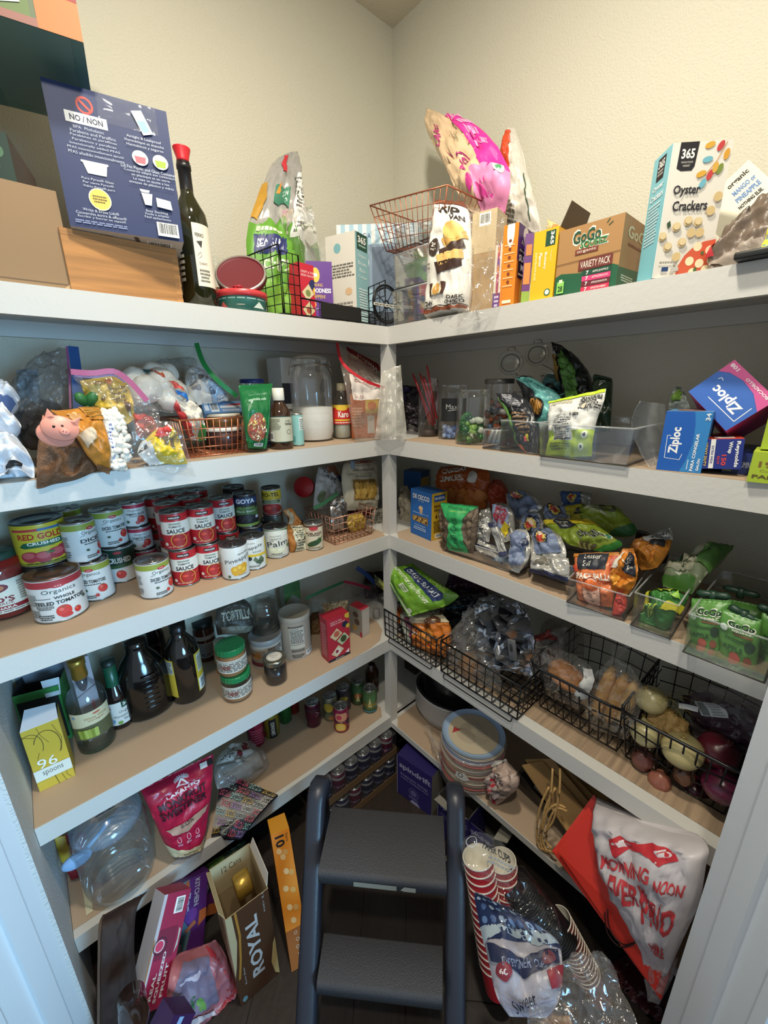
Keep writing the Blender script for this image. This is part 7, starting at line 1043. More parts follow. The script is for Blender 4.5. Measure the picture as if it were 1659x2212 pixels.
def bread_basket(label,y0,y1,tag_):
 t=thing('wire_basket',label,'basket',Matrix.Translation(V((-.18,(y0+y1)/2,z))));m=mat(bkc,.35,.3);a=(y0-y1)/2;fl=.02;H=.205;dF,dB=.115,.14;dFt,dBt=.185,.165
 P=lambda sx,sy,tp:V(((-dFt if tp else-dF)if sx<0 else(dBt-.02 if tp else dB),sy*(a+(fl*.35 if tp else-.004)),H if tp else .004));Q=lambda s,u,v:P(s,1-2*u,0).lerp(P(s,1-2*u,1),v)if 0 else(P(s,1,0).lerp(P(s,-1,0),u)).lerp(P(s,1,1).lerp(P(s,-1,1),u),v)
 mb=MB();n=8
 rim=[Q(-1,u/n,.92-.0*math.sin(u/n*math.pi))for u in range(n+1)];mb.tube([Q(-1,0,1.05)]+[Q(-1,0,.95)]+rim[1:-1]+[Q(-1,1,.95),Q(-1,1,1.05)],.0045,m,7);mb.obj('front_rim',t)
 mb=MB();mb.tube([P(-1,1,0),P(1,1,0),P(1,-1,0),P(-1,-1,0)],.002,m,6,True);mb.tube([Q(-1,0,1.05),P(1,1,1),P(1,-1,1),Q(-1,1,1.05)],.0028,m,6)
 mb.obj('frame_wire',t);mb=MB();N=9
 for i in range(0,N+1):mb.tube([Q(-1,i/N,0),Q(-1,i/N,.92)],.0022,m,5)
 for v in(.28,.6):mb.tube([Q(-1,0,v+.1),Q(-1,.5,v-.02),Q(-1,1,v+.1)],.0022,m,5)
 mb.obj('front_grid',t);mb=MB()
 for i in range(1,N):mb.tube([P(-1,1,0).lerp(P(-1,-1,0),i/N),P(1,1,0).lerp(P(1,-1,0),i/N)],.0015,m,5)
 for i in range(1,5):mb.tube([P(-1,1,0).lerp(P(1,1,0),i/5),P(-1,-1,0).lerp(P(1,-1,0),i/5)],.0015,m,5)
 mb.obj('bottom_grid',t)
 for s in(1,-1):
  mb=MB()
  for i in range(1,8):mb.tube([P(-1,s,0).lerp(P(1,s,0),i/8),P(-1,s,1).lerp(P(1,s,1),i/8)],.0015,m,5)
  for v in(.25,.5,.75):mb.tube([P(-1,s,0).lerp(P(-1,s,1),v),P(1,s,0).lerp(P(1,s,1),v)],.0015,m,5)
  mb.obj('side_grid',t)
 mb=MB()
 for i in range(1,6):mb.tube([Q(1,i/6,0),Q(1,i/6,1)],.0016,m,5)
 for v in(.3,.55,.8):mb.tube([Q(1,0,v),Q(1,.3,v+.06),Q(1,.7,v+.06),Q(1,1,v)],.0018,m,5)
 mb.obj('back_grid',t);return t
bread_basket('third black wire basket, holding two bagged loaves',-1.012,-1.252,0)
bread_basket('fourth black wire basket, holding the onions',-1.268,-1.495,0)
# first basket contents
pbag('potato_chip_bag','bright green sea salt kettle chips bag lying on the first wire basket','R',[(828,1236,883,1333,.40),(842,1226,915,1322,.375),(868,1222,960,1310,.345),(890,1217,992,1288,.32)],.075,mat('6fa02e',.3,bump=.25),[PG([(0,0),(.05,.12),(.95,.16),(1,0)],'5a8a2a'),PG([(.02,.02),(.5,.06),(.98,.03),(1,.1),(0,.08)],'c9cdbc'),EL(.9,.12,.045,.045,'e0e4d0'),TB('U',.9,.12,.035,.045,'4a7a28'),PG([(.12,.62),(.88,.58),(.9,.82),(.1,.82)],'22305e'),TB('CLASSIC SEA SALT',.5,.71,.68,.11,'eceee8'),TB('KETTLE STYLE POTATO CHIPS',.46,.49,.84,.08,'dfe8c8'),TB('ORGANIC',.62,.9,.4,.1,'9fc060'),RC(.42,.26,.58,.38,'dfe8c8'),SM(.43,.27,.57,.37,2,'5a8a2a'),PG([(.85,.8),(1,.7),(1,1),(.8,1)],'4f7a2a')],crump=.12,seed=110,seam=(.08,.02))
pbag('zipper_bag','striped yellow and black wrapper end sticking out left of the green crisps','R',[(812,1262,845,1290,.33),(808,1240,832,1262,.33)],.02,mat('8a8f5a',.3,bump=.4),[SM(.1,.1,.5,.9,6,'2c2e24'),PG([(.6,0),(1,0),(1,1),(.8,1)],'b9c03a')],crump=.4,seed=111)
pbag('cheddar_puff_bag','orange and cream snack bag inside the first wire basket','R',[(895,1400,962,1420,.36),(878,1370,972,1395,.355),(868,1335,972,1350,.34),(880,1318,950,1325,.30)],.06,mat('c8742c',.3,bump=.3),[PG([(0,.55),(.5,.62),(1,.72),(1,1),(0,1)],'c9c0a4'),PG([(0,0),(.3,.4),(.2,.8),(0,.9)],'a9ab9c'),RC(.15,.2,.28,.7,'8a4a5a'),PG([(.4,.4),(.8,.3),(.7,.6)],'d98a34'),PG([(.55,.6),(.9,.7),(.8,.9)],'5a3a2a'),LN([(.3,.3),(.9,.15)],.03,'a85420')],crump=.3,seed=112,clampz=zb+.008)
pbag('orange_packet','small orange packet at the left end of the first wire basket','R',[(845,1350,868,1345,.33),(842,1325,868,1318,.32),(846,1312,864,1310,.31)],.03,mat('c4641f',.3,bump=.4),crump=.4,seed=113,cat='packet')
pbag('salad_bag','black and teal crinkled bag behind the green crisps bag','R',[(955,1370,1050,1350,.22),(960,1320,1060,1310,.20),(975,1285,1040,1280,.16)],.06,mat('15191e',.3,bump=.4),[LN([(.1,.5),(.6,.6)],.02,'2a5a70'),PG([(.5,.3),(.9,.4),(.85,.5),(.5,.42)],'a9abb0')],crump=.4,seed=114)
pbag('onion_net_bag','dark purple shiny bag at the back between the crisps and the foil bag','R',[(965,1330,1060,1340,.09),(962,1280,1056,1300,.09),(970,1240,1045,1262,.08)],.06,mat('3a1c30',.3,bump=.4),crump=.4,seed=115)
# second basket contents
t=pbag('bread_bag','clear plastic bag of brown bread standing in the second wire basket','R',[(968,1455,1085,1500,.35),(960,1420,1080,1460,.355),(975,1370,1065,1400,.34),(1002,1330,1050,1345,.31),(1012,1312,1035,1318,.29)],.07,WRAP('d9d2c6',.08),crump=.45,seed=116,clampz=zb+.008)
lump('bread_slices','pile of brown bread inside the clear bag of the second basket',pt(1020,1440,'R',.31),.045,.05,.055,mat('8a6238',.7,bump=.5),amp=.2,seed=5,cat='bread')
lump('bread_slices','light bread end at the bottom right of the second wire basket',pt(1068,1495,'R',.33),.03,.035,.02,mat('9c7444',.7,bump=.5),amp=.2,seed=6,cat='bread')
pbag('foil_bag','big crumpled silver foil bag in the second wire basket','R',[(1048,1440,1150,1462,.345),(1034,1400,1148,1440,.345),(1026,1345,1152,1380,.33),(1030,1300,1140,1330,.29),(1060,1288,1120,1298,.25)],.08,mat('b9bcc2',.17,.95),crump=.75,seed=117,nu=15,nv=19,fs=12,facet=True,clampz=zb+.008)
pbag('foil_wrap','silver-grey foil twist rising behind the foil bag to the left','R',[(1030,1330,1085,1310,.24),(1022,1310,1080,1288,.23),(1045,1292,1078,1280,.21)],.03,mat('9a9ca0',.2,.9),crump=.7,seed=118,nu=9,nv=9,facet=True)
q=pt(1107,1404,'R',.395);t=thing('bag_clip','grey plastic clip hooked on the rim in front of the foil bag','clip',Matrix.Translation(q)@Matrix.Rotation(-math.pi/2,4,'Z')@Matrix.Rotation(-.2,4,'Y'));mb=MB();mb.rbox((-.013,-.005,-.034),(.013,.005,.034),.003,mat('5a5c5e',.4));mb.obj('clip_body',t);mb=MB();mb.rbox((-.005,-.0065,-.002),(.005,-.0045,.022),.001,mat('2f3032',.4));mb.obj('clip_slot',t)
pbag('plastic_bag','crinkled clear and white bag with red print right of the foil bag','R',[(1140,1470,1210,1450,.27),(1145,1420,1215,1410,.26),(1150,1385,1220,1380,.24),(1175,1360,1225,1355,.2)],.06,HAZE('a39a94'),[PG([(.3,.6),(.7,.7),(.6,.9),(.35,.8)],'8a3c34'),PG([(.1,.3),(.25,.3),(.2,.6)],'3a4a7a')],crump=.5,seed=119)
pbag('grey_bag','dim clear bag at the back above the bread loaves','R',[(1160,1400,1262,1420,.1),(1170,1350,1260,1370,.1),(1185,1335,1250,1345,.08)],.05,HAZE('6a625c'),crump=.5,seed=120)
# bread loaves
def loaf(label,a,b,rad,col_,seed):
 A,B_=a,b;d=B_-A;M=Matrix.Translation((A+B_)/2)@d.to_track_quat('X','Z').to_matrix().to_4x4();t=thing('bread_loaf',label,'bread',M);bm=bmesh.new();bmesh.ops.create_icosphere(bm,subdivisions=4,radius=1);mb=MB();L_=d.length/2
 def cf(n):return Vector((n.x*L_*(1+.02*noise.noise(n*3)),n.y*rad*(1+.08*noise.noise(n*2+V((seed,0,0))))*(1-.12*abs(math.sin(n.x*9))*(n.z>0)),n.z*rad*.8*(1+.08*noise.noise(n*2.5))*(1-.1*abs(math.sin(n.x*9))*(n.z>0))))
 vs=[]
 for v in bm.verts:
  n=v.co.copy();e=abs(n.x)**1;n.x=math.copysign(abs(n.x)**.8,n.x);vs.append(cf(n))
 mb.add(vs,[[v.index for v in f.verts]for f in bm.faces],mat(col_,.45,bump=.5,bs=50,var=.35),True);bm.free();mb.obj('crust',t);return t
A,B_=pt(1190,1430,'R',.27),pt(1258,1490,'R',.29);t=loaf('glossy golden bread loaf in clear film, left side of the third wire basket',A,B_,.045,'c47f3a',1)
pbag('bread_wrap','clear film with white print around the left golden loaf','R',[(1180,1500,1250,1535,.30),(1168,1455,1270,1500,.335),(1172,1410,1282,1452,.335),(1185,1398,1240,1412,.3)],.03,WRAP('f0e8dc',.08),[PG([(.8,.2),(1,.3),(1,.7),(.85,.7)],'c9c8c2'),SM(.1,.7,.3,.78,1,'3a2a20')],crump=.5,seed=121,two=False,cat='wrap')
for i,(a,b,c_,d_,rd)in enumerate(((1285,1545,1325,1440,.024),(1312,1560,1352,1455,.024),(1340,1565,1372,1470,.022))):
 loaf(('left','middle','right')[i]+' of three slim golden rolls in clear film, third wire basket',pt(a,b,'R',.27),pt(c_,d_,'R',.28),rd,('c9954c','bf8a40','c99c54')[i],10+i)
pbag('bread_wrap','clear film around the slim rolls, twisted into a tuft on top','R',[(1275,1570,1350,1600,.30),(1262,1520,1375,1560,.33),(1285,1455,1392,1490,.335),(1312,1430,1370,1450,.32),(1322,1415,1345,1420,.31),(1318,1390,1358,1395,.30)],.03,WRAP('f4ead8',.08),crump=.6,seed=122,two=False,cat='wrap',nu=22,nv=30)
# onions
def onion(name,label,p,r,col_,tip,seed,group=None,squash=.92):
 rng=random.Random(seed);ax=V((rng.uniform(-.5,.5),rng.uniform(-.5,.5),1)).normalized();M=Matrix.Translation(p)@ax.to_track_quat('Z','Y').to_matrix().to_4x4();t=thing(name,label,'vegetable',M,group);mb=MB()
 prof=[(.0001,-.9),(.18,-.93),(.5,-.82),(.8,-.52),(.97,-.12),(1,.12),(.93,.42),(.72,.7),(.42,.88),(.2,1.0),(.1,1.14),(.07,1.25)]
 mb.lathe([(a*r*(1+.0),b*r*squash)for a,b in prof],mat(col_,.3,bump=.25,bs=60,var=.22),28);mb.v=[v+V((noise.noise(v*30),noise.noise(v*30+V((5,0,0))),0))*r*.06 for v in mb.v];mb.obj('bulb',t)
 mb=MB()
 for i in range(6):a=i;mb.tube([V((math.cos(a)*r*.06,math.sin(a)*r*.06,r*1.05)),V((math.cos(a)*r*.14,math.sin(a)*r*.14,r*1.3))],[r*.05,r*.012],mat(tip,.7),4)
 mb.obj('dry_stem',t)
 mb=MB()
 for i in range(12):a=i*1.3;mb.tube([V((math.cos(a)*r*.08,math.sin(a)*r*.08,-r*.84)),V((math.cos(a)*r*.2,math.sin(a)*r*.2,-r*1.0))],r*.012,mat('b9a888',.8),3)
 mb.obj('roots',t);return t
onion('yellow_onion','pale yellow onion on top of the pile, upper left',pt(1407,1512,'R',.28),.038,'b3a676','a88a4a',1)
onion('yellow_onion','pale yellow onion half behind the rim, below the top one',pt(1396,1585,'R',.30),.038,'b0a67a','a88a4a',2)
onion('yellow_onion','largest yellow onion, at the front centre of the fourth basket',pt(1474,1622,'R',.31),.046,'ada070','a88a4a',3)
onion('red_onion','shiny dark red onion right of the largest yellow one',pt(1549,1622,'R',.26),.044,'5a1624','6a3a34',4)
onion('red_onion','purple red onion low at the right against the door frame',pt(1560,1700,'R',.30),.042,'5e1d38','6a3a34',5)
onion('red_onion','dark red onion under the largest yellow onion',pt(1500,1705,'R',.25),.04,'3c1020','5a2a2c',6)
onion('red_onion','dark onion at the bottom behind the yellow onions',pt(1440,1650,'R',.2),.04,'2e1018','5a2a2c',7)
for i,(a,b,d_,rx)in enumerate(((1388,1640,.30,.026),(1424,1690,.31,.028),(1478,1672,.3,.024))):
 lump('shallot',('brown shallot at the left foot of the onion pile','pinkish brown shallot at the bottom front of the onion basket','brown shallot tucked under the largest yellow onion')[i],pt(a,b,'R',d_),rx,rx,rx*1.2,mat(('6a4038','8a5444','6a4634')[i],.35,bump=.4,var=.3),amp=.12,seed=20+i,cat='vegetable',flat=False,pn='bulb')
t=lump('onion_net','crumpled tan mesh net and loose onion skins between the onions',pt(1443,1565,'R',.27),.032,.04,.04,mat('a3824c',.6,bump=1,bs=120,var=.4),amp=.35,seed=30,cat='net',flat=False,pn='mesh_net')
mb=MB();Mi=t.matrix_world.inverted();rng=random.Random(9);nm_=mat('9a8a3c',.5)
for i in range(60):
 a=pt(1395+rng.uniform(0,90),1490+rng.uniform(0,90),'R',.30+rng.uniform(-.02,.01));b=a+V((rng.uniform(-.02,.02),rng.uniform(-.04,.02),rng.uniform(-.02,.02)));mb.tube([Mi@a,Mi@((a+b)/2+V((0,0,.006))),Mi@b],.0004,nm_,3)
o=mb.obj('net_strands',t);o['kind']='stuff'
t=pbag('price_tag','white price label on a strap lying over the onions','R',[(1515,1546,1574,1552,.285),(1508,1530,1568,1534,.28),(1500,1514,1545,1520,.27)],.0015,mat('b9b9b6',.5),[RC(.08,.1,.35,.9,'5f6460'),SM(.45,.1,.9,.9,5,'8a8c8a')],crump=.1,seed=123,cat='label')
strip(t,[pt(1466,1524,'R',.29),pt(1485,1527,'R',.292),pt(1508,1533,'R',.29)],.012,.0005,mat('c2c2c0',.5),'tag_strap')
pbag('plastic_bag','see-through bag with purple onions at the back right of the onion basket','R',[(1500,1600,1640,1640,.2),(1490,1550,1640,1590,.2),(1495,1500,1650,1530,.17),(1530,1482,1640,1500,.12)],.05,WRAP('b9a0b0'),crump=.5,seed=124)
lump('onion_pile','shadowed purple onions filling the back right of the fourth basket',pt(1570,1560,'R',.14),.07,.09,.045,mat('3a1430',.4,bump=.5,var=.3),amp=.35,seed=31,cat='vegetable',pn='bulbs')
# ================================================================ LOWEST SHELF, left run
z=Z5+.0022;zb=Z5+.002
def cn(x0,x1,yb,yt,label,body,items=(),yaw=0,hh=None,back=V((0,0,0))):
 c,r,h=fitcyl(x0,x1,yb,yt,z);r=min(r,.033);return soda('drink_can',label,c+back,r,hh or .122,body,items,yaw)
FR=lambda a,b,t_,tc:[RC(0,.6,1,1,a),EL(.5,.78,.16,.16,b),TB(t_,.5,.5,.7,.13,tc),EL(.45,.2,.18,.18,b),EL(.75,.3,.1,.1,'2a2430')]
cn(782,816,1544,1480,'green sparkling can nearest the post, right of its twin','6a8a5a',[RC(0,.62,1,1,'4f7a4c'),PG([(.42,.3),(.5,.85),(.58,.3)],'c9c48a'),TB('SPARKL',.5,.42,.7,.12,'a8883c'),RC(0,.0,1,.08,'3f8a9a')])
cn(758,788,1526,1462,'green sparkling can half behind, left of its twin by the post','5f8058',[RC(0,.62,1,1,'44704a'),EL(.5,.5,.14,.14,'b0603c'),PG([(.42,.2),(.5,.7),(.58,.2)],'c9c48a')])
cn(718,757,1587,1519,'purple and orange fruit drink can standing furthest forward','a8345a',[RC(0,.72,1,1,'8a2c5c'),EL(.5,.78,.24,.24,'d89a7a'),EL(.42,.78,.1,.1,'c83a5a'),TB('NOVI',.52,.5,.62,.16,'3c1c4c'),EL(.45,.2,.22,.22,'d8b040'),EL(.45,.2,.17,.17,'e0c468'),EL(.82,.38,.1,.1,'3a2430'),RC(0,0,1,.06,'b0443c')])
cn(726,759,1541,1478,'dim can with a yellow lemon print behind the purple can','55505c',[RC(0,.5,1,1,'3c3a48'),EL(.5,.7,.18,.14,'b0a03c')])
cn(698,731,1561,1496,'grey-green can with lemon picture left of the purple can','8f9a80',[RC(0,.66,1,1,'5a6460'),EL(.4,.72,.2,.2,'b8a83c'),TB('GUAVA',.5,.42,.6,.13,'2c3a38'),EL(.6,.14,.2,.14,'b07a4a')])
cn(659,694,1576,1512,'dark purple can with a pale side label','5a1f38',[RC(.0,0,.2,.3,'b9b4ae'),LN([(.6,.8),(.75,.66),(.6,.55)],.03,'a8848c'),RC(0,.8,1,1,'3c1626')])
cn(628,651,1551,1500,'small red can in shadow behind the purple can','8a2c20',back=V((0,.02,0)))
cn(602,630,1567,1510,'green can mostly hidden by the shelf trim','2f6a34')
cn(568,606,1600,1540,'yellow can with a black vertical band','9a9030',[RC(.4,.0,.68,1,'16151a'),TB('LEMONADE',.54,.5,.7,.14,'c9c6b8',90),EL(.2,.2,.08,.08,'b0443c')])
cn(535,572,1618,1560,'pink can at the left end of the can group','a02c50',[RC(.0,0,.18,1,'16151a'),SM(.3,.1,.8,.9,6,'c8607a')])
c,r,h=fitcyl(790,818,1500,1440,z);vessel('brown_bottle','amber glass bottle in the corner behind the green cans',up(c),[(r,0),(r*1.05,.004),(r*1.05,.11),(r*.5,.15)],mat('3a200f',.12,spec=.8))
# bag of clear cups
t=pbag('cup_bag','clear bag of plastic to-go cups lying by the black napkins','L',[(470,1705,540,1690,.30),(462,1670,578,1660,.27),(470,1635,575,1630,.22),(500,1605,540,1600,.17)],.05,HAZE('b9b4ae'),[PG([(.02,.45),(.6,.5),(.62,.98),(.05,.9)],'c3bfb6'),TB('TO GO CUPS',.18,.7,.4,.1,'2a2826',60),PG([(.3,.6),(.42,.6),(.4,.75),(.3,.74)],'7a2428'),PG([(.42,.7),(.54,.7),(.52,.84),(.43,.84)],'7a2428'),PG([(.5,.82),(.6,.82),(.58,.94),(.5,.94)],'7a2428')],crump=.3,seed=130,clampz=zb)
t=thing('plastic_cups','sleeve of clear ribbed plastic cups inside the cup bag','cups',frame(pt(505,1672,'L',.24),V((1,0,.1)),V((0,.2,1))));mb=MB()
for i in range(9):mb.lathe([(.028,0),(.036,.05),(.038,.052)],HAZE('c4c4c0'),20,Matrix.Translation(V((-.05+i*.012,0,.0)))@Matrix.Rotation(math.pi/2,4,'Y'),cap=False)
mb.obj('cup_stack',t)
# napkins 2026
nk=[];cl=['c9a23c','d0405c','9f6aaa','9aa8a0','7ab0a8','c8c4bc','d04a5a']
for j in range(7):
 for i in range(4):x_,y_=.13+.25*i+(.08 if j%2 else 0),.08+.143*j;nk+=[T('2026',x_,y_,.22,.1,cl[(i*3+j*2)%7]),T('2026',x_+.002,y_+.001,.195,.07,'17121a')]
A,B_,Tq=pt(457,1812,'L',.385),pt(520,1808,'L',.418),pt(462,1692,'L',.30)
P1,P2,P3,P4=on(462,1810,'z',z+.001),on(520,1808,'z',z+.001),on(598,1716,'z',z+.012),on(464,1745,'z',z+.001)
t=thing('party_napkins','black paper napkin pack printed with neon 2026 numbers','napkins',Matrix.Translation((P1+P3)/2));Mi=t.matrix_world.inverted()
q0,q1,q2,q3=pt(458,1812,'L',.33),pt(516,1811,'L',.415),pt(598,1716,'L',.405),pt(548,1664,'L',.30)
q0=pt(457,1810,'L',.385);q1=pt(520,1812,'L',.43);q2=pt(600,1716,'L',.41);q3=pt(482,1668,'L',.24)
G=[[Mi@(q0.lerp(q1,i/12).lerp(q3.lerp(q2,i/12),j/12)+V((0,0,.012*math.sin(math.pi*j/12)+.003*noise.noise(V((i*.6,j*.6,0))))))for i in range(13)]for j in range(13)]
for r_ in G:
 for p in r_:
  if(t.matrix_world@p).y>-.403:p.z=max(p.z,(Mi@V((0,0,z+.010))).z)
mb=MB();mb.grid(G,mat('17121a',.35,bump=.2));G2=[[p-V((0,0,.008))for p in r_]for r_ in G];mb.grid(G2,mat('1a141c',.5),flip=True)
for a in range(12):
 for X,Y in(((0,a),(0,a+1)),((12,a+1),(12,a)),((a+1,0),(a,0)),((a,12),(a+1,12))):mb.add([G[X[0]][X[1]],G2[X[0]][X[1]],G2[Y[0]][Y[1]],G[Y[0]][Y[1]]],[(0,1,2,3)],mat('17121a',.35))
mb.obj('napkin_stack',t);prints(Surf(G),nk,t,base=.0012)
# sweetener pouch
lk=[PG([(0,0),(1,0),(1,.16),(.8,.1),(.5,.085),(.2,.12),(0,.2)],'cfc29a'),SM(.3,.02,.75,.06,1,'7a6f50')]+[LN([(.5+.02*math.cos(a),.86+.012*math.sin(a)),(.5+.11*math.cos(a),.86+.05*math.sin(a))],.012,'d8c9ce')for a in[i*math.pi/9 for i in range(-1,11)]]+[PG([(.4,.77),(.6,.77),(.5,.87)],'e2d8dc'),PG([(.46,.78),(.56,.78),(.5,.83)],'a8203c'),TB('LAKANTO',.5,.72,.5,.045,'dfd2d6',10),TB('MONKFRUIT',.48,.63,.74,.085,'38101c',8),TB('SWEETENER',.48,.53,.76,.085,'38101c',8),PG([(.12,.36),(.5,.38),(.9,.46),(.86,.4),(.5,.29),(.2,.3)],'b08a74'),TB('GOLDEN',.5,.365,.26,.035,'2c1418',8)]+[x for i in range(3)for x in(RING(.3+.2*i,.23+.012*i,.045,.045,.008,'e8c9d0'),SM(.24+.2*i,.165+.012*i,.36+.2*i,.19+.012*i,2,'e0a9b8'))]+[RC(.78,.86,.88,.93,'dfd8d2'),RC(.89,.86,.97,.93,'241c1e')]
pbag('sweetener_pouch','bright crimson monkfruit sweetener stand-up pouch','L',[(372,1848,438,1823,.385),(350,1812,448,1775,.375),(330,1765,456,1715,.365),(312,1725,460,1665,.345),(303,1706,461,1628,.325)],.06,mat('ac1d3c',.3,bump=.15),lk,crump=.08,seam=(-.01,.05),seed=131,clampz=zb,cat='pouch')
# water jug
c,r,h=fitcyl(182,332,1946,1752,z)
g=mat('bcd4e2',.06,kind='glass');t=thing('drink_jug','big clear ribbed plastic jug with a pale blue screw lid','jug',up(c,10));mb=MB();pr=[(r*.82,.002),(r*.95,.012)]
for i in range(7):pr+=[(r*.97,h*(.1+i*.07)),(r*1.0,h*(.13+i*.07)),(r*.97,h*(.16+i*.07))]
pr+=[(r,h*.66),(r*.99,h*.76),(r*.86,h*.88),(r*.8,h*.92)];mb.lathe(pr,g,44,cap=False);mb.lathe([(.0001,.003),(r*.82,.002)],g,44,cap=False);mb.obj('jug_body',t)
lm=mat('8fb0cc',.18,kind='haze');mb=MB();mb.lathe([(r*.9,h*.84),(r*.97,h*.87),(r*.95,h*.94),(r*.8,h*.99),(r*.5,h),(r*.48,h*1.02),(r*.26,h*1.02),(r*.25,h*1.01),(.0001,h*1.01)],lm,44,cap=False)
for i in range(9):a=i*2*math.pi/9;mb.tube([V((math.cos(a)*r*.5,math.sin(a)*r*.5,h*1.003)),V((math.cos(a)*r*.82,math.sin(a)*r*.82,h*.99)),V((math.cos(a)*r*.95,math.sin(a)*r*.95,h*.93))],.0025,mat('a9c6de',.2,kind='film'),6)
mb.obj('lid',t)
mb=MB();mb.lathe([(r*1.02,h*.70),(r*1.05,h*.73),(r*1.02,h*.76)],g,44,cap=False);mb.obj('rim_band',t)
mb=MB();k=r*.34;mb.lathe([(k,0),(k*.85,-.006),(k*.2,-.012),(.0001,-.012)],g,24,Matrix.Translation(V((r*.2,-r*.99,h*.36)))@Matrix.Rotation(math.pi/2,4,'X'),cap=False);mb.obj('grip_dimple',t)
prints(cylsurf(r*1.005,h*.25,h*.78,100),[RC(.86,.1,.99,.9,'b03048'),RC(.87,.15,.93,.6,'c9c4c0')],t)
q=pt(166,1858,'L',.30);t=thing('scoop','pale blue plastic scoop left of the clear jug','scoop',Matrix.Translation(q));mb=MB();bm=bmesh.new();bmesh.ops.create_icosphere(bm,subdivisions=3,radius=1);mb.add([V((v.co.x*.036,v.co.y*.014,v.co.z*.024))for v in bm.verts],[[v.index for v in f.verts]for f in bm.faces],mat('9dbfe6',.3),True);bm.free();mb.obj('scoop_bowl',t)
mb=MB();mb.tube([V((.02,.01,.005)),V((.06,.03,.015)),V((.09,.05,.02))],.006,mat('9dbfe6',.3),8);mb.obj('scoop_handle',t)
pbag('candy_bag','yellow and dark red bag pressed against the left side wall','L',[(160,1915,182,1912,.22),(135,1862,182,1858,.22),(118,1808,184,1795,.2)],.02,mat('8f1c28',.35,bump=.3),[PG([(0,.5),(.5,.4),(.3,1),(0,1)],'c9a02c'),PG([(.1,0),(.9,0),(.8,.2),(.2,.2)],'c9a02c')],crump=.2,seed=132)
t=thing('paper_strip','cream paper strip lying at the left end of the lowest shelf','strip',Matrix.Translation(on(165,1985,'z',z+.001)+V((.03,.03,0))));mb=MB();mb.box((-.008,-.04,0),(.008,.05,.001),mat('cfc8a8',.6));mb.obj('strip_body',t)
# ================================================================ LOWEST SHELF, right run
z=Z6+.0022;zb=Z6+.002
c=on(935,1580,'z',z)+V((.115,.03,0));t=thing('slow_cooker','grey oval slow cooker base with a black pot, behind the plates','cooker',Matrix.Translation(c)@Matrix.Rotation(math.radians(90),4,'Z')@Matrix.Scale(1,4));mb=MB();S_=Matrix.Diagonal((1.15,.85,1,1))
mb.lathe([(.10,0),(.118,.01),(.13,.05),(.132,.13),(.135,.135),(.128,.14),(.124,.135),(.12,.05)],mat('b3b1ae',.35),40,S_,cap=False);mb.obj('outer_shell',t)
mb=MB();mb.lathe([(.132,.139),(.126,.146),(.118,.14),(.11,.03),(0.0001,.025)],mat('15161a',.2),40,S_,cap=False);mb.obj('black_pot',t)
mb=MB();mb.lathe([(.1335,.015),(.137,.02),(.137,.03),(.1335,.034)],mat('a3a19d',.35),40,Matrix.Translation(V((0,0,.02)))@S_@Matrix.Scale(.965,4),cap=False);mb.obj('base_ridge',t)
boxk('grey_box','grey printed carton lying on slatted wood left of the slow cooker','R',(866,.10),(905,.08),1452,z+.075,.06,dict(f='6a6866'),fr=[SM(.1,.2,.9,.8,3,'3a3838')])
t=thing('wood_tray','dark slatted wooden tray standing in the corner','tray',Matrix.Translation(col(888,'R',.11,z)));
for i in range(6):mb=MB();mb.box((-.01,.03-i*.014,0),(.045,.04-i*.014,.073),mat('3f3126',.6,kind='wood'));mb.obj('slat',t)
pc,rp,_=fitcyl(950,1090,1722,1600,z);stackc=['b9b0a8','b8483c','c9a070','b9a58c','a3383c','8f9ab8','c2b8a8','b07a4a','a89078','6a7a9a']
rp*=.95;zz=z+.002;g_='round paper plates stacked in the clear bag';rng=random.Random(5);px_=pc
proto=None
for i in range(30):
 cl_=stackc[(i*7)%10];o=thing('paper_plate','round paper plate in the tall bagged stack beside the slow cooker','plate',Matrix.Translation(V((pc.x+rng.uniform(-.003,.003),pc.y+rng.uniform(-.003,.003),zz))),g_);mb=MB()
 mb.lathe([(.0001,.001),(rp*.7,.001),(rp*.8,.004),(rp,.0095),(rp,.0105),(rp*.78,.0055),(rp*.68,.0028),(.0001,.0028)],mat(cl_,.5),36,cap=False);mb.obj('plate_disc',o);zz+=(.0052 if i not in(9,19)else .009)
o=thing('paper_plate','pale blue rimmed top plate with a cream centre, under clear film','plate',Matrix.Translation(V((pc.x,pc.y,zz))));mb=MB();mb.lathe([(.0001,.001),(rp*.7,.001),(rp*.8,.004),(rp,.0095),(rp,.0105)],mat('9fb8d6',.5),36,cap=False);mb.lathe([(rp*.8,.0058),(rp*.68,.0034),(.0001,.0034)],mat('c2b49a',.5),36,cap=False);mb.obj('plate_disc',o)
prints(quad(*[V((x*rp*.6,y*rp*.6,.0036))for x,y in((-1,-1),(1,-1),(1,1),(-1,1))]),[EL(.3,.6,.2,.3,'b3a48a'),EL(.7,.4,.2,.3,'cbbda4'),PG([(.1,.9),(.3,1),(.35,.8)],'a83a3c')],o)
t=thing('plastic_bag','clear crinkled bag knotted at the left around the paper plates','bag',Matrix.Translation(V((pc.x,pc.y,z))));H_=zz-z+.02;G=[]
for j in range(17):
 f=j/16;row=[]
 for i in range(49):a=2*math.pi*i/48;k=rp*(1.07+.035*noise.noise(V((math.cos(a)*3,math.sin(a)*3,f*5)))+.02*abs(noise.noise(V((math.cos(a)*9,math.sin(a)*9,f*9)))))*(1 if f<.8 else max(.05,1-(f-.8)*4.5));row.append(V((math.cos(a)*k,math.sin(a)*k,max(.0005,f*H_ if f<.8 else .8*H_+(f-.8)*.9*H_))))
 G.append(row)
mb=MB();mb.grid(G,WRAP('e9e6e4',.1));mb.obj('film',t)
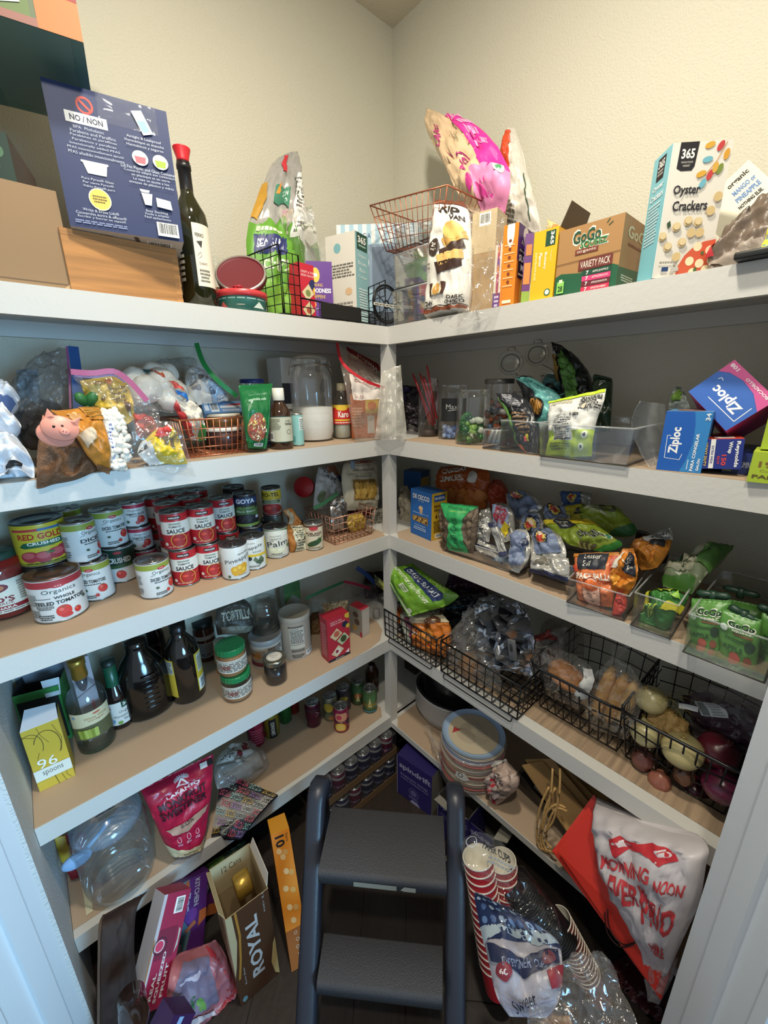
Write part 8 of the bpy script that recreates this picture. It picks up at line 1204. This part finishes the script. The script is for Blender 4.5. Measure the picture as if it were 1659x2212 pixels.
mb=MB();kq=t.matrix_world.inverted()@pt(925,1578,'R',.34);G=[]
for j in range(11):
 f=j/10;ce=V((-rp*.75,rp*.55,.05)).lerp(kq,f);rr_=.045*(1-f)**1.2+.006+(.018*max(0,f-.8)*5);G.append([ce+V((0,math.cos(a)*rr_*(1+.3*math.sin(a*5+j)),math.sin(a)*rr_*(1+.3*math.cos(a*4))))for a in[2*math.pi*i/16 for i in range(17)]])
mb.grid(G,WRAP('ffffff',.08));mb.obj('twisted_tail',t)
prints(cylsurf(rp*1.09,.02,H_*.8,110),[PG([(.14,.66),(.2,.7),(.24,.5),(.2,.42),(.13,.46)],'d2d0cc'),RING(.17,.58,.02,.02,.006,'4a4a4a')],t)
# small red and white bag, black box, brown paper bags
pbag('produce_bag','small knotted white plastic bag with red lettering beside the plates','R',[(1068,1742,1098,1722,.38),(1054,1712,1118,1700,.38),(1056,1682,1116,1672,.37),(1068,1660,1098,1655,.355),(1050,1648,1095,1640,.34)],.06,mat('b39c8f',.4,bump=.35),[PG([(.05,.1),(.5,.15),(.6,.6),(.2,.66)],'b9a9a4'),TB('H-E-B',.34,.5,.5,.12,'b02434',55),TB('BORN',.3,.3,.5,.14,'b02434',55),PG([(.0,.85),(.5,.8),(1,.9),(1,1),(0,1)],'c9c4be')],crump=.35,seed=133,clampz=zb)
A,B_=pt(1110,1690,'R',.30),pt(1245,1800,'R',.33)
boxp('black_box','flat black box with a barcode label under the brown paper bags',pt(1115,1672,'R',.30),pt(1235,1792,'R',.30),pt(1140,1638,'R',.22),.03,dict(f='1c1614',t='261e1a',rough=.5),fr=[RC(.3,.15,.56,.8,'8a8f9a'),SM(.32,.25,.54,.7,4,'4a4e58'),RC(.08,.4,.16,.8,'6a6a68')])
for i,(x0,y0,x1,y1,x2,y2,d0,cl_)in enumerate(((1128,1652,1225,1795,1160,1640,.33,'a88350'),(1135,1640,1240,1785,1180,1635,.30,'b08a56'),(1150,1640,1250,1770,1205,1650,.27,'a07c48'),(1190,1650,1275,1765,1240,1680,.24,'94713e'))):
 P=[pt(x0,y0,'R',d0),pt(x1,y1,'R',d0+.01),pt(x1+42,y1-42,'R',d0-.06),pt(x2+12,y2+4,'R',d0-.06)];t=thing('paper_bag',('first brown kraft paper bag, folded flat nearest the shelf edge','second folded kraft paper bag behind the first','third folded kraft paper bag in the pile','rearmost folded kraft paper bag in the pile')[i],'paper bag',Matrix.Translation(P[0]))
 Mi=t.matrix_world.inverted();G=[[Mi@(P[0].lerp(P[1],u/6).lerp(P[3].lerp(P[2],u/6),v/4)+V((0,0,.004*noise.noise(V((u,v,i*3))))))for u in range(7)]for v in range(5)];mb=MB();mb.grid(G,mat(cl_,.7,bump=.25,bs=40,var=.12));mb.grid([[p+V((.0,0,-.006))for p in r_]for r_ in G],mat(cl_,.7),flip=True)
 for a in range(6):mb.add([G[0][a],G[0][a+1],G[0][a+1]-V((0,0,.006)),G[0][a]-V((0,0,.006))],[(3,2,1,0)],mat('a9884e',.7))
 for a in range(4):mb.add([G[a][0],G[a+1][0],G[a+1][0]-V((0,0,.006)),G[a][0]-V((0,0,.006))],[(0,1,2,3)],mat('a9884e',.7))
 mb.obj('folded_paper',t)
rope=mat('c29a5e',.7,bump=.8,bs=200)
for i,pts in enumerate((((1186,1700),(1168,1740),(1160,1790),(1165,1830),(1196,1843)),((1200,1702),(1178,1745),(1170,1800),(1180,1835),(1200,1840)),((1194,1660),(1190,1712),(1180,1760),(1172,1795)),((1210,1660),(1208,1715),(1196,1770),(1176,1800)),((1222,1745),(1200,1738),(1178,1760),(1166,1800),(1172,1832),(1190,1838)),((1225,1752),(1202,1746),(1186,1775),(1180,1815),(1192,1832)))):
 P=smooth([pt(x,y,'R',.40-.012*(k==0))for k,(x,y)in enumerate(pts)],16);t=thing('rope_handle',('longest tan cord loop, hanging furthest left from the kraft bags','tan cord loop just inside the longest one','short straight tan cord of the kraft bags, left','short straight tan cord of the kraft bags, right','wide curled tan cord crossing in front of the others','inner curled tan cord next to the wide one')[i],'handle',Matrix.Translation(P[0]),'twisted cord loops hanging from the kraft paper bags');mb=MB();mb.tube([p-P[0]for p in P],.0034,rope,6);mb.obj('cord',t)
 # red paper gift bag and the big white plastic bag, leaning out of the lowest shelf
def sheetbag(name,label,quads,th,m,cat,extra=None):
 t=thing(name,label,cat,Matrix.Translation(quads[0][0]))
 for i,q in enumerate(quads):plate(t,q,m if not isinstance(m,list)else m[i],('front_panel','side_gusset','fold_panel','back_panel')[i],th)
 return t
rd=mat('d8382a',.5,bump=.1);rd2=mat('b52a22',.55)
A=pt(1193,1838,'R',.44);B_=pt(1283,1716,'R',.34);Cc=pt(1480,2010,'R',.42);Dd=pt(1428,2160,'R',.46)
t=sheetbag('gift_bag','bright red-orange paper gift bag leaning out from the lowest shelf',[[A,Dd,Cc,B_],[A,pt(1197,1830,'R',.415),pt(1432,2150,'R',.43),Dd],[pt(1205,1838,'R',.452),pt(1415,2140,'R',.47),pt(1440,2075,'R',.455),pt(1272,1742,'R',.39)]],.0012,[rd,rd2,rd],'bag')
cdm=mat('2c1414',.5);P=smooth([pt(1312,1965,'R',.47),pt(1318,2010,'R',.475),pt(1345,2040,'R',.475),pt(1375,2035,'R',.47)],12);mb=MB();Mi=t.matrix_world.inverted();mb.tube([Mi@p for p in P],.0018,cdm,5);mb.tube([Mi@(p+V((-.004,.004,-.01)))for p in P],.0018,cdm,5);mb.obj('handle_cord',t)
wb_=mat('c9c2c4',.4,bump=.3,bs=14)
hb=[PG([(.22,.64),(.36,.7),(.52,.66),(.66,.7),(.8,.64),(.84,.56),(.7,.52),(.55,.6),(.42,.6),(.3,.54)],'c02c34'),PG([(.27,.63),(.38,.67),(.46,.645),(.38,.61)],'d9ccd0'),EL(.72,.61,.07,.03,'d9ccd0',-20),EL(.72,.61,.04,.015,'c02c34',-20),TB('MORNING',.38,.49,.5,.07,'c23a40',-8),TB('NOON',.78,.42,.24,.05,'c23a40',-10),TB('EVERY',.36,.38,.36,.1,'c23a40',-12),TB('PRIO',.66,.29,.4,.13,'c23a40',-14),TB('HERE',.64,.14,.26,.05,'c23a40',-10)]
pbag('grocery_bag','large crumpled white plastic grocery bag with red print beside the red gift bag','R',[(1395,2100,1440,2110,.46),(1368,2010,1475,2030,.475),(1320,1930,1510,1950,.48),(1290,1850,1525,1870,.47),(1282,1790,1530,1830,.445),(1284,1745,1500,1800,.40),(1290,1722,1400,1775,.35)],.07,wb_,hb,crump=.16,seed=134,push=.85,nu=26,nv=34)
pbag('grocery_bag','thin white plastic flap of a second grocery bag below the printed one','R',[(1400,2160,1424,2170,.45),(1392,2110,1450,2120,.455),(1395,2060,1465,2070,.45)],.02,HAZE('b9b4b4'),crump=.5,seed=135)
# ================================================================ ON THE FLOOR
z=.0022
# step stool
sm_=mat('39393c',.6,bump=.5,bs=260);sr_=mat('2b2e38',.38,bump=.1,bs=80);sd_=mat('1e2026',.5)
TLs,TRs,BLs,BRs=on(719,1742,'z',.47),on(956,1760,'z',.47),on(690,1884,'z',.47),on(958,1913,'z',.47)
xd=((TRs-TLs)+(BRs-BLs)).normalized();fd=V((xd.y,-xd.x,0));fd=fd if fd.dot(CP-TLs)>0 else-fd
O_=(TLs+TRs)/2;t=thing('step_stool','dark grey plastic two-step stool standing in the middle of the floor','step stool',Matrix.Translation(V((O_.x,O_.y,0))+fd*.12));Mi=t.matrix_world.inverted()
def step(nm,c,w0,w1,dep,zt):
 mb=MB();n=10;pr=[(0,0),(.0,-.012),(dep-.012,-.0),(dep-.003,-.004),(dep,-.012),(dep,-.038),(dep-.004,-.04),(.0,-.03)]
 P=[(0,-.03),(0,-.003),(.004,0),(dep-.014,0),(dep-.006,-.002),(dep-.001,-.008),(dep,-.014),(dep-.002,-.04),(dep-.01,-.041)]
 L_=[];R_=[]
 for f,h in P:w_=(w0+(w1-w0)*f/dep)/2;L_.append(Mi@(c-xd*w_+fd*f+V((0,0,zt+h))));R_.append(Mi@(c+xd*w_+fd*f+V((0,0,zt+h))))
 mb.grid([L_,R_],sm_,smooth=True);k=len(P);mb.add(L_,[tuple(range(k))],sm_);mb.add(R_,[tuple(range(k))[::-1]],sm_);mb.add([L_[0],L_[-1],R_[-1],R_[0]],[(0,1,2,3)],sd_);return mb.obj(nm,t)
g0=V((O_.x,O_.y,0));step('top_step',g0,.345,.345,.185,.47)
t2=(on(704,2014,'z',.235)+on(952,2040,'z',.235))/2;step('lower_step',V((t2.x,t2.y,0)),.335,.325,.11,.235)
fr_=g0+fd*.185
prints(quad(*[Mi@(fr_+xd*a+fd*.0008+V((0,0,.47+h)))for a,h in((-.17,-.038),(.17,-.038),(.17,-.014),(-.17,-.014))]),[PG([(.28,.15),(.62,.12),(.62,.85),(.28,.9)],'8f8d80'),PG([(.65,.3),(.68,.12),(.77,.12),(.77,.8),(.68,.85)],'98968a')],t,name='worn_label')
def rail(nm,pts,w_,d_,m):
 pts=[V(p)for p in pts];mb=MB();rings=[]
 for i,p in enumerate(pts):
  a=pts[max(i-1,0)];b=pts[min(i+1,len(pts)-1)];tt=(b-a).normalized();nn=tt.cross(xd).normalized()
  rings.append([Mi@(p+xd*x*w_/2+nn*y*d_/2)for x,y in((-1,-.6),(-.7,-1),(.7,-1),(1,-.6),(1,.6),(.7,1),(-.7,1),(-1,.6))])
 vs=[v for r_ in rings for v in r_];n=8;fs=[(i*n+j,i*n+(j+1)%n,(i+1)*n+(j+1)%n,(i+1)*n+j)for i in range(len(pts)-1)for j in range(n)]+[tuple(range(n))[::-1],tuple((len(pts)-1)*n+j for j in range(n))]
 mb.add(vs,fs,m,True);return mb.obj(nm,t)
for s,tp,bt_ in((-1,(682,1752),(662,2212)),(1,(985,1768),(982,2212))):
 T_=on(tp[0],tp[1],'z',.50);B_=on(bt_[0],bt_[1],'z',.12);d_=(T_-B_);F0=B_-d_*(.12/d_.z);F0.z=0.001
 bk_=-fd;rail('side_rail',[F0,B_,B_.lerp(T_,.5),T_,T_+d_.normalized()*.02+bk_*.004,T_+V((0,0,.033))+bk_*.022,T_+V((0,0,.036))+bk_*.045,T_+V((0,0,.022))+bk_*.068,T_+V((0,0,-.01))+bk_*.078],.052,.05,sr_)
 R0=T_+V((0,0,-.01))+bk_*.078;rail('rear_leg',[R0+V((0,0,.02)),R0+V((0,0,-.1))+bk_*.01,V((R0.x,R0.y,0.001))+bk_*.05],.03,.03,sd_)
 mb=MB();mb.lathe([(.0001,-.012),(.007,-.012),(.007,.012),(.0001,.012)],mat('8f8a7c',.3,.8),12,Mi@Matrix.Translation(B_.lerp(T_,.78)-xd*s*.02)@xd.to_track_quat('Z','Y').to_matrix().to_4x4(),cap=False);mb.obj('pivot_bolt',t)
 # sparkling water cartons under the right shelf
sp=[TB('spindrift',.52,.78,.9,.17,'a8a4c4'),TB('SPARKLING WATER',.5,.58,.8,.06,'7f7aa8'),TB('& REAL SQUEEZED FRUIT',.52,.5,.8,.05,'7f7aa8'),RING(.5,.27,.14,.14,.012,'7f7aa8'),EL(.5,.27,.09,.09,'6a649a'),SM(.36,.1,.64,.16,1,'7f7aa8'),PG([(.4,.0),(.7,.0),(.62,.08),(.45,.08)],'a8a4c4'),RC(0,0,.02,1,'8a88a0')]
A,B_=on(858,1725,'z',z),on(932,1775,'z',z)
A=V((-.40,-.50,z));A=col(858,'R',.46,z);B_=col(931,'R',.43,z)
carton('drink_carton','purple sparkling water carton standing nearest the corner under the right shelf',A,B_,A+V((0,0,min(hz(A,1629),.22))),.12,dict(f='2c2568',r='8f8c80',t='241e56',l='241e56'),fr=sp)
A=col(944,'R',.455,z);B_=col(1006,'R',.45,z);t=carton('drink_carton','opened purple sparkling water carton with torn pale flap, middle of the three',A,B_,A+V((0,0,.20)),.13,dict(f='2c2568',r='2a2362',t='241e56',l='8f8c80',i='57534c'),open_top=True,flaps=[('f',.05,30,'9a978e'),('b',.07,60,'2a2362')],fr=sp)
A=col(1006,'R',.43,z);B_=col(1058,'R',.42,z);carton('drink_carton','third purple sparkling water carton, lying behind the paper cups',A,B_,A+V((0,0,.165)),.13,dict(f='2c2568',r='8a877c',t='2e2870',l='241e56',i='57534c'),open_top=True,flaps=[('r',.05,20,'8f8c80')],fr=sp)
# shrink-wrapped soda trays at the back left
for k,(y1,zz,words)in enumerate(((-.452,z,'lower'),(-.435,z+.120,'upper'))):
 t=thing('can_tray',words+' shrink-wrapped cardboard tray of soda cans in the back corner','tray',Matrix.Translation(V((-.60,y1+.13,zz))));mb=MB();m=mat('6b5236',.7);a,b=.20,.132
 mb.box((-a,-b,0),(a,b,.002),m);mb.box((-a,-b,.002),(a,-b+.002,.035),m);mb.box((-a,b-.002,.002),(a,b,.035),m);mb.box((-a,-b+.002,.002),(-a+.002,b-.002,.035),m);mb.box((a-.002,-b+.002,.002),(a,b-.002,.035),m);mb.obj('cardboard_tray',t)
 mb=MB();mb.box((-a+.001,-b+.001,.036),(a-.001,b-.001,.1145),mat('8f8f96',.1,kind='film',bump=.7,bs=40));mb.obj('shrink_wrap',t)
 for i in range(6):
  for j in range(2 if k==0 else 3):
   bc=('23264a','2c2f4c','6a2440','1c2444')[(i+j*2+k)%4]
   o=soda('drink_can','%s soda can in the %s wrapped tray'%({'23264a':'navy','2c2f4c':'slate blue','6a2440':'maroon','1c2444':'dark blue'}[bc],words),V((-.60-.165+.066*i,y1+.035+.066*j,zz+.0025)),.0325,.108,bc,[T('SODA',.5,.45,.5,.12,'8a8ca4'),RC(0,.86,1,1,'8a8a88')]);o['group']='soda cans in the wrapped trays';o['label']='%s soda can, %s row, %s from the left, in the %s wrapped tray'%({'23264a':'navy','2c2f4c':'slate','6a2440':'maroon','1c2444':'dark blue'}[bc],('front','second','third')[j],('first','second','third','fourth','fifth','sixth')[i],words)
   # leaning and standing cartons at the left
A=on(630,2100,'z',z);Tq=on(585,1805,'z',.355);u_=Tq-A;B_=A+V((u_.y,-u_.x,0)).normalized()*.058
cr=[EL(x,y,.13,.025,c_,30)for x,y,c_ in((.3,.86,'e8c48a'),(.6,.84,'d9a860'),(.45,.81,'e8c48a'),(.5,.7,'f0d09a'),(.75,.68,'dba85a'),(.35,.58,'e8c48a'),(.7,.55,'dba85a'),(.4,.44,'f0d09a'),(.72,.42,'d9a860'),(.5,.34,'e8c48a'))]
boxp('snack_carton','tall bright orange carton with a black 10 leaning left of the stool',A,B_,Tq,.10,dict(f='e08a1c',r='d87f20',t='e6a02c',l='b0661a'),fr=[RC(0,0,1,.28,'9c5a1a'),TB('10',.42,.93,.085,.5,'1c1612',-90),T('bars',.82,.94,.06,.16,'5a3a14',-90)]+cr+[RING(.5+.06*(i%2),.25-i*.05,.09,.09,.03,'c9b8a0')for i in range(5)],rt=[RC(.1,.82,.9,.97,'d9d4c8'),RC(.3,.86,.4,.93,'8a6a54'),RC(.15,.62,.5,.8,'c9c4b4'),TB('SUNNY',.32,.71,.15,.2,'2a2420',-90)])
A,B_=on(521,2174,'z',z),on(604,2100,'z',z);h=hz(A,1989)
t=carton('soda_carton','brown and cream 12 cans soda carton torn open at the top',A,B_,A+V((0,0,h)),.15,dict(f='4a2c18',l='b39a72',r='3a2212',i='b39d78'),open_top=True,flaps=[('r',.035,75,'cfc6b8'),('l',.02,60,'a8946c')],fr=[PG([(0,.35),(.06,.45),(.16,.7),(.14,1),(0,1)],'b5a27c'),LN([(.08,.3),(.17,.5),(.24,.75),(.22,1)],.05,'a9742c'),PG([(.9,.05),(1,.0),(1,.45),(.94,.4),(.84,.2)],'c2a66a'),TB('ROYAL',.52,.52,.66,.3,'b5b0ac',90),T('Root Beer',.2,.3,.2,.04,'a8a4a0',90),T('12 cans',.86,.9,.2,.05,'a8a4a0',-90),EL(.12,.05,.06,.03,'6a8a90')],lf=[PG([(0,.0),(1,0),(1,.3),(0,.2)],'5a3820'),SM(.2,.4,.8,.8,5,'6a5838')])
M=t.matrix_world;mb=MB();c_=V((-.01,.02,h-.06));mb.lathe([(.028,0),(.033,.006),(.033,.04),(.028,.045),(.0001,.045)],mat('b08c3c',.3,.6),24,Matrix.Translation(c_)@Matrix.Rotation(math.pi/2,4,'Y'));mb.obj('gold_can',t)
W_=(B_-A).length;prints(quad(V((-W_/2+.002,.0735,h-.12)),V((W_/2-.002,.0735,h-.12)),V((W_/2-.002,.0735,h-.002)),V((-W_/2+.002,.0735,h-.002))),[RC(0,0,1,1,'c2b28c'),T('12 Cans',.5,.72,.5,.2,'4a3420')],t,name='inside_flap')
boxp('garbage_bag_box','purple kitchen garbage bags box with a grey-blue picture side',pt(352,2099,'L',.50),pt(440,2040,'L',.49),pt(328,1943,'L',.43),.12,dict(f='54256e',t='3a184e',r='4a1c58',l='3c4a58'),fr=[PG([(0,0),(.5,0),(.62,.3),(.4,.5),(.55,.8),(.5,1),(0,1)],'55707c'),TB('Bags',.5,.66,.3,.13,'b9b0cc',-90),TB('KITCHEN',.72,.78,.36,.13,'a9a4b8',-90),PG([(.35,.95),(.48,1),(.55,.82),(.5,.76)],'a85a34'),EL(.6,.5,.16,.16,'6d358c'),PG([(.5,.3),(.75,.36),(.7,.42),(.45,.34)],'a8603c'),RC(.05,.05,.4,.2,'a3a8ac'),EL(.2,.26,.06,.05,'5a3430'),PG([(.8,.3),(1,.36),(1,.5),(.82,.5)],'b8602c')])
boxp('garbage_bag_box','second purple box showing a black panel, tucked under the shelf edge',pt(410,1990,'L',.44),pt(468,1972,'L',.40),pt(392,1892,'L',.41),.10,dict(f='5a1f5c',t='17121c',r='3a1440',l='2a1c30'),fr=[RC(0,.5,.5,1,'1a1420'),TB('KITCHEN',.3,.72,.4,.2,'8f8a9c',-90),RC(.55,0,1,.25,'b0602c')])
pbag('snack_bag','dark and lime green bag behind the brown soda carton','L',[(462,1925,545,1880,.36),(448,1895,542,1845,.35),(440,1870,530,1815,.34)],.05,mat('1c3a28',.35,bump=.2),[PG([(0,0),(.5,0),(.42,1),(0,1)],'4f7a24'),T('CRISP',.66,.45,.4,.2,'7f9a84',-30)],crump=.15,seed=140)
boxp('dark_carton','dark charcoal carton with faint vertical lettering behind the orange one',pt(592,1985,'L',.42),pt(640,1960,'L',.40),pt(528,1792,'L',.36),.03,dict(f='26231f',t='1c1a18'),fr=[T('SEVENTH AVENUE',.3,.7,.5,.06,'4a4640',60),RC(.6,.3,.75,.34,'5a5852')])
boxp('drink_carton','crimson REAL SQUEEZED FRUIT carton lying at the lower left',pt(292,2200,'L',.60),pt(357,2171,'L',.60),pt(272,1955,'L',.49),.06,dict(f='9c1f45',l='b5b0b4',t='8a1a3c',r='7f1838',d='7a5a38'),fr=[RC(0,0,.12,1,'bdb9be'),PG([(0,.2),(.05,.2),(.05,.62),(0,.6)],'9a7348'),BC(.5,.8,.84,.95,True),RC(.15,.42,.8,.68,'7a1838'),RING(.28,.54,.24,.24,.03,'3a1020'),EL(.26,.54,.17,.17,'d9c9cf'),EL(.25,.54,.14,.14,'c83a5c'),PG([(.84,.44),(.93,.5),(.93,.64),(.86,.66),(.88,.56)],'b9c0b4'),TB('REAL',.34,.2,.22,.11,'dcd4da',90),TB('SQUEEZED',.53,.27,.42,.12,'dcd4da',90),TB('FRUIT',.72,.23,.28,.11,'dcd4da',90)])
pbag('cracker_bag','pink snack bag slumped in front of the purple box','L',[(366,2290,540,2260,.60),(362,2212,531,2170,.62),(362,2140,512,2120,.61),(372,2090,486,2060,.58),(392,2062,466,2030,.55)],.07,mat('b06a70',.35,bump=.3),[PG([(.02,.3),(.6,.4),(.62,.86),(.1,.86)],'7a6f86'),PG([(0,.1),(.5,.2),(.9,.5),(.7,.1)],'a8343e'),PG([(.66,.96),(.76,.9),(.8,.8),(.66,.82)],'c23a44'),T('Deliciously',.82,.66,.5,.1,'c23a44',-62),EL(.35,.66,.08,.03,'b9b2c4',30),LN([(.1,.58),(.4,.68)],.03,'b9b2c4'),PG([(.12,.35),(.3,.5),(.28,.36)],'3a6a3c'),EL(.36,.42,.05,.06,'6a9a4a'),LN([(.1,.2),(.3,.3),(.5,.3),(.55,.2)],.05,'d2c2c4'),T('MINI',.85,.42,.2,.08,'c25a60',-62)],crump=.15,seed=141,clampz=.003,nu=20)
boxp('purple_box','purple box corner with a pale blue mark at the bottom edge, left',pt(330,2290,'L',.72),pt(380,2280,'L',.72),pt(322,2200,'L',.70),.06,dict(f='3a1a4a'),fr=[RC(.3,.6,.5,.95,'8fb0d8')])
pbag('paper_bag','tall dark brown paper sack standing open at the far lower left','L',[(212,2290,300,2290,.56),(211,2200,300,2170,.56),(212,2080,290,2050,.53),(214,2000,296,1965,.49),(222,1978,318,1925,.46)],.04,mat('2c1d17',.75,bump=.3),[RC(0,0,.04,1,'5a4636')],crump=.1,seed=142,clampz=.003)
c_=pt(282,2150,'L',.64);t=vessel('glass_bottle','dark round bottle base showing beside the crimson carton',Matrix.Translation(c_)@Matrix.Rotation(1.2,4,'X'),[(.02,0),(.03,.004),(.03,.08),(.012,.12)],mat('2a1c18',.1,spec=.8))
# paper cups, lids, bowls on the right
def cupstack(label,A,B_,r,n,colr='b01c26',pitch=None,group=None):
 d=(A-B_);L_=d.length;M=Matrix.Translation(B_)@d.to_track_quat('Z','Y').to_matrix().to_4x4();t=thing('paper_cups',label,'paper cups',M,group);p=(L_-.09)/n
 for i in range(n):
  z0=L_-.09-i*p;mb=MB();last=i==0
  mb.lathe([(r*.84,z0),(r*.99,z0+.0845)],mat(colr,.4),28,cap=False);mb.lathe([(r*.985,z0+.0845),(r*1.01,z0+.0855),(r*1.015,z0+.0875),(r*1.0,z0+.089),(r*.95,z0+.0885)],mat('d9d2c2',.5),28,cap=False)
  if last:mb.lathe([(r*.95,z0+.088),(r*.7,z0+.004),(.0001,z0+.004)],mat('dcd6c4',.55),28,cap=False)
  mb.obj('paper_cup',t)
 return t
A,B_=on(1032,1849,'z',.47),on(1078,2150,'z',.06)
cupstack('front sleeve of red paper cups with white rims, open end up',A,B_,.042,15)
A2,B2=on(1083,1856,'z',.44),on(1130,2120,'z',.05);cupstack('second sleeve of red paper cups right behind the front one',A2,B2,.040,14)
A3,B3=on(1205,1985,'z',.30),on(1300,2160,'z',.04);cupstack('third red striped cup sleeve slanting out right of the black lids',A3,B3,.036,14,'6a2422')
pbag('cup_wrap','clear printed plastic sleeve over the red paper cups','c',[(1000,1880,1110,1930,1.34),(998,1860,1100,1900,1.33),(1000,1818,1118,1870,1.36),(1025,1796,1075,1808,1.38)],.01,FILM('dfe4e6',.06),[RING(.15,.7,.1,.1,.015,'b9bfc4'),TB('PAPER CUPS',.62,.7,.5,.14,'2a2c30',-8),SM(.5,.45,.98,.6,2,'8a9096')],crump=.3,seed=150,two=False,cat='wrap',push=.5,seam=(-.01,-.01))
def lidstack(label,A,B_,r,n,c1):
 d=A-B_;M=Matrix.Translation(B_)@d.to_track_quat('Z','Y').to_matrix().to_4x4();t=thing('lid_roll',label,'cup lids',M);L_=d.length;p=L_/n;mb=MB();m=mat(c1,.35,spec=.35)
 for i in range(n):
  mb.lathe([(r*.93,i*p),(r*.99,i*p+p*.15),(r,i*p+p*.6),(r*.93,i*p+p)],m,28,cap=(i in(0,n-1)))
 o=mb.obj('stacked_lids',t);o['kind']='stuff';return t
A,B_=on(1112,1905,'z',.40),on(1195,2008,'z',.28)
P0=A;P1=B_
lidstack('long roll of black plastic cup lids in clear film, upper one',A,B_+(B_-A)*.25,.046,26,'121315');A4,B4=on(1085,1965,'z',.33),on(1160,2050,'z',.22);lidstack('second roll of dark cup lids, below the first and beside the cups',A4,B4,.040,20,'1d1e22')
bl=[RC(0,.52,1,1,'16264e'),PG([(0,.5),(.3,.58),(.7,.5),(1,.56),(1,.64),(0,.62)],'9aa9b4')]+[EL(.1+.13*(i%7)+.05*((i//7)%2),.66+.09*(i//7),.045,.025,('5a76a0','3c5684','8aa0bc')[i%3],30)for i in range(26)]+[PG([(.06,.4),(.5,.3),(.94,.4),(.94,.5),(.5,.41),(.06,.5)],'10183a'),T('DESIGNER CUPS',.5,.385,.6,.05,'8f98b4'),EL(.2,.33,.1,.05,'7a2430'),TB('60',.2,.33,.1,.03,'d8d0d0'),PG([(.8,.34),(.98,.4),(.96,.28),(.84,.26)],'8a2430'),EL(.82,.42,.08,.04,'6a2c34'),T('Sweet',.45,.16,.4,.1,'17182a',15),LN([(.1,.22),(.5,.12),(.9,.2)],.012,'8a8298'),LN([(.1,.15),(.5,.05),(.9,.13)],.012,'8a8298')]
pbag('bowl_pack','navy and white printed pack of paper bowls with a blue leaf pattern','c',[(1100,2196,1180,2200,1.32),(1072,2150,1208,2160,1.30),(1056,2080,1215,2085,1.30),(1040,2010,1200,2030,1.32),(1028,1950,1130,1985,1.34),(1024,1926,1062,1944,1.36)],.07,mat('a3a0aa',.35,bump=.25),bl,crump=.12,seed=151,clampz=.003,nu=22,nv=28)
pbag('lid_wrap','clear crinkled film around the black lid rolls','c',[(1100,2070,1200,2105,1.27),(1080,2000,1215,2040,1.26),(1078,1940,1205,1975,1.27),(1085,1890,1170,1925,1.30),(1100,1870,1130,1885,1.33)],.02,FILM('3a3a3a',.07),crump=.6,seed=152,two=False,cat='wrap')
pbag('plastic_bag','big crumpled clear plastic bag at the bottom right edge','c',[(1150,2290,1400,2290,1.28),(1140,2200,1380,2220,1.27),(1160,2120,1340,2130,1.29),(1210,2080,1325,2090,1.32),(1260,2060,1310,2070,1.34)],.05,WRAP('b9b4b0',.1),crump=.6,seed=153,clampz=.003)
pbag('roll_bag','tan bread-coloured packet at the very bottom edge under the clear bag','c',[(1160,2290,1260,2290,1.36),(1165,2230,1245,2235,1.37),(1180,2190,1230,2195,1.38)],.05,mat('b3824a',.5,bump=.5),crump=.4,seed=154,clampz=.003)
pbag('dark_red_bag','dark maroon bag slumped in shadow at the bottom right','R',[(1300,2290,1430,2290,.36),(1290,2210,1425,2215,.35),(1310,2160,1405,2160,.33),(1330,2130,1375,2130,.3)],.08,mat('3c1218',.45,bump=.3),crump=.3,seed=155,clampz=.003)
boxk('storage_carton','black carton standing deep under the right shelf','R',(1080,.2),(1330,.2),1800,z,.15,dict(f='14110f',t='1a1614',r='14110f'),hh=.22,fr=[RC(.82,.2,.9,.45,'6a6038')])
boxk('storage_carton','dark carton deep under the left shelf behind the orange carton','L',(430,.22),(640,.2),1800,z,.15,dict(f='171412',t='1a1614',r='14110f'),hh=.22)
